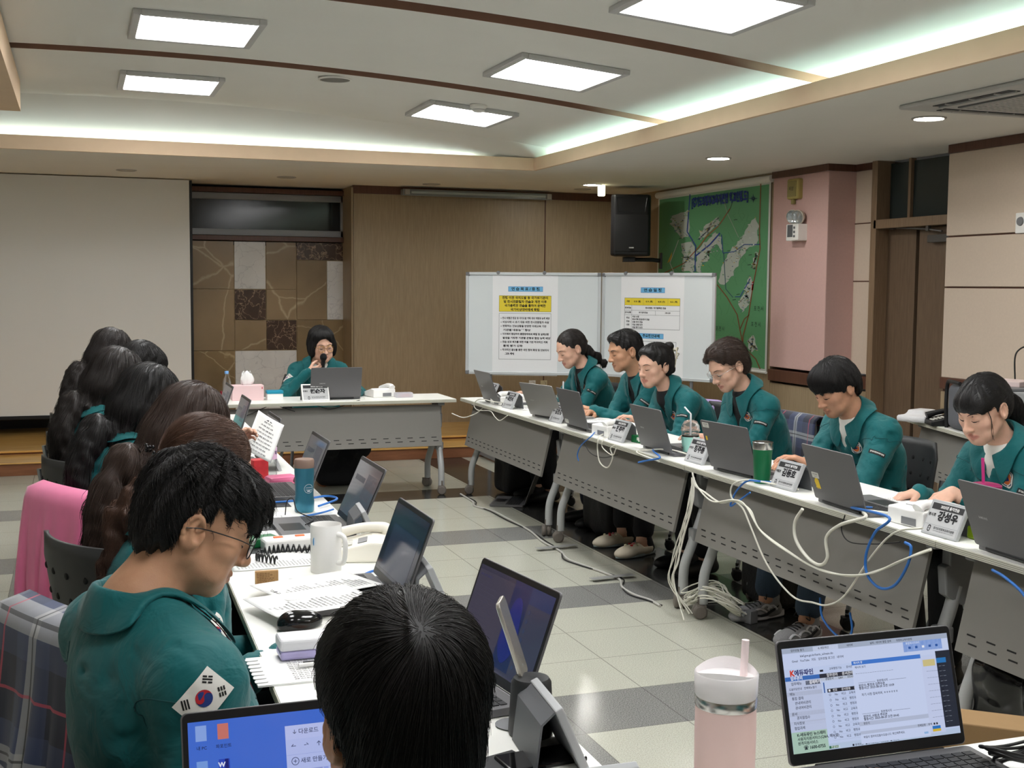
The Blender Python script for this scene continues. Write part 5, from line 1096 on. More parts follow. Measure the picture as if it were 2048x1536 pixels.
def hair_pony(ctx, N, bangs=False, tie=(0, -.112, .03), tail=((0, -.15, .01), (0, -.165, -.07), (0, -.16, -.15), (0, -.15, -.2)), rs=(.026, .036, .034, .024, .008), deco='bead', wave=.0, fringe=0):
    s, e, bx, w = hh(ctx); e(0, -.017, .05, .082, .104, .09, .02); e(0, -.05, .01, .079, .066, .08, .03)
    if bangs: e(0, .055, .055, .072, .045, .052, .02); e(0, .135, -.052, .07, .09, .075, .008, -1)
    else: e(0, .122, -.002, .071, .09, .102, .018, -1)
    bx(0, .07, -.088, .2, .1, .085, .01, -1); bx(0, -.09, -.135, .2, .12, .07, .012, -1)
    for q in (-1, 1): e(q*.09, -.012, -.006, .026, .026, .036, .006, -1)
    hd, tp = ctx['c'], w(*tie); T = [tp]+[hd+A(*p) for p in tail]
    for i in range(1, len(T)):
        for _ in range(25):
            if ctx['js'](T[i][None])[0] > rs[min(i, len(rs)-1)]*.6+.02: break
            T[i] = T[i]+nrm(grad(ctx['js'], T[i][None])[0]+A(0, -1., .1))*.005
    s2 = S(); tail_chain(ctx, s2, [w(tie[0], tie[1]+.012, tie[2])]+T[1:], rs, .02)
    f, V, o = hair_obj(ctx, s); 
    def d1(P): v = tp-P; return v+A(0, 0, 0)
    strands('hair_strands', f, V, N, d1, .1, o, ctx['hm'], rim=ctx['c']+ctx['R']@A(0, -.01, .02), jit=.12)
    f2, V2, o2 = hair_obj(ctx, s2, 'ponytail', noise=.008)
    strands('ponytail_strands', f2, V2, N//2, lambda P: np.tile(nrm(T[-1]-T[0])[None], (len(P), 1)), .13, o2, ctx['hm'], jit=.3, curl=wave, lift=.004)
    b = MB()
    if deco == 'bead':
        for k in range(16):
            a = k/16*2*PI; u = nrm(T[1]-tp); x = nrm(np.cross(u, A(.3, 0, 1))); y = np.cross(u, x); b.lathe([(0, -.005), (.004, -.003), (.005, 0), (.004, .003), (0, .005)], 8, 0, Matrix.Translation(tp+(x*math.cos(a)+y*math.sin(a))*(.024+.006*(k % 2))+u*.006*(k % 3-1)))
        b.build('hair_tie', M('bead_black', (22, 20, 22), .15), o2, smooth=60)
    elif deco == 'coil':
        u = nrm(T[1]-tp); x = nrm(np.cross(u, A(.3, 0, 1))); y = np.cross(u, x); p = [tp+u*(.004*math.sin(t*9))+(x*math.cos(t)+y*math.sin(t))*(.026+.005*math.cos(t*9)) for t in np.linspace(0, 2*PI, 90)]; b.tube(p, .0028, 6, closed=True); b.build('hair_tie', M('tie_pearl', (196, 186, 176), .3), o2, smooth=60)
    else:
        u = nrm(T[1]-tp); b.tube(spline([tp+A(0, 0, .03), tp+R3(ctx)@A(.02, -.02, .01), tp+A(0, -.0, -.02), tp+R3(ctx)@A(-.02, -.015, .01), tp+A(0, 0, .03)], 6), .005, 6); b.build('hair_tie', M('tie_cream', (150, 132, 108), .5), o2, smooth=60)
    for k in range(fringe):
        q = (-1, 1)[k % 2]; p = [w(q*.066, .05, .05), w(q*.073, .052, .0), w(q*.07, .056, -.05), w(q*.06, .055, -.085)]; pp = [pt+rng.normal(0, .003, 3) for pt in p]; MB().tube(spline(pp, 5), np.linspace(.0011, .0003, 16), 5).build('face_strand', ctx['hm'], o, smooth=60)
    return o
def R3(ctx): return ctx['R']
def hair_claw(ctx, N):
    s, e, bx, w = hh(ctx); e(0, -.017, .052, .085, .106, .093, .02); e(0, .045, .095, .055, .045, .03, .03); e(0, -.05, .01, .081, .07, .085, .03); e(0, -.108, .045, .034, .034, .07, .02); e(.0, -.12, .105, .03, .028, .026, .015); e(0, -.11, -.03, .036, .03, .03, .02)
    e(0, .122, -.002, .071, .09, .102, .018, -1); bx(0, .075, -.088, .2, .1, .085, .01, -1); bx(0, -.09, -.135, .2, .12, .07, .012, -1)
    for q in (-1, 1): e(q*.09, -.018, -.014, .024, .02, .026, .006, -1)
    f, V, o = hair_obj(ctx, s, noise=.002); tp = w(0, -.12, .04); strands('hair_strands', f, V, N, lambda P: (tp-P)/np.maximum(np.linalg.norm(tp-P, axis=1, keepdims=True), .02)+A(0, 0, .2), .09, o, ctx['hm'], rim=ctx['c']+ctx['R']@A(0, -.01, .02), jit=.2)
    b = MB(); m = M('claw_cream', (206, 196, 170), .35)
    for q in (-1, 1):
        b.tube(spline([w(q*.03, -.145, .09), w(q*.042, -.135, .06), w(q*.045, -.12, .02), w(q*.036, -.115, -.02)], 6), .004, 8)
        b.tube(spline([w(q*.03, -.146, .09), w(q*.02, -.17, .085), w(q*.012, -.16, .06), w(q*.035, -.145, .055)], 6), .003, 8)
        b.tube(spline([w(q*.03, -.146, .06), w(q*.02, -.172, .05), w(q*.012, -.16, .03), w(q*.04, -.14, .03)], 6), .003, 8)
    b.tube([w(-.03, -.145, .075), w(.03, -.145, .075)], .005, 8); b.build('hair_claw', m, o, smooth=60)
def hair_bob(ctx, N):
    s, e, bx, w = hh(ctx); e(0, -.016, .05, .094, .112, .1, .02); e(0, -.03, -.0, .096, .092, .085, .03); e(0, .04, .085, .07, .045, .04, .03)
    for q in (-1, 1): e(q*.075, .02, -.02, .028, .045, .062, .03)
    e(.006, .124, -.022, .066, .088, .108, .014, -1); bx(0, 0, -.118, .2, .2, .05, .014, -1)
    f, V, o = hair_obj(ctx, s, noise=.002); strands('hair_strands', f, V, N, flow(ctx, (-.02, -.03, .15), .8, .0), .1, o, ctx['hm'], rim=ctx['c']+ctx['R']@A(0, -.01, .02), jit=.12)
def hair_pixie(ctx, N):
    s, e, bx, w = hh(ctx); e(0, -.02, .056, .085, .107, .095, .02); e(0, .04, .1, .06, .05, .04, .03); e(0, -.055, .0, .08, .066, .085, .03); e(.03, .07, .075, .04, .03, .03, .02)
    e(0, .122, -.002, .071, .09, .102, .018, -1); bx(0, .06, -.09, .2, .1, .08, .01, -1); bx(0, -.09, -.14, .2, .12, .07, .012, -1)
    for q in (-1, 1): e(q*.092, -.01, -.008, .03, .026, .036, .006, -1)
    f, V, o = hair_obj(ctx, s, noise=.002); strands('hair_strands', f, V, N, flow(ctx, (.02, .085, .10), .2, -.3), .07, o, ctx['hm'], rim=ctx['c']+ctx['R']@A(0, -.01, .02), lift=.006, jit=.35)
def hair_long(ctx, N, drop=((.02, -.11, -.07), (.03, -.17, -.18), (.04, -.20, -.29), (.04, -.22, -.40)), rx=(.078, .066, .046, .018), ry=(.044, .03, .022, .01), wave=0., side=True):
    s, e, bx, w = hh(ctx); e(0, -.018, .052, .09, .110, .098, .02); e(0, -.04, -.01, .092, .084, .09, .03)
    if side:
        for q in (-1, 1): e(q*.078, .015, -.03, .022, .045, .085, .02)
    e(0, .128, -.02, .07, .088, .09, .01, -1); hd = ctx['c']; pts = [hd+A(*p) for p in drop]
    prev = w(0, -.06, .0); pr = (.09, .075)
    for p, a, b_ in zip(pts, rx, ry):
        for t in (.2, .4, .6, .8, 1.):
            m = prev+(p-prev)*t; ry_ = pr[1]+(b_-pr[1])*t
            for _ in range(45):
                if m[2] > hd[2]-.04 or ctx['js'](m[None])[0] > ry_*.3+(.022 if m[2] > ctx['P3'][2]-.1 else .003): break
                m = m+nrm(grad(ctx['js'], m[None])[0]+A(0, -1., .1))*.005
            s.ell(m, A(pr[0]+(a-pr[0])*t, ry_, .055), .035)
        prev = m; pr = (a, b_)
    f, V, o = hair_obj(ctx, s, res=.007, noise=.003); base = flow(ctx, (0, -.02, .15), 1.1, 0)
    ax = nrm(pts[-1]-pts[0])
    def d(P): return base(P)*(P[:, 2:3] > hd[2]-.05)+ax[None]*(P[:, 2:3] <= hd[2]-.05)
    strands('hair_strands', f, V, N, d, .2, o, ctx['hm'], steps=14, jit=.10, curl=wave, lift=.006, rad=.0011)
def hair_pony_bang(ctx, N): hair_pony(ctx, N, True, (0, -.108, .05), ((.02, -.15, .02), (.03, -.17, -.08), (.03, -.165, -.17), (.03, -.15, -.26)), (.028, .04, .05, .045, .02), 'coil', .6, fringe=8)
def hair_pony_far(ctx, N): hair_pony(ctx, N, False, (0, -.11, .0), ((0, -.14, -.02), (0, -.17, -.08), (0, -.185, -.15), (0, -.18, -.19)), (.026, .036, .036, .028, .01), 'claw', .8)
def hair_pony_long(ctx, N): hair_pony(ctx, N, False, (0, -.125, .0), ((-.01, -.145, -.06), (-.02, -.15, -.18), (-.02, -.155, -.32), (-.02, -.155, -.42)), (.022, .03, .036, .032, .014), 'bead', .3)
HAIR = dict(bowl=hair_bowl, part=hair_part, wavy=hair_wavy, whorl=hair_whorl, pony=hair_pony_far, ponybang=hair_pony_bang, ponylong=hair_pony_long, claw=hair_claw, bob=hair_bob, pixie=hair_pixie, long=hair_long,
            longwave=lambda c, n: hair_long(c, n, wave=.8), longside=lambda c, n: hair_long(c, n, ((.02, -.11, -.07), (.03, -.18, -.2), (.03, -.23, -.31), (.03, -.27, -.42)), (.076, .062, .042, .016)), )
def add_glasses(ctx, shape, m, r=.02):
    w = ctx['w']; b = MB(); bl = MB()
    for q in (-1, 1):
        rx, rz = (r*1.2, r*1.05) if shape == 'round' else (r*1.3, r*.78)
        P = []
        for t in np.linspace(0, 2*PI, 28, endpoint=False):
            cx, cz = math.cos(t), math.sin(t)
            if shape != 'round': cx = math.copysign(abs(cx)**.7, cx); cz = math.copysign(abs(cz)**.7, cz)
            P.append(w(q*(.031+rx*cx), .105-.18*(rx*cx+.02)**1*(1 if True else 0)*.6, .006+rz*cz))
        b.tube(P, .0012 if shape == 'round' else .001, 6, closed=True); bl.add(P, [tuple(range(28))])
        b.tube(spline([w(q*(.031+rx), .098, .012), w(q*.074, .06, .016), w(q*.083, .0, .014), w(q*.082, -.03, .006)], 6), .0011, 6)
    b.tube(spline([w(-.031+r*1.1, .106, .011), w(0, .112, .015), w(.031-r*1.1, .106, .011)], 5), .0012, 6)
    g = b.build('glasses', m, ctx['body'], smooth=60); bl.build('lens', mLens, g)
# ---------------------------------------------------------------- the cast
def hx(px, py, X): return atx(px, py, X)
RG = 'officials seated along the right row'; LG = 'officials seated along the left row'
PI2 = PI/2
# right row (face -X); right hand is the far one
P_ = lambda px, py, z=.745: atz(px, py, z)
person('woman nearest the whiteboards with a low curly ponytail and teal jacket, reading', (3.6, 8.25), PI2, hx(1143, 700, 3.34), hpitch=.42, hyaw=.05, skin='light', fem=True, hair='pony', hmat='soft', patches=(('emblem', 0, .026), ('tag', -1, (-.35, -.9, .1))), rh=(3.14, 8.4, .76), lh=(3.14, 8.02, .76), shirt='k', vdepth=.24, group=RG)
person('dark haired man in profile between two women of the right row', (3.6, 7.3), PI2, hx(1250, 705, 3.34), hpitch=.22, hyaw=.0, skin='tan', hair='part', hmat='black', patches=(('tag', -1, (-.5, -.85, .1)),), lh=(3.14, 7.2, .76), rh=P_(1186, 826), hand_r=dict(curl=1.0), shirt='k', vdepth=.24, group=RG, trousers='navy')
person('woman with a cream hair claw resting her hand on the right row', (3.59, 6.72), PI2, hx(1310, 735, 3.30), hpitch=.15, hyaw=.25, skin='light', fem=True, hair='claw', hmat='black', patches=(('emblem', 0, .026), ('tag', -1, (-.75, -.65, .2))), rh=P_(1252, 845), lh=(3.14, 6.5, .76), shirt='k', vdepth=.1, group=RG, feet={1: (3.06, 6.63, 0), -1: (3.05, 6.34, 0)}, shoes='clog', hunch=.03)
person('short haired woman with thin glasses looking down at the right row', (3.59, 5.9), PI2, hx(1457, 735, 3.33), hpitch=.5, hyaw=.1, skin='light', fem=True, hair='pixie', hmat='dark', patches=(('emblem', 0, .028), ('tag', -1, (-.6, -.8, .1))), rh=P_(1410, 880), lh=(3.14, 5.7, .76), shirt='k', vdepth=.16, glasses=('rect', mSilv, .019), group=RG, seams=True)
person('young man with a straight black fringe holding papers at the right row', (3.59, 4.9), PI2, hx(1672, 778, 3.33), hpitch=.5, hyaw=.1, skin='mid', hair='bowl', hmat='black', jaw=.9, patches=(('emblem', 0, .029), ('tag', -1, (-.62, -.78, .1))), rh=P_(1582, 928, .75), lh=(3.14, 4.72, .76), shirt='w', vdepth=.10, group=RG, feet={1: (3.02, 4.93, 0), -1: (3.0, 4.56, 0)}, shoes='runner', trousers='jean', seams=True, res=.003, jres=.007, strandN=5000)
person('woman with a fringe and black ponytail at the right edge, turning pages', (3.57, 3.92), PI2, hx(1968, 822, 3.33), hpitch=.42, hyaw=.15, skin='light', fem=True, hair='ponybang', hmat='black', patches=(('emblem', 0, .029), ('tag', -1, (-.62, -.78, .1))), rh=P_(1838, 985, .755), lh=P_(1905, 985, .765), hand_l=dict(d=(-.75, -.1, -.35), n=(.0, .4, -.9), curl=.22), hand_r=dict(d=(-.85, .25, -.2), curl=.5), shirt='w', vdepth=.09, group=RG, seams=True, res=.003, jres=.007, strandN=5000)
# left row (face +X)
HL = [(.31, 3.0), ]
person('man with wavy black hair and glasses in the left foreground, flag on his sleeve', (.2, 2.1), -PI2+.35, atd(390, 1056, 2.1), hs=.95, hpitch=.42, hyaw=-.31, hroll=0, skin='tan', hair='wavy', hmat='black', bulk=1.08, jaw=1.12, rh=(.42, 1.93, .66), lh=(.42, 2.2, .64), arm_pole=(-.35, 0), patches=(('flag', (1, .03), (.0, -1., .5)),), glasses=('round', mRimK, .021), group=LG, seams=True, res=.0026, jres=.0055, strandN=11000, wrinkle=.4, vdepth=.12, lanyard=True, hunch=.02, nose=1.1)
person('woman with a brown ponytail tied with black beads, behind the man in glasses', (.21, 2.94), -PI2+.35, (.285, 3.02, 1.095), hpitch=.5, hyaw=-.1, skin='light', fem=True, hair='ponylong', hmat='brown', rh=(.46, 2.82, .70), lh=(.40, 3.06, .64), patches=(('flag', 1, (.55, -.75, .35)),), group=LG, jres=.008, strandN=6000, hunch=.0)
person('woman with long straight dark brown hair in the middle of the left row', (.2, 3.78), -PI2+.35, (.32, 3.84, 1.10), hpitch=.5, hyaw=-.05, skin='light', fem=True, hair='longside', hmat='dark', rh=(.40, 3.75, .64), lh=(.40, 3.98, .64), group=LG, strandN=6000, hunch=.0)
person('woman with long straight black hair, third from the far end of the left row', (.17, 4.64), -PI2+.35, (.245, 4.7, 1.105), hpitch=.4, hyaw=-.05, skin='light', fem=True, hair='long', hmat='black', rh=(.55, 4.6, .75), lh=atd(500, 897, 5.0), hand_l=dict(curl=.7, d=(.6, .2, .6), n=(.5, -.6, .0)), group=LG, strandN=5000, hunch=.03)
person('woman whose black hair falls down her back, behind the straight black hair', (.12, 5.47), -PI2+.35, (.155, 5.55, 1.125), hpitch=.4, hyaw=-.05, skin='light', fem=True, hair='longside', hmat='soft', rh=(.5, 5.45, .75), lh=(.5, 5.7, .75), group=LG, strandN=3500, hunch=0)
person('person with short black hair leaning in beyond the long haired women', (.2, 6.32), -PI2+.35, (.29, 6.4, 1.12), hpitch=.5, hyaw=-.0, skin='mid', hair='bowl', hmat='black', rh=(.6, 6.3, .75), lh=(.6, 6.55, .75), group=LG, strandN=2500)
person('woman with long wavy dark hair at the far end of the left row', (.12, 7.22), -PI2+.35, (.18, 7.3, 1.145), hpitch=.35, hyaw=-.0, skin='light', fem=True, hair='longwave', hmat='soft', rh=(.5, 7.1, .75), lh=(.5, 7.4, .75), group=LG, strandN=3500)
# back table
def mic(ctx):
    t = thing('microphone', 'black hand microphone held up to the speaking woman', 'microphone', MICP, 0); T = Matrix(np.array(frame((0, 0, 0), (1, 0, 0), (.42, -.35, 1))).tolist()) @ Rx(-PI/2)
    b = MB(); b.lathe([(0, -.13), (.012, -.13), (.014, -.06), (.017, .015), (.019, .02)], 18, 0, T); b.build('handle', M('mic_black', (22, 22, 24), .35), t, smooth=50)
    MB().lathe([(.02, .018), (.026, .03), (.027, .045), (.021, .06), (.01, .068), (0, .07)], 18, 0, T).build('grille', M('mic_grille', (30, 30, 32), .4, metal=.6, bump=.6, bscale=900), t, smooth=50)
BH = aty(643, 692, 9.22); MICP = BH+Vector((-.012, -.125, -.115))
WR = Vector((BH.x-.125, BH.y-.13, BH.z-.185))
def b0x(ctx):
    a, e, w = ctx['arm'][1]; u = nrm(w-e); x = nrm(np.cross(u, A(0, 0, 1))); y = np.cross(u, x); b = MB()
    for k, o_ in enumerate((-.03, -.022)): p = [w+u*o_+(x*math.cos(t)+y*math.sin(t))*.0285 for t in np.linspace(0, 2*PI, 28, endpoint=False)]; b.tube(p, .0035-.0008*k, 6, closed=True)
    b.build('bracelet', mGold, ctx['body'], smooth=60); mic(ctx)
person('woman with a black bob and round glasses speaking into a microphone', (1.76, 9.5), PI, BH, hpitch=.22, hyaw=.12, hroll=.06, skin='light', fem=True, hair='bob', hmat='black', shirt='w', vdepth=.2, rh=WR, lh=(1.98, 9.0, .76), hand_r=dict(d=(.9, -.05, .2), n=(.2, .6, .35), curl=.95, thumb=.8), glasses=('round', mGold, .021), patches=(('flag', 1, (-.7, -.7, 0)),), arm_pole=(.5, -.2), extra=b0x, feet={1: (1.80, 9.42, 0), -1: (1.93, 9.46, 0)}, trousers='skirt', shoes='sandal', res=.003, strandN=3500)
# near row
person('person seen from behind with thick black hair and a crown whorl, nearest', (.27, .98), 0, atd(803, 1441, 1.27), hpitch=.02, hs=.98, skin='mid', hair='whorl', hmat='black', rh=(.42, 1.45, .75), lh=(.16, 1.45, .75), group='officials at the nearest tables', res=.003, strandN=22000)
person('person at the lit laptop of whom only fingertips show', (1.32, .98), 0, (1.32, 1.06, 1.2), hpitch=.3, skin='light', hair='bowl', hmat='black', rh=(1.48, 1.40, .77), lh=(1.135, 1.43, .775), hand_l=dict(d=(.15, .8, .25), n=(0, 0, -1), curl=.35), group='officials at the nearest tables', strandN=800)
# ================================================================ WALL THINGS, BOARDS
mPrint = attr_mat('printed_sheet', .6); mPaper = M('paper_white', (240, 240, 238), .7); mBoardF = M('board_frame', (206, 210, 212), .4, metal=.2); mBoard = M('whiteboard_surface', (224, 230, 232), .18, spec=.5, var=.015, vscale=3); mPlW = M('plastic_white', (242, 241, 238), .4); mPlK = M('plastic_black', (26, 26, 28), .45); mPlG = M('plastic_grey', (120, 121, 124), .45)
K = srgb(24, 24, 28); BL = srgb(120, 190, 232); YE = srgb(236, 214, 66); WH = srgb(240, 241, 243); GR = srgb(110, 112, 118)
def lines(b, T, x0, y0, x1, y1, n, size, z=.0012, col=K, seed=0, heads=None):
    """body text: short runs of small type"""
    r = random.Random(seed); dy = (y0-y1)/max(n-1, 1); W = '업무 계획 보고 현황 조치 대응 상황 기관 훈련 비상 대비 교육 지원 안전 점검 결과 전시 전환 절차 연습 지역 통합 방위 실제 협력 체계 관리 인력 자원 운영 추진 사항'.split()
    for i in range(n):
        s = ' '.join(r.choice(W) for _ in range(5+r.randrange(3))); V, Fc, w = text_geo(s, .02, 'LEFT'); k = size; mx_ = (x1-x0)*r.uniform(.72, 1.)
        sx = min(k, mx_/w) if w*k > mx_ else k; b.add([(x0+v[0]*sx, y0-dy*i+v[1]*k, z) for v in V], Fc, 0, col, T)
def poster(parent, T, w, h, kind):
    b = MB(); n = 14
    rect(b, -w/2, -h/2, w/2, h/2, T, .0014, WH)
    P = lambda x, y: (x*w-w/2, h/2-y*h)
    def R_(x0, y0, x1, y1, c, z=.002): a = P(x0, y1); d = P(x1, y0); rect(b, a[0], a[1], d[0], d[1], T, z, c)
    def tx(s, x, y, sz, bold=.03, al='CENTER', width=None): a = P(x, y); put_text(b, s, a[0], a[1], sz, T, .0026, K, 0, bold, al, width*w if width else None)
    def box_(x0, y0, x1, y1, c=GR): 
        for q in ((x0, y0, x1, y0+.003), (x0, y1-.003, x1, y1), (x0, y0, x0+.004, y1), (x1-.004, y0, x1, y1)): R_(*q, c, .0023)
    if kind == 0:
        R_(.24, .115, .77, .165, BL); box_(.24, .115, .77, .165, srgb(40, 110, 190)); tx('연 습 목 표 / 중 점', .505, .141, .030, width=.43)
        R_(.10, .205, .90, .365, YE); box_(.10, .205, .90, .365, srgb(120, 110, 40))
        for i, s in enumerate(('전쟁 이전 국지도발 등 국가위기관리', '및 전시전환절차 연습과 개전 이후', '국가총력전 연습을 통하여 완벽한', '국가비상대비태세 확립')): tx(s, .5, .228+.039*i, .027, .035, width=(.70, .66, .63, .44)[i])
        box_(.10, .38, .90, .84)
        L_ = ['◦ 전시 위험군 점검 및 국지도발 계획 대비 역량과 능력 배양', '◦ 비상사태 시 초기 대응 위한 전시전환절차 숙달', '◦ 변화하는 안보상황을 반영한 미래교육 기반', '   기관별 대응능력 향상', '◦ 지자체와 협업하여 통합방위태세 확립 및 실제상황', '   발생을 가정한 기관별 균형과 협업 능력 배양', '◦ 연습 성과 제고를 위한 자율 기반 적극적인 계획', '   통제 평가 강화', '◦ 적극적인 홍보를 통한 국민 참여 확대 및 안보의식', '   고취']
        for i, s in enumerate(L_): tx(s, .125, .43+.0395*i, .021, .03, 'LEFT', (.75, .74, .70, .42, .74, .73, .72, .3, .74, .14)[i])
    else:
        R_(.32, .115, .70, .165, BL); box_(.32, .115, .70, .165, srgb(40, 110, 190)); tx('연 습 일 정', .51, .141, .030, width=.28)
        R_(.06, .215, .94, .285, YE); box_(.06, .215, .94, .515)
        for y in (.285, .335, .378): R_(.06, y, .94, y+.002, GR)
        for x, y0, y1 in ((.175, .215, .515), (.36, .215, .285), (.555, .215, .285), (.75, .215, .285), (.555, .335, .378)): R_(x, y0, x+.003, y1, GR)
        for s, x in (('구분', .118), ('8.18. (월)', .268), ('8.19. (화)', .458), ('8.20. (수)', .652), ('8.21. (목)', .845)): tx(s, x, .25, .018, .03)
        tx('정부연습', .118, .312, .017); tx('전시전환 / 국가총력전 연습', .56, .312, .018); tx('군사상황', .118, .357, .017); tx('위기관리연습', .365, .357, .016); tx('1부+2부', .75, .357, .016)
        for i, s in enumerate(('비상 소집', '중요계획 점검/조치 연습', '상황 조치 연습', '연습 상황 보고', '연습 평가 보고')): tx(s, .19, .397+.026*i, .017, .03, 'LEFT')
        for i, s in enumerate(('주요', '연습', '내용')): tx(s, .118, .41+.033*i, .018)
        R_(.30, .555, .69, .605, BL); box_(.30, .555, .69, .605, srgb(40, 110, 190)); tx('주요현안과제', .495, .58, .030, width=.27)
        box_(.10, .63, .89, .84); tx('◦ 공동체 방호 및 주민 보호', .14, .70, .024, .03, 'LEFT'); tx('◦ 위기관리 대비', .14, .75, .024, .03, 'LEFT')
    o = b.build('poster', mPrint, parent); return o
def whiteboard(label, pl, pr, z0, z1, kind, px0, px1):
    L, R_ = Vector(pl), Vector(pr); x = (R_-L).normalized(); w = (R_-L).length; n = x.cross(Vector((0, 0, 1))); c = (L+R_)/2
    t = thing('whiteboard', label, 'whiteboard', (c.x, c.y, 0), 0, 'mobile whiteboards by the oak wall'); T = frame((0, 0, (z0+z1)/2), x, (0, 0, 1)); h = z1-z0
    MB().box((0, 0, -.008), (w-.02, h-.02, .014), T=T).build('panel', mBoard, t)
    b = MB()
    for s in (-1, 1): b.box((0, s*(h/2-.012), 0), (w-.04, .026, .026), T=T); b.box((s*(w/2-.012), 0, 0), (.026, h-.04, .026), T=T)
    f = b.build('frame', mBoardF, t, bevel=.004)
    b = MB()
    for sx in (-1, 1):
        for sy in (-1, 1): b.box((sx*(w/2-.016), sy*(h/2-.016), .001), (.034, .034, .03), T=T)
    b.build('corner_cap', mPlG, f, bevel=.006)
    b = MB()
    for px in (px0+.05, px1-.12):
        MB().lathe([(0, .02), (.016, .018), (.018, .0), (.0, -.004)], 14, 0, T @ Tr(px, h/2-.004, 0)).build('clip', mPlG, t, smooth=40)
    for s in (-1, 1):
        b = MB(); b.tube([T @ Vector((s*(w/2-.22), -h/2+.0, -.02)), T @ Vector((s*(w/2-.22), -h/2-z0+.05, -.02))], .016, 10); b.box(tuple(T @ Vector((s*(w/2-.22), -h/2-z0+.035, -.02))), (.05, .42, .03)); b.build('leg', mPlG, t, smooth=40)
    poster(t, T @ Tr((px0+px1)/2, -.015, .0), px1-px0, h*.985, kind)
    return t
whiteboard('whiteboard on the left carrying the printed sheet with a yellow block', (3.26, 10.36, 0), (4.34, 9.84, 0), .775, 1.68, 0, -.36, .22)
whiteboard('whiteboard on the right carrying the printed timetable sheet', (4.35, 9.83, 0), (4.96, 8.91, 0), .775, 1.68, 1, -.36, .26)
# wall map
def cm(x, y): return atx(1180+.28636*x, 320+.28636*y, XR-.012)
t = thing('wall_map', 'large green wall map hanging from a white roller on the right wall', 'map', (XR-.012, 10.3, 0))
Om = Vector((XR-.012, 10.3, 0)); yl, yr = cm(478, 250).y, 9.235; zt_, zb_ = 2.47, atx(1533, 745, XR).z
b = MB(); q = lambda y0, z0, y1, z1, c, x=0.: b.add([(x, y0-10.3, z0), (x, y1-10.3, z0), (x, y1-10.3, z1), (x, y0-10.3, z1)], [(0, 1, 2, 3)], 0, c)
q(yl, zb_, yr, zt_, srgb(214, 216, 212)); q(yl-.03, zb_+.03, yr+.03, zt_-.015, srgb(98, 160, 114), -.001)
def poly(P, c, x=-.002): b.add([(x, cm(*p).y-10.3, cm(*p).z) for p in P], [tuple(range(len(P)))], 0, c)
def line(P, c, wd=3.5, x=-.003):
    for p0, p1 in zip(P[:-1], P[1:]):
        d = np.array(p1, float)-np.array(p0); n_ = np.array([-d[1], d[0]])/max(np.linalg.norm(d), 1)*wd; poly([tuple(np.array(p0)+n_), tuple(np.array(p1)+n_), tuple(np.array(p1)-n_), tuple(np.array(p0)-n_)], c, x)
TOWN = [[(570, 390), (690, 350), (690, 540), (640, 545), (600, 500), (565, 450)], [(770, 500), (850, 430), (900, 400), (905, 450), (820, 520), (760, 560)], [(745, 640), (800, 580), (880, 510), (920, 540), (930, 630), (880, 580), (830, 640), (830, 700), (780, 720), (775, 780), (740, 780)], [(640, 590), (720, 560), (735, 700), (725, 780), (640, 780), (650, 680)],
        [(1010, 600), (1060, 530), (1110, 450), (1160, 400), (1175, 470), (1170, 580), (1100, 620), (1050, 690), (1000, 800), (940, 880), (900, 850), (930, 720), (960, 660)], [(1130, 750), (1160, 650), (1175, 650), (1150, 760)], [(1080, 900), (1120, 810), (1135, 860), (1115, 980), (1110, 1010), (1060, 1060), (1040, 1000)], [(1100, 1260), (1140, 1230), (1175, 1330), (1120, 1340)], [(540, 720), (575, 640), (570, 700)]]
_r = random.Random(11)
def rough(P):
    o = []
    for a, c_ in zip(P, P[1:]+P[:1]):
        for k in range(5): o.append((a[0]+(c_[0]-a[0])*k/5+_r.uniform(-9, 9), a[1]+(c_[1]-a[1])*k/5+_r.uniform(-9, 9)))
    return o
for P in TOWN[:-1]: poly(rough(P), srgb(188, 198, 190))
poly(TOWN[-1], srgb(206, 170, 70))
rr = random.Random(5)
for P in TOWN[:-1]:
    cx, cy = sum(p[0] for p in P)/len(P), sum(p[1] for p in P)/len(P)
    for k in range(110):
        p0 = rr.choice(P); u = rr.random(); x, y = cx+(p0[0]-cx)*u, cy+(p0[1]-cy)*u; c = rr.choice([srgb(190, 198, 196), srgb(220, 224, 220), srgb(206, 178, 60), srgb(60, 90, 150), srgb(98, 160, 114), srgb(98, 160, 114), srgb(120, 130, 130), srgb(150, 158, 156)]); s_ = rr.uniform(1.5, 5.5)
        if rr.random() < .6: line([(x-s_*2.2, y+rr.uniform(-12, 12)), (x+s_*2.2, y+rr.uniform(-12, 12))], c, 1.2, -.0035)
        else: poly([(x-s_, y-s_*.6), (x+s_, y-s_*.6), (x+s_, y+s_*.6), (x-s_, y+s_*.6)], c, -.0035)
line([(700, 240), (690, 380), (680, 500), (740, 600), (735, 780)], srgb(60, 80, 150), 4); line([(980, 340), (900, 460), (820, 530), (760, 610), (660, 720), (520, 790)], srgb(150, 96, 60), 3.4); line([(1195, 160), (1185, 500), (1190, 620), (1140, 880), (1110, 1080), (1070, 1230), (1070, 1300), (1160, 1390), (1190, 1460)], srgb(134, 84, 56), 3.6)
line([(890, 870), (960, 960), (1030, 1080), (1050, 1190), (1070, 1290)], srgb(134, 84, 56), 3.4); line([(1115, 1080), (1080, 1110), (1050, 1180)], srgb(134, 84, 56), 3); line([(1010, 260), (980, 340)], srgb(90, 120, 84), 2.4); line([(930, 250), (960, 370), (1040, 540)], srgb(150, 170, 150), 2.4)
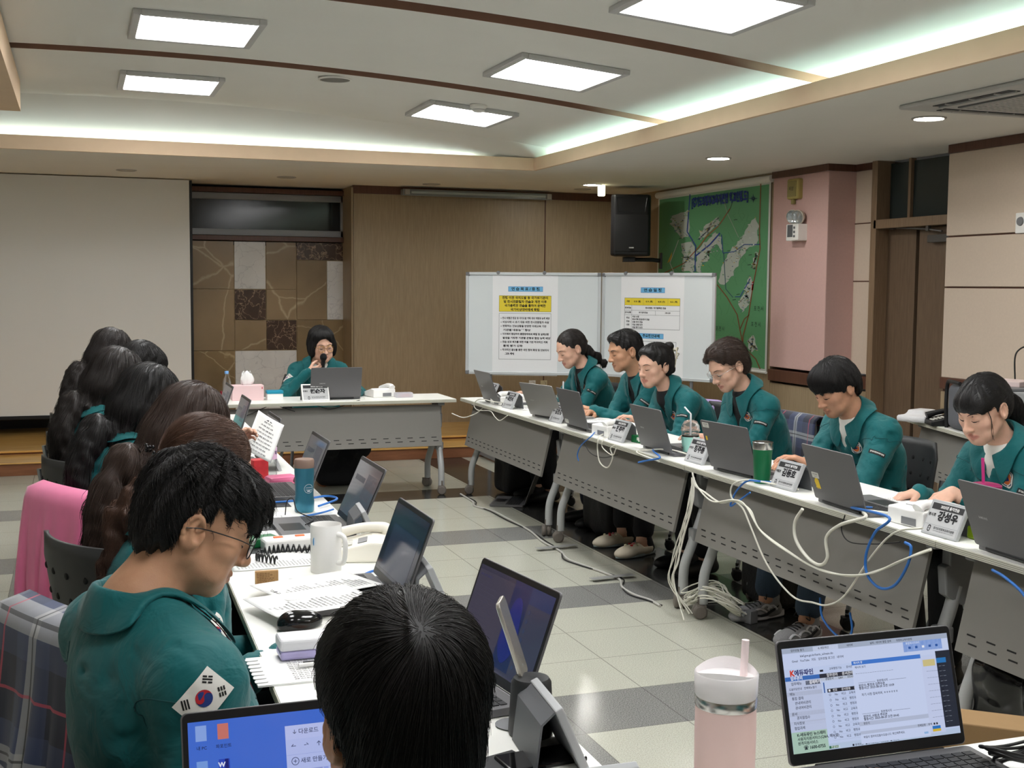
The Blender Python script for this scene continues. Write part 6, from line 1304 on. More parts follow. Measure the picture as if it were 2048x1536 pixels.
line([(920, 520), (930, 650), (1010, 640), (1080, 590), (1190, 590)], srgb(56, 84, 150), 3); line([(740, 670), (840, 590), (910, 510)], srgb(50, 76, 150), 5); line([(935, 650), (950, 900), (1000, 960)], srgb(60, 100, 110), 2.6); line([(1015, 955), (1050, 955), (1120, 830)], srgb(56, 84, 150), 3); line([(620, 560), (560, 720), (590, 790)], srgb(190, 200, 190), 2.6); line([(1140, 850), (1135, 910)], srgb(190, 50, 40), 6)
for k in range(60):
    x, y = rr.uniform(500, 1240), rr.uniform(280, 1450); line([(x, y), (x+rr.uniform(-30, 30), y+rr.uniform(14, 50)), (x+rr.uniform(-40, 40), y+rr.uniform(50, 90))], srgb(84, 146, 100), 1.3, -.0015)
for k in range(14): x, y = rr.uniform(520, 1200), rr.uniform(300, 1430); line([(x, y), (x+24, y-4)], srgb(44, 70, 52), 2.2, -.0016)
_c = cm(903, 238)-Om; Tm = frame(Vector((-.006, _c.y, 2.375)), (0, -1, 0), (0, 0, 1)); put_text(b, '[경기도의정부교육지원청 학교현황도]', 0, 0, .10, Tm, 0, srgb(30, 50, 140), 0, .05, 'CENTER', cm(705, 270).y-cm(1098, 205).y)
cx, cy = 1142, 268
for k in range(8): a = k*PI/4; r_ = 34 if k % 2 == 0 else 20; poly([(cx+r_*math.cos(a), cy+r_*math.sin(a)), (cx+6*math.cos(a+.8), cy+6*math.sin(a+.8)), (cx+6*math.cos(a-.8), cy+6*math.sin(a-.8))], srgb(30, 50, 90), -.0036)
for x, y in ((1160, 1150), (910, 1180), (1180, 1040), (830, 300)):
    Tq = frame(cm(x, y)-Om+Vector((-.003, 0, 0)), (0, -1, 0), (0, 0, 1)); put_text(b, '포 천 시', 0, 0, .05, Tq, 0, srgb(44, 70, 60))
b.build('sheet', mPrint, t)
MB().tube([(0.0, yl-10.3+.02, 2.5), (0.0, yr-10.3-.02, 2.5)], .032, 14).build('roller', mPlW, t, smooth=40)
MB().tube([(-.004, yl-10.3, zb_), (-.004, yr-10.3, zb_)], .012, 10).build('bottom_rod', mPlW, t, smooth=40)
# loudspeaker on its bracket
p = atd(1259, 452, 12.1); t = thing('loudspeaker', 'black loudspeaker on a wall bracket left of the map', 'loudspeaker', (p.x, p.y, p.z), -.32)
b = MB(); b.prism([(-.2, -.11), (-.17, -.17), (.17, -.17), (.2, -.11), (.14, .17), (-.14, .17)], 'z', -.3, .3); b.build('cabinet', mPlK, t, bevel=.02, bseg=3)
b = MB(); b.prism([(-.165, -.172), (.165, -.172), (.165, -.18), (-.165, -.18)], 'z', -.26, .1); b.build('grille', M('speaker_grille', (16, 17, 20), .6, bump=.6, bscale=600), t, bevel=.01)
b = MB(); b.add([(-.13, -.172, .13), (.13, -.172, .13), (.15, -.172, .27), (-.15, -.172, .27), (-.09, -.13, .16), (.09, -.13, .16), (.1, -.13, .24), (-.1, -.13, .24)], [(0, 1, 5, 4), (1, 2, 6, 5), (2, 3, 7, 6), (3, 0, 4, 7), (4, 5, 6, 7)]); b.build('horn', M('horn_black', (34, 35, 38), .35), t)
MB().box((0, -.181, -.22), (.05, .004, .015)).build('badge', mSilv, t, bevel=.002)
b = MB(); b.box((.0, .02, -.33), (.12, .1, .05)); b.tube([(0, .05, -.33), (.25, .10, -.33), (.33, .12, -.34)], .022, 10); b.box((.335, .12, -.34), (.02, .1, .16)); b.build('bracket', mPlK, t, bevel=.004)
# alarm box, emergency light on the pink column
p = atx(1590, 378, XR-.03); t = thing('alarm_box', 'yellowed square box high on the pink column', 'alarm', (XR-.0, p.y, p.z)); t.scale = (1.3,)*3
b = MB(); b.box((-.02, 0, 0), (.05, .13, .13)); b.build('housing', M('yellowed_plastic', (176, 160, 96), .5, var=.06), t, bevel=.012)
b = MB(); b.box((-.047, .0, .0), (.006, .1, .1)); b.box((-.02, .02, -.08), (.02, .03, .03)); b.build('cover', M('yellowed_cover', (150, 138, 84), .5), t, bevel=.003)
b = MB(); put_text(b, '비상', 0, 0, .03, frame((-.051, .0, .0), (0, -1, 0), (0, 0, 1))); b.build('lettering', mPlK, t)
p = atx(1594, 465, XR-.05); t = thing('emergency_light', 'white emergency light with two lamp heads on the pink column', 'emergency light', (XR, p.y, p.z)); t.scale = (1.25,)*3
b = MB(); b.box((-.04, 0, 0), (.08, .14, .11)); b.build('case', mPlW, t, bevel=.006)
b = MB(); b.box((-.0815, .02, .01), (.003, .06, .08), 0)
for k in range(3): b.box((-.082, -.03, .03-.028*k), (.003, .016, .014), 0)
b.build('panel', M('grey_panel', (96, 100, 104), .3), t)
for k, (y, z) in enumerate(((.035, .105), (-.03, .10))):
    T = Tr(-.05, y, z) @ Rz(.5-.2*k) @ Ry(-PI/2-.15); hd_ = MB().lathe([(0, -.04), (.03, -.035), (.045, -.01), (.048, .008), (.044, .012)], 22, 0, T).build('lamp_head', M('lamp_shell', (206, 200, 186), .4), t, smooth=50)
    MB().lathe([(0, .004), (.03, .006), (.043, .011)], 22, 0, T).build('lens', M('lamp_lens', (190, 196, 200), .1, metal=.6), hd_, smooth=50)
    MB().tube([(-.04, y, .05), (-.04, y, z-.03)], .01, 8).build('neck', mPlW, t, smooth=40)
for px, l, c in ((1064, 'white socket plate low on the oak wall under the whiteboards', mPlW), (1087, 'cream double socket plate beside the white one', M('cream_plate', (214, 204, 170), .5))):
    p = aty(px, 772, YB); t = thing('socket_plate', l, 'socket', (p.x, YB-.006, p.z)); MB().box((0, 0, 0), (.075, .012, .12)).build('plate', c, t, bevel=.004)
    b = MB()
    for z in (-.028, .028): b.lathe([(0, -.002), (.018, -.002), (.02, .004)], 16, 0, Tr(0, -.006, z) @ Rx(PI/2))
    b.build('sockets', mPlG, t, smooth=40)
p = atx(2044, 446, XR); t = thing('wall_dial', 'white wall control with a round dial at the right edge', 'wall control', (XR, p.y, p.z))
MB().box((-.006, 0, 0), (.014, .09, .13)).build('plate', mPlW, t, bevel=.005); MB().lathe([(.0, .012), (.026, .01), (.03, 0)], 22, 0, Tr(-.012, 0, .01) @ Ry(-PI/2)).build('dial', mPlG, t, smooth=40)
# ================================================================ NAME PLATES
mEink = M('plate_face', (190, 191, 192), .6); mPlF = M('plate_frame', (168, 170, 172), .45); mPlFd = M('plate_side', (96, 98, 102), .5)
def nameplate(label, loc, rz, name=None, team='', w=.172, h=.125, white=False, back=False, z=.72):
    t = thing('name_plate', label, 'name plate', (loc[0], loc[1], z), rz, 'electronic name plates on the tables'); T = Tr(0, -.035, .002) @ Rx(-math.radians(24)); fr = mPlW if white else mPlF
    b = MB(); b.box((0, .008, h/2), (w, .016, h), 0, T); b.build('frame', fr, t, bevel=.003)
    b = MB(); b.add([T @ Vector((-w/2+.004, .016, .0)), T @ Vector((w/2-.004, .016, 0)), T @ Vector((w/2-.004, .016, h-.004)), T @ Vector((-w/2+.004, .016, h-.004)), (-w/2+.004, .062, .001), (w/2-.004, .062, .001), (w/2-.004, .052, .085), (-w/2+.004, .052, .085)], [(3, 2, 6, 7), (7, 6, 5, 4)]); b.build('stand_flap', mPlFd, t, solid=.004)
    if name:
        F_ = frame(T @ Vector((0, -.0004, h/2)), (1, 0, 0), T.to_3x3() @ Vector((0, 0, 1))); b = MB(); g = srgb(188, 189, 190); hw, hh_ = w/2-.008, h/2-.008
        rect(b, -hw, -hh_, hw, hh_, F_, 0, g); rect(b, -hw+.004, hh_-.026, hw, hh_-.003, F_, .0004, srgb(52, 52, 54)); put_text(b, '2025년 을지연습', .012, hh_-.0145, .013, F_, .0008, srgb(226, 226, 226), 0, .03)
        put_text(b, team, -hw+.018, .008, .013, F_, .0008, K, 0, .03); put_text(b, name, .016, .006, .036, F_, .0008, K, 0, .05, width=w*.56)
        rect(b, -hw, -hh_+.028, hw, -hh_+.0287, F_, .0006, GR); put_text(b, '경기도의정부교육지원청', .018, -hh_+.018, .010, F_, .0008, K, 0, .02); put_text(b, 'GYEONGGIDO UIJEONGBU OFFICE OF EDUCATION', .018, -hh_+.009, .0042, F_, .0008, K)
        P = [(-.052+.009*math.cos(a)*(1-.2*math.cos(2*a)), -hh_+.014+.012*math.sin(a), .0008) for a in np.linspace(0, 2*PI, 20, endpoint=False)]; Q = [(-.052+(x+.052)*.62, -hh_+.014+(y+hh_-.014)*.7, z_) for x, y, z_ in P]; b.add(P+Q, [(i, (i+1) % 20, 20+(i+1) % 20, 20+i) for i in range(20)], 0, K, F_); rect(b, -.058, -hh_+.013, -.046, -hh_+.0148, F_, .0008, K)
        b.build('display', mPrint, t)
    return t
nameplate('white framed name plate on the back table before the speaking woman', (1.615, 8.76), .05, '원순자', '현황반', .2, .13, True)
NP = [((2.92, 8.62), '이순주', '상황반', 'grey name plate half behind the farthest laptop of the right row'), ((2.80, 7.86), '최현석', '상황반', 'grey name plate beside the farthest white desk telephone'), ((2.80, 6.97), '김현경', '지원조', 'grey name plate beside the pink iced drink'), ((2.78, 6.02), '한주형', '홍보조', 'grey name plate in front of the green tissue pack'),
      ((2.80, 5.16), '정주봉', '이행조', 'grey name plate between the mint cup and the laptop'), ((2.80, 4.38), '김동호', '이행조', 'grey name plate just right of the green tumbler'), ((2.775, 3.36), '강성우', '봉사조', 'grey name plate nearest the right edge, before the last laptop')]
for (x, y), n_, tm, l in NP: nameplate(l, (x, y), -PI/2+.03, n_, tm)
for (x, y), l in (((.83, 5.55), 'name plate seen from behind beside the clear water bottle'), ((.885, 3.88), 'name plate seen from behind at the laptop behind the mug'), ((.875, 3.06), 'name plate edge peeking out right of the navy laptop'), ((.80, 1.98), 'name plate seen from behind beside the black cylinder')): nameplate(l, (x, y), PI/2-.1)
nameplate('name plate seen from behind at the bottom edge, nearest the viewer', (.70, 1.66), PI-.0, w=.19)
# ================================================================ TABLE TELEPHONES
def phone(label, loc, rz, z=.72, col=None, cord=True, k=1.):
    c = col or mPlW; t = thing('desk_telephone', label, 'telephone', (loc[0], loc[1], z), rz, 'desk telephones'); t.scale = (k, k, k)
    b = MB(); b.prism([(-.1, 0), (.1, 0), (.1, .062), (.05, .066), (-.1, .03)], 'x', -.09, .09); b.build('body', c, t, bevel=.008, bseg=3)
    sl = math.atan2(.036, .15); T = Tr(0, -.1, .03) @ Rx(sl); b = MB()
    for r in range(4):
        for q in range(3): b.box((.005+.026*q, .02+.022*r, .003), (.018, .014, .006), T=T)
    b.build('keypad', M('key_cream', (206, 204, 196), .5), t, bevel=.002)
    MB().box((.03, .125, .0015), (.07, .03, .003), T=T).build('display', mPlG, t, bevel=.001)
    P = spline([(-.062, -.09, .05), (-.062, -.05, .066), (-.062, .02, .082), (-.062, .08, .082), (-.062, .1, .07)], 5); R_ = [.016+.008*abs(2*i/(len(P)-1)-1)**2 for i in range(len(P))]
    MB().tube(P, R_, 12).build('handset', c, t, smooth=60)
    b = MB(); b.box((-.02, .101, .02), (.07, .004, .026)); b.build('back_ports', mPlG, t)
    return t
phone('cream desk telephone beside the white mug', (.80, 3.66), -PI/2-.25, col=M('phone_cream', (236, 232, 220), .42), k=.97)
phone('white desk telephone on the back table right of the laptop', (2.14, 8.98), PI+.2)
phone('white desk telephone at the far end of the right row', (2.88, 8.14), PI/2+.1); phone('white desk telephone in the middle of the right row, before the hair claw woman', (2.86, 6.27), PI/2+.1); phone('white desk telephone beside the nearest name plate of the right row', (2.86, 3.57), PI/2+.1)
b = MB(); pts = []; path = spline([(.55, 3.62, .735), (.5, 3.7, .735), (.58, 3.78, .735), (.68, 3.74, .735), (.72, 3.72, .74)], 40)
for i, p in enumerate(path): a = i*1.05; pts.append((p[0]+.003*math.cos(a), p[1]+.012*math.cos(a), p[2]+.012*math.sin(a)))
tag(MB().tube(pts, .0026, 5).build('coiled_cord', mPlK, smooth=60), 'black coiled telephone cord lying in front of the white mug', 'cord')
# ================================================================ CUPS AND BOTTLES
mGlass = M('clear_plastic', (236, 242, 244), .05, trans=.95, ior=1.15, alpha=.45); mIce = M('cream_drink', (214, 190, 160), .3); mMint = M('mint_sleeve', (164, 220, 210), .5); mPinkS = M('pink_sleeve', (232, 130, 180), .5, var=.2, vscale=60)
def lathe_thing(name, label, cat, loc, parts, z=.72, group=None):
    t = thing(name, label, cat, (loc[0], loc[1], z), 0, group)
    for pn, prof, m in parts: MB().lathe(prof, 32, 0).build(pn, m, t, smooth=50)
    return t
t = lathe_thing('insulated_tumbler', 'green insulated tumbler with a steel rim on the right row', 'tumbler', (2.775, 4.545), [('body', [(0, 0), (.033, 0), (.034, .004), (.042, .145), (.0425, .147)], M('tumbler_green', (10, 104, 62), .45)), ('steel_rim', [(.0425, .147), (.044, .15), (.0445, .178), (.042, .18), (.04, .15), (0, .15)], M('steel', (190, 188, 184), .25, metal=1))])
t = lathe_thing('tumbler', 'pale pink tall tumbler with a straw at the bottom of the picture', 'tumbler', (.975, 1.69), [('body', [(0, 0), (.038, 0), (.040, .004), (.0405, .03), (.0485, .05), (.0495, .12), (.049, .168)], M('tumbler_pink', (240, 208, 203), .5)), ('steel_band', [(.0492, .168), (.0502, .170), (.0502, .183), (.0492, .185)], M('steel', (190, 188, 184), .25, metal=1)),
     ('lid', [(.0492, .185), (.0505, .188), (.0515, .222), (.0495, .224), (.047, .214), (.0, .212)], M('lid_clear', (244, 240, 241), .25, alpha=.9))])
t.scale = (1, 1, 1)
b = MB(); P = [(.05*math.cos(a), .05*math.sin(a), (.222+.012*(.5-.5*math.cos(2*a+1.2)))) for a in np.linspace(0, 2*PI, 40)]; b.grid([P, [(x*.97, y*.97, .214) for x, y, z in P]]); b.build('lid_rim', M('lid_clear', (244, 240, 241), .25), t, smooth=60)
MB().tube([(.022, -.004, .02), (.034, .0, .272)], .0062, 12).build('straw', M('straw_pink', (244, 226, 226), .35), t, smooth=50)
def iced_cup(label, loc, sleeve, drink, straw_bent, sc_=1.):
    t = thing('iced_drink', label, 'cup', (loc[0], loc[1], .72), 0, 'plastic cups with dome lids'); t.scale = (sc_,)*3
    MB().lathe([(0, .002), (.03, .002), (.041, .10), (0, .10)], 28).build('drink', drink, t, smooth=50)
    MB().lathe([(.031, 0), (.043, .118), (.045, .12)], 28).build('cup', mGlass, t, smooth=50)
    MB().lathe([(.0345, .02), (.0436, .092), (.0442, .092), (.0352, .02)], 28).build('sleeve', sleeve, t, smooth=50)
    MB().lathe([(.0465, .118), (.0465, .124), (.044, .127), (.042, .145), (.03, .165), (.012, .172), (.010, .172)], 28).build('dome_lid', mGlass, t, smooth=50)
    P = [(0, 0, .03), (.0, .0, .2)]+([(-.01, .016, .215), (-.012, .04, .228)] if straw_bent else [(.002, .002, .225)]); MB().tube(P, .0042, 10).build('straw', M('straw_white', (226, 226, 228), .4), t, smooth=50)
    b = MB(); b.box((-.0425, 0, .04), (.001, .02, .006)); b.build('label_print', mPlG, t)
iced_cup('iced drink in a mint sleeve with a bent straw on the right row', (2.88, 5.4), mMint, M('coffee_dark', (60, 44, 34), .2), True, 1.05)
iced_cup('iced drink in a pink patterned sleeve near the whiteboards', (2.88, 7.1), mPinkS, mIce, False, 1.08)
t = lathe_thing('straw_cup', 'purple lidded cup with a magenta straw before the woman at the right edge', 'cup', (2.97, 3.40), [('cup', [(0, 0), (.036, 0), (.05, .14), (.05, .15)], M('purple_clear', (150, 56, 110), .2, alpha=.85)), ('lid', [(.052, .15), (.055, .152), (.055, .162), (.048, .166), (.03, .17), (0, .17)], M('purple_lid', (140, 36, 88), .3))])
MB().tube([(0, 0, .05), (-.004, .014, .255)], .0055, 10).build('straw', M('magenta_straw', (196, 56, 130), .35), t, smooth=50)
t = lathe_thing('mug', 'tall white mug with a blue mark on the left table', 'mug', (.675, 3.5), [('body', [(0, 0), (.043, 0), (.045, .004), (.0455, .138), (.0445, .141), (.0425, .138), (.042, .02), (0, .018)], mPlW), ('drink', [(0, .118), (.0423, .118)], M('coffee_dark', (60, 44, 34), .2))])
MB().tube(spline([(.028, -.034, .115), (.042, -.058, .108), (.044, -.062, .07), (.04, -.054, .035), (.028, -.036, .03)], 6), .0075, 10).build('handle', mPlW, t, smooth=60)
MB().disc((0, 0, 0), .009, 18, 0, T=Tr(-.04, -.0222, .095) @ Rz(-.52-PI/2+.0) @ Rx(PI/2), ry=.012).build('mark', M('mark_blue', (70, 150, 200), .5), t)
t = lathe_thing('drink_bottle', 'metallic blue drink bottle with a brown lid on the left row', 'bottle', (.78, 4.46), [('body', [(0, 0), (.032, 0), (.036, .006), (.0365, .04), (.0335, .06), (.0345, .12), (.0365, .15), (.036, .165)], M('bottle_blue', (66, 132, 156), .28, metal=.55, var=.06, vscale=20)), ('lid', [(.0365, .165), (.0368, .166), (.0368, .192), (.034, .197), (0, .199)], M('lid_brown', (142, 118, 106), .35))])
b = MB(); bp = MB()
for r0, r1 in ((.0158, .0172),):
    V = [((r*math.cos(a), r*math.sin(a))) for r in (r0, r1) for a in np.linspace(0, 2*PI, 32, endpoint=False)]
    bp.add([(x, -.0352-.0*abs(x)+x*x*12, y) for x, y in V], [(i, (i+1) % 32, 32+(i+1) % 32, 32+i) for i in range(32)])
for y in (-.004, .004): bp.box((0, -.0352, y), (.024, .0006, .0014))
bp.box((0, -.0352, -.009), (.012, .0006, .005)); o = bp.build('round_logo', M('logo_pale', (206, 220, 226), .5), t); o.location = (0, 0, .09); o.rotation_euler = (0, 0, .3)
def pet(label, loc, cap, lab, k=1.):
    t = thing('water_bottle', label, 'bottle', (loc[0], loc[1], .72), 0, 'clear water bottles on the tables'); t.scale = (k, k, k)
    MB().lathe([(0, .002), (.028, .0), (.031, .006), (.031, .05), (.029, .056), (.031, .062), (.031, .12), (.026, .145), (.014, .168), (.0125, .172), (.0125, .185)], 28).build('body', mGlass, t, smooth=50)
    MB().lathe([(0, .205), (.013, .204), (.0145, .2), (.0145, .184)], 20).build('cap', cap, t, smooth=40)
    if lab:
        MB().lathe([(.0316, .066), (.0316, .112)], 28).build('label', lab, t, smooth=50); b = MB(); put_text(b, 'ACTIVE', 0, .092, .016, frame((.0, -.0325, 0), (1, 0, 0), (0, 0, 1)), 0, bold=.03); b.build('label_print', mNavyP, t)
mCapB = M('cap_blue', (120, 170, 226), .45)
pet('clear water bottle with a pink label behind the blue drink bottle', (.78, 5.35), mCapB, M('label_pink', (226, 190, 220), .5), 1.15); pet('clear water bottle with a pale blue cap left of the teal cup', (.62, 7.55), mCapB, None, 1.1); pet('clear water bottle with a blue cap beside the tissue box on the back table', (1.02, 9.05), mCapB, None, 1.)
t = lathe_thing('teal_cup', 'teal cup with a dark red straw at the far end of the left row', 'cup', (.74, 6.95), [('cup', [(0, 0), (.036, 0), (.047, .125), (.048, .125)], M('cup_teal', (120, 196, 192), .4)), ('lid', [(.0485, .125), (.049, .13), (.046, .15), (.04, .153), (0, .153)], mGlass)])
MB().tube([(0, 0, .05), (.012, .0, .24)], .006, 10).build('straw', M('straw_red', (140, 30, 48), .4), t, smooth=50)
t = thing('mint_box', 'mint green food box behind the teal cup', 'box', (.70, 7.25, .72)); MB().box((0, 0, .04), (.13, .1, .08)).build('base', M('box_mint', (176, 220, 200), .5), t, bevel=.012); MB().box((0, 0, .088), (.135, .105, .016)).build('lid', M('box_mint_lid', (190, 230, 212), .5), t, bevel=.005)
# ================================================================ BOXES AND PAPERS ON THE TABLES
t = thing('tissue_box', 'pink tissue box with a white tissue pulled up on the back table', 'tissue box', (1.15, 8.93, .72)); MB().box((0, 0, .055), (.225, .12, .11)).build('box', M('tissue_pink', (232, 200, 202), .6), t, bevel=.003)
b = MB(); G = []
for i in range(7):
    u = i/6; row = []
    for j in range(17):
        a = 2*PI*j/16; r_ = .03+.02*math.sin(u*2.6)+.008*math.sin(5*a+u*4); row.append((r_*1.1*math.cos(a)*(1-.35*u), r_*.5*math.sin(a)*(1-.5*u), .108+.095*u+.012*math.sin(3*a)*u))
    G.append(row)
b.grid(G); b.build('tissue', mPaper, t, smooth=80, solid=.001)
MB().box((.1, -.061, .09), (.006, .001, .012)).build('mark', mRed, t)
t = thing('wipes_box', 'white wet wipes box with a teal lid beside the tissue box', 'box', (1.345, 8.92, .72)); MB().box((0, 0, .022), (.115, .08, .044)).build('box', mPlW, t, bevel=.004); MB().box((0, 0, .056), (.12, .085, .024)).build('lid', M('lid_teal', (24, 140, 170), .4), t, bevel=.006)
t = thing('clear_case', 'small clear case with coloured clips on the right of the back table', 'case', (2.30, 8.86, .72)); MB().box((0, 0, .018), (.13, .08, .036)).build('case', M('case_frosted', (214, 214, 224), .3, alpha=.55), t, bevel=.004); MB().box((.01, 0, .012), (.08, .05, .016)).build('contents', M('clips_red', (210, 130, 110), .5, var=.4, vscale=90), t)
def sheet(label, loc, rz, w=.21, h=.297, z=.7215, n=20, seed=1, tilt=None, thick=1, title=None, group='printed sheets on the tables', size=.0075, curl_=.0, col=WH):
    t = thing('paper_sheet', label, 'paper', (loc[0], loc[1], z), rz, group); T = Matrix() if tilt is None else tilt
    b = MB(); N = 12; G = [[tuple(T @ Vector((-w/2+w*j/N, -h/2+h*i/N, .0006*thick+curl_*((j/N-.5)**2)*4+curl_*.6*(i/N)**3))) for j in range(N+1)] for i in range(N+1)]; b.grid(G); b.build('sheet', mPaper, t, smooth=60, solid=.0008*thick)
    b = MB(); T2 = T @ Tr(0, 0, .0012*thick+curl_*.45)
    if title: put_text(b, title, 0, h*.42, .014, T2, 0, K, 0, .04)
    lines(b, T2, -w*.42, h*(.34 if title else .43), w*.42, -h*.42, n, size, 0, K, seed); b.build('print', mPrint, t); return t
tf = sheet('stapled report open on the left table behind the mouse', (.60, 3.24), PI/2+.35, .21, .297, z=.743, n=20, seed=3, title='2025년 을지연습', curl_=.002)
sheet('lower page of the open report nearest the mouse', (.56, 3.08), PI/2+.28, .21, .297, z=.7445, n=20, seed=4, curl_=.002)
sheet('form sheet with a fine table under the coiled cord', (.56, 3.68), PI/2+.05, .21, .3, n=26, seed=5, size=.0055)
sheet('loose white sheet in front of the laptop behind the mug', (.52, 4.0), PI/2+.2, .2, .26, n=16, seed=6, z=.7245); sheet('loose white sheet left of the blue bottle', (.58, 4.36), PI/2-.1, .2, .27, n=18, seed=7, z=.7245)
p = atd(527, 874, 5.05); sheet('white sheet held up in the air above the left row', (p.x, p.y), 0, .13, .19, z=p.z, n=9, seed=8, title='을지연습 업무보고', tilt=Rz(.45) @ Rx(1.15) @ Rz(-.62), curl_=.006, size=.008)
sheet('stack of printed pages under the hands of the woman at the right edge', (3.02, 3.93), -PI/2+.25, .23, .32, n=22, seed=9, thick=5, curl_=.008); sheet('printed page before the young man with the fringe', (3.0, 4.56), -PI/2-.15, .21, .297, n=22, seed=10, thick=2); sheet('white pages before the man in profile', (3.0, 6.95), -PI/2+.1, .24, .3, n=20, seed=11, thick=3); sheet('white page beside the yellow highlighter', (3.0, 5.62), -PI/2, .2, .28, n=18, seed=12)
sheet('white page at the hand of the woman by the whiteboards', (3.0, 7.78), -PI/2-.2, .21, .297, n=18, seed=13); sheet('white page with a yellow note beside the nearest telephone', (2.97, 3.66), -PI/2+.1, .2, .25, n=14, seed=14, z=.7205)
sheet('crumpled white sheet near the black cable at the lower right', (1.62, 1.6), .2, .24, .2, n=1, seed=15, curl_=.006)
def small(name, label, cat, loc, dims, mat, rz=0, z=.72, bevel=.003, group=None):
    o = MB().box((0, 0, dims[2]/2), dims).build(name, mat, bevel=bevel); o.location = (loc[0], loc[1], z); o.rotation_euler = (0, 0, rz); return tag(o, label, cat, group)
mMat = M('desk_mat_black', (40, 41, 44), .6, bump=.1, bscale=500)
small('desk_mat', 'black desk mat under the laptop behind the mug', 'mat', (.6, 4.06), (.3, .56, .002), mMat, -.03, .7205); small('desk_mat', 'black desk mat under the laptop behind the blue bottle', 'mat', (.6, 4.82), (.3, .5, .002), mMat, 0, .7205); small('desk_mat', 'black desk mat at the near corner beside the nearest head', 'mat', (.68, 1.9), (.16, .2, .002), mMat, .3, .7205)
small('sticky_note', 'small yellow sticky note beside the nearest telephone', 'note', (2.92, 3.76), (.05, .07, .003), M('note_yellow', (236, 226, 130), .7), .3, .7225); small('sticky_note', 'pink sticky note on the black mat near the green tissue pack', 'note', (.47, 4.1), (.05, .07, .002), M('note_pink', (240, 170, 190), .7), .2, .7265)
t = thing('card_holder', 'wooden card holder with lines of writing on the left table', 'holder', (.485, 3.385, .72), -.05); MB().box((0, 0, .021), (.064, .012, .042)).build('board', wood('card_wood', (176, 134, 86), (196, 156, 106), (30, 30, 4), .5), t, bevel=.002); b = MB(); T = frame((0, -.0065, .02), (1, 0, 0), (0, 0, 1)); lines(b, T, -.028, .014, .028, -.014, 7, .0035, .0, srgb(90, 60, 36), 3); b.build('writing', mPrint, t)
s = S(); s.ell(A(0, .0, .012), A(.03, .055, .026), .01); s.ell(A(0, -.02, .02), A(.026, .03, .02), .01); s.box(A(0, 0, -.03), A(.1, .1, .03), .001, .004, -1); V, Fq = polygonize(s, *s.bounds(), .004); o = npmesh('computer_mouse', V, Fq, M('mouse_black', (18, 18, 19), .12)); o.location = (.5, 2.93, .72); o.rotation_euler = (0, 0, -1.2); o.scale = (1.12,)*3; tag(o, 'glossy black computer mouse beside the open report', 'mouse')
t = thing('pencil_case', 'frosted white pencil case with pink and blue inside on the left table', 'pencil case', (.51, 2.69, .726), -.0); MB().box((0, 0, .01), (.2, .07, .02)).build('tray', M('case_blue_pink', (186, 178, 222), .35, var=.25, vscale=12), t, bevel=.006); MB().box((0, 0, .034), (.204, .074, .028)).build('lid', M('case_white', (236, 236, 240), .3, alpha=.92), t, bevel=.008, bseg=3)
t = thing('clear_file', 'clear punched file with printed pages hanging over the table edge', 'file', (.47, 2.61, .7205), .0); b = MB(); b.box((0, 0, .002), (.26, .2, .004)); b.build('pages', mPaper, t); b = MB(); lines(b, Tr(.03, 0, .0045), -.08, .08, .09, -.08, 14, .006, 0, K, 21); b.build('print', mPrint, t)
b = MB()
for k in range(7): b.box((-.12, -.08+.026*k, .006), (.028, .012, .002))
b.build('punched_strip', M('strip_white', (246, 246, 248), .3), t, bevel=.001)
t = thing('ballpoint_pen', 'white ballpoint pen lying on the clear file', 'pen', (.5, 2.6, .731)); MB().tube([(-.06, 0, 0), (-.01, .004, 0), (.06, .01, 0)], .0052, 10).build('barrel', mPlW, t, smooth=50); MB().box((-.035, .003, .006), (.03, .003, .002)).build('clip', mPlK, t)
t = thing('tissue_pack', 'green pack with white lettering on the black mat', 'pack', (.53, 3.9, .7225), PI/2+.3); MB().box((0, 0, .014), (.07, .13, .028)).build('pack', M('pack_green', (20, 104, 58), .45), t, bevel=.004); b = MB(); put_text(b, '물티슈', 0, 0, .024, frame((.0355, 0, .014), (0, 1, 0), (0, 0, 1)), 0, bold=.03); b.build('lettering', mWhiteP, t)
t = thing('tissue_pack', 'green pack behind the middle name plate of the right row', 'pack', (2.87, 5.9, .72), .2); MB().box((0, 0, .02), (.07, .15, .04)).build('pack', M('pack_green', (20, 104, 58), .45), t, bevel=.004); b = MB(); put_text(b, '에코', 0, 0, .026, frame((-.0355, 0, .02), (0, -1, 0), (0, 0, 1)), 0, bold=.03); b.build('lettering', mWhiteP, t)
t = thing('power_strip', 'white power strip with two orange switches beside the mug', 'power strip', (.62, 3.83, .7205), .1); MB().box((0, 0, .02), (.17, .07, .04)).build('body', mPlW, t, bevel=.008)
for x in (-.035, .035): MB().box((x, 0, .041), (.03, .014, .006)).build('switch', M('switch_orange', (240, 120, 70), .4), t, bevel=.002)
small('red_carton', 'red and white small carton beside the pink label bottle', 'carton', (.72, 5.25), (.07, .06, .09), M('carton_red', (196, 50, 56), .5, var=.4, vscale=25), .3); small('pink_case', 'pink soft case in front of the clear water bottle', 'case', (.8, 5.12), (.13, .09, .035), M('case_pink', (232, 120, 160), .35), .2, bevel=.014)
small('highlighter', 'yellow highlighter lying beside the mint drink', 'pen', (2.93, 5.6), (.016, .12, .016), M('hl_yellow', (240, 214, 40), .4), .3, bevel=.005); small('wallet_pouch', 'black pouch beside the green tumbler', 'pouch', (2.9, 4.46), (.1, .16, .03), mMat, .1, bevel=.01)
small('snack_pack', 'lime green snack pack behind the nearest name plate', 'pack', (2.86, 3.26), (.06, .12, .045), M('pack_lime', (150, 180, 30), .4, var=.15), .1, bevel=.008)
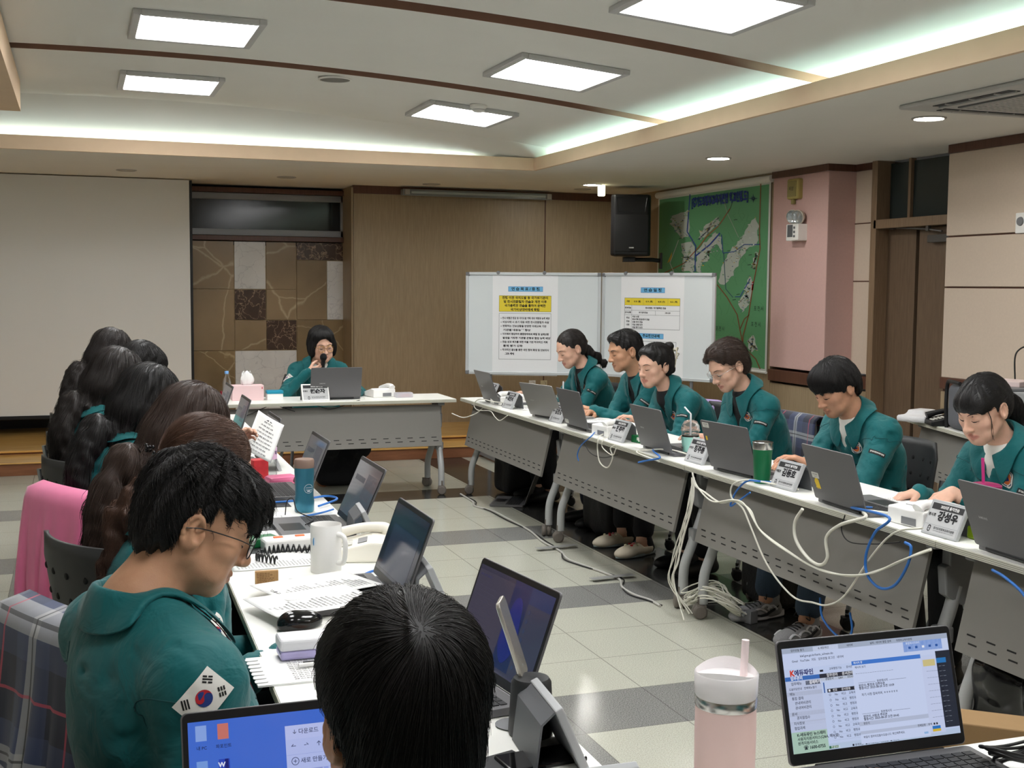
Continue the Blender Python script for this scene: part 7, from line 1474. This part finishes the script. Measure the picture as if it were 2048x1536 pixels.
t = lathe_thing('cylinder_speaker', 'black cylindrical speaker on the near corner table', 'speaker', (.79, 2.09), [('body', [(0, 0), (.041, 0), (.043, .006), (.038, .1), (.033, .108), (0, .11)], M('cylinder_black', (34, 35, 37), .5))])
t = thing('mobile_phone', 'mobile phone standing tilted before the dim split screen laptop', 'mobile phone', (.79, 2.13, .72), 1.1); T = Tr(0, 0, .10) @ Rx(-.32); b = MB(); b.prism(rrect(.074, .155, .012), 'z', -.004, .004, T=T @ Rx(PI/2) @ Tr(0, .075, 0)); b.build('body', M('phone_silver', (190, 186, 178), .25, metal=.7), t, bevel=.002); b = MB(); b.tube([(0, .01, .12), (0, .0, .06), (0, .02, .005)], .008, 10); b.disc((0, .02, .003), .035, 20); b.build('stand', mPlG, t, smooth=40)
small('mobile_phone', 'black mobile phone lying flat beside the black cylinder', 'mobile phone', (.76, 1.96), (.15, .075, .009), M('phone_glass', (12, 12, 14), .05), .1, bevel=.003)
# ================================================================ CABLES
mCW = M('cable_white', (222, 220, 208), .45); mCB = M('cable_blue', (44, 110, 190), .45); mCK = M('cable_black', (24, 24, 25), .5)
def cable(label, pts, r=.0045, m=None, n=8, name='cable', cat='cable'): return tag(MB().tube(spline(pts, n), r*.78, 8).build(name, m or mCW, smooth=60), label, cat)
def fx(px, X=2.665): return [atx(a, b_, X) for a, b_ in px]
cable('white cable arching between the back table and the right row', [atx(904, 827, 2.6), atx(925, 835, 2.63), atx(940, 832, 2.66), atx(955, 825, 2.7), atx(970, 812, 2.75)], .005)
cable('white cable looping off the far telephone of the right row', [(2.82, 8.06, .74)]+fx(((985, 803), (960, 798), (948, 808), (955, 820), (980, 822), (990, 834), (1000, 841), (1015, 831)), 2.68), .004)
cable('white cable hanging in a loop below the middle telephone', [(2.78, 6.24, .735)]+fx(((1197, 875), (1195, 900), (1200, 925), (1215, 935), (1225, 915), (1221, 897), (1232, 890)), 2.66)); cable('white cable hanging beside the loop of the middle telephone', [(2.78, 6.15, .735)]+fx(((1206, 880), (1204, 893), (1215, 905), (1226, 910), (1232, 897)), 2.66), .004)
cable('blue cable hanging left of the middle telephone', [(2.8, 6.4, .73)]+fx(((1183, 872), (1163, 890), (1155, 908), (1157, 922)), 2.67), m=mCB); cable('blue cable end leaning over the edge beside the mint cup', [(2.85, 5.5, .735), (2.75, 5.55, .735)]+fx(((1320, 915), (1295, 921), (1277, 925)), 2.66), .006, mCB)
cable('white cable with a plug beside the mint cup', [(2.86, 5.3, .73), (2.78, 5.42, .75), (2.74, 5.55, .735), (2.69, 5.62, .715), atx(1318, 923, 2.66)], .005); cable('blue cable looping below the green tumbler', [(2.86, 4.42, .73), (2.74, 4.5, .735)]+fx(((1495, 962), (1476, 978), (1464, 1000), (1462, 1012), (1480, 1000), (1500, 985)), 2.66), .0055, mCB)
cable('white cable arching up in front of the green tumbler', [(2.8, 4.3, .73), (2.74, 4.5, .735)]+fx(((1490, 960), (1465, 970), (1463, 995), (1485, 1016), (1500, 1050), (1527, 1115), (1555, 1160), (1590, 1196), (1625, 1205), (1655, 1210), (1690, 1190), (1745, 1110), (1790, 1065), (1845, 1056)), 2.645), .0048)
cable('twisted pair of white cables sagging between two tables', fx(((1385, 945), (1390, 970), (1410, 985), (1440, 1005), (1470, 1002), (1500, 1020), (1520, 1060), (1580, 1105), (1630, 1135), (1700, 1152), (1760, 1140), (1830, 1110), (1862, 1098)), 2.635), .0055); cable('second white cable sagging under the pair between two tables', fx(((1385, 948), (1396, 975), (1425, 1003), (1465, 1000), (1490, 1010), (1525, 1066), (1585, 1110), (1640, 1140), (1690, 1150), (1745, 1146), (1800, 1122), (1862, 1100)), 2.628), .0045)
cable('thick white cable hanging in a wide curve before the nearest full table', fx(((1605, 1018), (1590, 1045), (1592, 1080), (1615, 1115), (1640, 1130), (1655, 1115), (1653, 1075), (1680, 1050), (1730, 1035)), 2.63)+[(2.73, 3.75, .74), (2.8, 3.66, .74)], .0085); cable('blue cable in a large hanging loop at the right', [(2.8, 3.8, .74), (2.73, 3.84, .74)]+fx(((1778, 1035), (1750, 1065), (1732, 1110), (1735, 1150), (1760, 1176), (1790, 1170), (1815, 1130), (1822, 1095), (1810, 1085)), 2.635), .0065, mCB)
cable('blue cable looping to the floor under the young man', fx(((1640, 1195), (1645, 1235), (1670, 1268), (1693, 1277), (1704, 1260), (1700, 1225)), 2.75), .0055, mCB); cable('black cable hanging below the table edge at the right', fx(((1690, 1030), (1683, 1060), (1700, 1084), (1750, 1088), (1800, 1084)), 2.66), .003, mCK); cable('blue cable at the right edge under the last table top', [atx(1985, 1140, 2.68), atx(2010, 1155, 2.66), atx(2048, 1190, 2.65), atx(2080, 1250, 2.64)], .006, mCB); cable('black cable hanging behind the white loop under the middle telephone', fx(((1165, 877), (1180, 905), (1205, 915), (1235, 910)), 2.68), .003, mCK)
b = MB(); r_ = random.Random(3); leg0 = Vector((2.735, 5.16, 0))
for k in range(6):
    P = [atx(1386+r_.uniform(-3, 3), 955, 2.68), atx(1380+r_.uniform(-6, 6), 1010, 2.66), atx(1365+r_.uniform(-8, 8), 1070, 2.65), atx(1350+r_.uniform(-8, 8), 1120, 2.64), atx(1345+r_.uniform(-8, 10), 1165, 2.64), Vector((2.62+r_.uniform(0, .1), 5.05+r_.uniform(-.1, .1), .02))]; b.tube(spline(P, 6), .003, 6)
tag(b.build('cable_bundle', mCW, smooth=60), 'white cables running down the legs where two tables meet', 'cables')
b = MB()
for k in range(11): c0 = Vector((2.80, 5.0, .05+.006*k)); a0 = r_.uniform(0, 3); rx_, ry_ = r_.uniform(.05, .09), r_.uniform(.09, .16); b.tube([c0+Vector((rx_*math.cos(a+a0)+.02*math.sin(3*a), ry_*math.sin(a), .035*math.sin(2*a+a0)+.02)) for a in np.linspace(0, 2*PI, 28, endpoint=False)], .0034, 6, closed=True)
tag(b.build('cable_coil', mCW, smooth=60), 'tangled coil of white cable on the floor behind the casters', 'cables'); small('power_adapter', 'grey adapter on the floor beside the cable coil', 'adapter', (2.93, 4.9), (.05, .09, .06), mPlG, .3, 0)
F0p = [atz(*q_, .006) for q_ in ((921, 988), (945, 1003), (950, 1012), (985, 1022), (1020, 1040), (1060, 1062), (1085, 1083), (1120, 1102), (1135, 1118), (1165, 1130), (1215, 1148), (1240, 1160), (1245, 1175), (1270, 1190), (1300, 1200), (1320, 1212))]
cable('grey cable run taped along the floor between the rows', F0p, .009, M('cable_floor', (176, 174, 168), .5)); cable('second thin cable following the taped floor cable', [p_+Vector((.025*math.sin(i*1.3), .01, 0)) for i, p_ in enumerate(F0p)], .005, mCK)
for k, (a, c_) in enumerate(((1113, 1093), (1225, 1153))): p = atz(a, c_, .016); small('tape_strip', ('grey tape strip crossing the floor cable, farther one', 'grey tape strip crossing the floor cable, nearer one')[k], 'tape', (p.x, p.y), (.26, .05, .0012), M('tape_grey', (128, 128, 126), .5), .1, .0155)
cable('white cable on the floor beyond the near casters', [atz(*q_, .005) for q_ in ((1415, 1205), (1450, 1203), (1480, 1207), (1540, 1200))], .004)
cable('blue cable lying on the left table behind the blue bottle', [(.62, 4.62, .73), (.78, 4.64, .73), (.9, 4.68, .735), (.93, 4.6, .735), (.84, 4.5, .73)], .0055, mCB); cable('blue cable lying on the left table in front of the blue bottle', [(.72, 4.3, .728), (.82, 4.36, .73), (.88, 4.42, .73)], .005, mCB); cable('blue cable beside the open report', [(.74, 3.36, .728), (.8, 3.42, .73), (.86, 3.4, .73)], .005, mCB); cable('blue cable at the table edge right of the navy laptop', [(.84, 3.0, .73), (.88, 2.95, .73), (.9, 2.86, .73), (.86, 2.8, .725)], .005, mCB)
cable('thin black cable looping up beside the blue bottle', [(.68, 4.28, .745), (.69, 4.3, .79), (.71, 4.29, .80), (.72, 4.26, .76), (.76, 4.18, .745), (.72, 4.1, .742)], .0026, mCK)
for k in range(3): cable(('thin dark cable hanging under the left of the back table top', 'thin dark cable hanging under the middle of the back table top', 'white cable hanging under the back table top')[k], [aty(x_, y_, 8.66) for x_, y_ in (((490, 833), (530, 815), (548, 809), (565, 815), (590, 823)), ((620, 806), (660, 818), (700, 806), (720, 800)), ((600, 806), (660, 812), (700, 803), (730, 797)))[k]], .0035, mCW if k == 2 else mCK)
b = MB()
for k in range(5): a0 = k*.5; b.tube([(1.60+(.075+.01*k)*math.cos(a)*(1 if k < 3 else -1)-.02, 1.66+(.022+.004*k)*math.sin(a), .735+.006*k+.012*math.sin(2*a+a0)) for a in np.linspace(0, 2*PI, 30, endpoint=False)], .0033, 6, closed=True)
b.tube([(1.60+.012*math.sin(i*.7), 1.66+.028*math.sin(i*1.1), .75+.026*math.cos(i*1.1)) for i in range(26)], .0033, 6); b.tube(spline([(1.61, 1.64, .76), (1.62, 1.60, .75), (1.6, 1.54, .73)], 6), .0033, 6)
tag(b.build('tied_cable', mCK, smooth=60), 'black cable tied in a bundle on the table at the lower right', 'cable')
small('grey_device', 'grey box cut by the right edge of the picture on the near table', 'box', (1.72, 1.73), (.09, .06, .09), mPlG, .2, bevel=.006); small('leather_folder', 'black folder at the bottom right corner of the picture', 'folder', (1.60, 1.42), (.3, .2, .02), mMat, .05, bevel=.006)
# ================================================================ SIDE TABLE BY THE RIGHT WALL
t = thing('laser_printer', 'light grey laser printer on the side table behind the right row', 'printer', (5.02, 5.5, .72), -PI/2-.27); mPr = M('printer_grey', (186, 188, 190), .45)
MB().box((0, 0, .15), (.4, .38, .26)).build('body', mPr, t, bevel=.012); MB().box((0, -.18, .04), (.39, .04, .075)).build('paper_tray', mPr, t, bevel=.006); MB().box((0, -.202, .04), (.16, .006, .022)).build('tray_handle', mPlG, t, bevel=.003); MB().box((0, .0, .288), (.36, .34, .02)).build('top_cover', mPlG, t, bevel=.008); MB().disc((0, 0, 0), .012, 16, T=Tr(.09, -.1905, .1) @ Rx(PI/2)).build('badge', M('badge_multi', (150, 90, 60), .4, var=.5, vscale=200), t)
small('paper_pack', 'pink and white packet on top of the grey printer', 'packet', (5.0, 5.55), (.2, .22, .03), M('pack_pinkwhite', (226, 206, 204), .6, var=.06), .3, 1.018, bevel=.004)
t = thing('inkjet_printer', 'black multifunction printer on a black cabinet at the right wall', 'printer', (5.2, 5.0, 1.0), -PI/2-.1)
MB().box((0, 0, .075), (.46, .36, .12)).build('body', mPlK, t, bevel=.01); MB().box((0, -.02, .03), (.54, .46, .04)).build('base_tray', mPlK, t, bevel=.006); MB().box((0, -.01, .15), (.48, .38, .025)).build('scanner_bed', mPlK, t, bevel=.006); MB().box((-.02, -.03, .176), (.56, .46, .008)).build('lid', M('lid_gloss_black', (34, 32, 31), .2), t, bevel=.004); MB().box((-.05, -.19, .09), (.3, .02, .03)).build('output_slot', mPlG, t, bevel=.003)
small('black_cabinet', 'black cabinet carrying the black printer', 'cabinet', (5.24, 4.98), (.46, .6, .28), M('cabinet_black', (32, 33, 35), .5), -.1, .72, bevel=.006)
cable('black cable arching up behind the black printer', [atd(2030, 760, 7.2), atd(2030, 715, 7.2), atd(2040, 698, 7.2), atd(2060, 690, 7.2)], .006, mCK)
s = S(); s.box(A(0, 0, .14), A(.13, .05, .14), .05, .03); V, Fq = polygonize(s, *s.bounds(), .012); o = npmesh('seat_cushion', V, Fq, M('cushion_grey', (104, 106, 112), .9, var=.08, vscale=20)); o.location = (4.98, 5.93, .72); o.rotation_euler = (0.0, -.05, -PI/2-.4); tag(o, 'grey cushion with a black edge leaning on the grey printer', 'cushion')
b = MB(); b.tube(spline([(-.13, -.045, .0), (-.132, -.05, .15), (-.12, -.045, .28), (0, -.05, .287), (.12, -.045, .28)], 6), .012, 8); b.build('piping', mPlK, o, smooth=60)
phone('black desk telephone on the side table left of the cushion', (5.06, 6.18), -PI/2-.4, col=mPlK)
s = S(); s.box(A(0, 0, .02), A(.14, .1, .02), .012, .02); s.box(A(.04, .02, .05), A(.08, .06, .02), .012, .03); V, Fq = polygonize(s, *s.bounds(), .009); o = npmesh('white_towel', V, Fq, M('towel_white', (222, 222, 224), .9, bump=.4, bscale=60)); o.location = (5.08, 6.42, .72); o.rotation_euler = (0, 0, .4); tag(o, 'white folded cloth at the far end of the side table', 'cloth')
# ================================================================ FLOOR THINGS
def bag(label, loc, dims, mat, rz=0, name='bag', wr=.012, z=0, res=.015):
    s = S(); s.box(A(0, 0, dims[2]/2), A(*dims)/2, .05 if min(dims) > .15 else .02, .03); sd = rng.uniform(0, 9, 3)
    f = lambda P: s(P)-wr*(vnoise(P*9+sd)-.5)*2; V, Fq = polygonize(f, *s.bounds(), res); V[:, 2] = np.maximum(V[:, 2], .0); o = npmesh(name, V, Fq, mat); o.location = (loc[0], loc[1], z+.002); o.rotation_euler = (0, 0, rz); return tag(o, label, 'bag')
mBagK = M('bag_black', (22, 22, 24), .6, var=.1, bump=.3, bscale=60)
bag('black box bag standing under the far right table by the caster', (3.12, 8.55), (.35, .3, .42), mBagK); bag('black backpack under the second right table', (3.2, 6.95), (.35, .42, .45), mBagK); bag('black bag under the third right table beside the cable coil', (3.25, 5.12), (.3, .36, .4), mBagK); bag('dark bag hanging low under the nearest right table', (3.3, 3.3), (.34, .4, .45), mBagK)
bag('glossy black plastic bag under the nearest right table', (2.92, 2.98), (.36, .5, .38), M('bag_gloss_black', (16, 16, 18), .12), wr=.03)
t = thing('kraft_bag', 'brown kraft paper bag standing behind the lit laptop', 'bag', (2.40, 2.75, 0), -.7); b = MB(); b.box((0, 0, .17), (.34, .13, .34)); b.build('bag', M('kraft_paper', (150, 120, 82), .8, var=.05, vscale=30), t, bevel=.004); MB().box((0, -.066, .12), (.34, .002, .008)).build('fold', M('kraft_fold', (122, 96, 64), .8), t)
tl = laptop('dark laptop standing open on the floor under the far right table', (3.02, 8.12), -PI/2-.5, 20, z=.0)
# ================================================================ BLANKETS
def plaid(name='plaid_wool'):
    m = M(name, (34, 40, 62), .95, sheen=.3); N, L, b = nodes(m); uv = N.new('ShaderNodeAttribute'); uv.attribute_name = 'Col'; sx = N.new('ShaderNodeSeparateColor'); L.new(uv.outputs['Color'], sx.inputs[0])
    def band(src, lo, hi, per):
        f = N.new('ShaderNodeMath'); f.operation = 'FRACT'; d = N.new('ShaderNodeMath'); d.operation = 'MULTIPLY'; d.inputs[1].default_value = per; L.new(src, d.inputs[0]); L.new(d.outputs[0], f.inputs[0])
        a = N.new('ShaderNodeMath'); a.operation = 'GREATER_THAN'; a.inputs[1].default_value = lo; c = N.new('ShaderNodeMath'); c.operation = 'LESS_THAN'; c.inputs[1].default_value = hi; L.new(f.outputs[0], a.inputs[0]); L.new(f.outputs[0], c.inputs[0]); o = N.new('ShaderNodeMath'); o.operation = 'MULTIPLY'; L.new(a.outputs[0], o.inputs[0]); L.new(c.outputs[0], o.inputs[1]); return o.outputs[0]
    cur = None
    def mixc(f, col, k):
        nonlocal cur
        n = N.new('ShaderNodeMix'); n.data_type = 'RGBA'; mm = N.new('ShaderNodeMath'); mm.operation = 'MULTIPLY'; mm.inputs[1].default_value = k; L.new(f, mm.inputs[0]); L.new(mm.outputs[0], n.inputs[0])
        if cur is None: n.inputs[6].default_value = srgb(26, 30, 50)
        else: L.new(cur, n.inputs[6])
        n.inputs[7].default_value = srgb(*col); cur = n.outputs[2]
    for src in (sx.outputs[0], sx.outputs[1]): mixc(band(src, .45, .95, 1), (70, 82, 118), .45)
    for src in (sx.outputs[0], sx.outputs[1]): mixc(band(src, .64, .76, 1), (206, 206, 204), .42)
    for src in (sx.outputs[0], sx.outputs[1]): mixc(band(src, .2, .225, 1), (196, 70, 90), .7); mixc(band(src, .69, .71, 1), (40, 40, 40), .8)
    L.new(cur, b.inputs['Base Color']); return m
mPlaid = plaid(); mPinkB = M('blanket_pink', (236, 120, 166), .95, var=.12, vscale=12, sheen=.3)
def drape(label, loc, rz, w, front, back, mat, top=.845, scale=7., flare=.12, sway=.0):
    """cloth folded over the top of a chair back: local -y is behind the chair"""
    N, Mx = 44, 22; L_ = front+back; b = MB(); G = []; r = random.Random(int(w*1000)); ph = [r.uniform(0, 6) for _ in range(4)]
    for i in range(N+1):
        s = i/N*L_; row = []
        for j in range(Mx+1):
            v = j/Mx-.5; d = s-front
            if d < -.03: y, z = -.235+.0, top+d+.0
            elif d > .03: y, z = -.315-.02*min(1, d*3), top-d
            else: a = (d+.03)/.06*PI; y, z = -.275+.04*math.cos(a), top-.03+.045*math.sin(a)
            k = min(1, max(0, abs(d)-.03)/.5); fold = (.035*math.sin(v*15+ph[0])+.02*math.sin(v*27+ph[1]))*k; wv = w*(1+flare*k*(1 if d > 0 else .3))
            row.append((v*wv+sway*max(0, d), y-(.012 if d > 0 else -.012)-abs(fold)*(1 if d > 0 else -.5)+.02*math.sin(d*6+ph[2])*k+.05*v*v, max(.03, z+.01*math.sin(v*9+ph[3])*k)))
        G.append(row)
    b.grid(G); o = b.build('blanket', mat, smooth=180, solid=.008); ca = o.data.color_attributes.new('Col', 'FLOAT_COLOR', 'POINT')
    ca.data.foreach_set('color', [q for i in range(N+1) for j in range(Mx+1) for q in (i/N*L_*scale/2, (j/Mx)*w*scale/2, 0, 1)]); o.location = (loc[0], loc[1], 0); o.rotation_euler = (0, 0, rz); return tag(o, label, 'blanket')
drape('navy plaid blanket draped over the second chair of the left row', (.2, 2.86), -PI/2+.5, .44, .18, .78, mPlaid); drape('pink blanket draped over a chair in the left row', (.19, 4.52), -PI/2+.5, .40, .16, .62, mPinkB); drape('navy plaid blanket on the chair between the glasses woman and the young man', (3.56, 5.87), PI/2, .44, .3, .35, mPlaid)
s = S(); s.box(A(0, 0, .17), A(.2, .05, .17), .05, .03); V, Fq = polygonize(s, *s.bounds(), .014); o = npmesh('lavender_cushion', V, Fq, M('cushion_lavender', (170, 150, 196), .9, var=.06)); p = atx(1402, 880, 3.8); o.location = (3.84, p.y, .50); o.rotation_euler = (0, .05, PI/2); tag(o, 'lavender cushion behind the woman with the hair claw', 'cushion')
# ================================================================ CAMERA, WORLD, COLOUR
cd = bpy.data.cameras.new('camera'); co = bpy.data.objects.new('camera', cd); COL.objects.link(co)
cd.sensor_fit = 'HORIZONTAL'; cd.sensor_width = 36; cd.lens = F_PX/2048*36; cd.clip_start = .05
mw = Matrix(((CR[0], -CD[0], -CF[0], 0), (CR[1], -CD[1], -CF[1], 0), (CR[2], -CD[2], -CF[2], CAM_H), (0, 0, 0, 1)))
co.matrix_world = mw; sc.camera = co
wd = bpy.data.worlds.new('world'); sc.world = wd; wd.use_nodes = True; wd.node_tree.nodes['Background'].inputs[0].default_value = (.05, .05, .05, 1)
sc.view_settings.view_transform = 'Standard'; sc.view_settings.look = 'None'; sc.view_settings.gamma = 1; sc.view_settings.use_curve_mapping = False
sc.view_settings.exposure = 1.0
sc.cycles.use_denoising = True; sc.cycles.max_bounces = 8; sc.cycles.diffuse_bounces = 4; sc.cycles.glossy_bounces = 4; sc.cycles.transmission_bounces = 8; sc.cycles.transparent_max_bounces = 12
sc.cycles.sample_clamp_indirect = 6; sc.cycles.caustics_reflective = False; sc.cycles.caustics_refractive = False
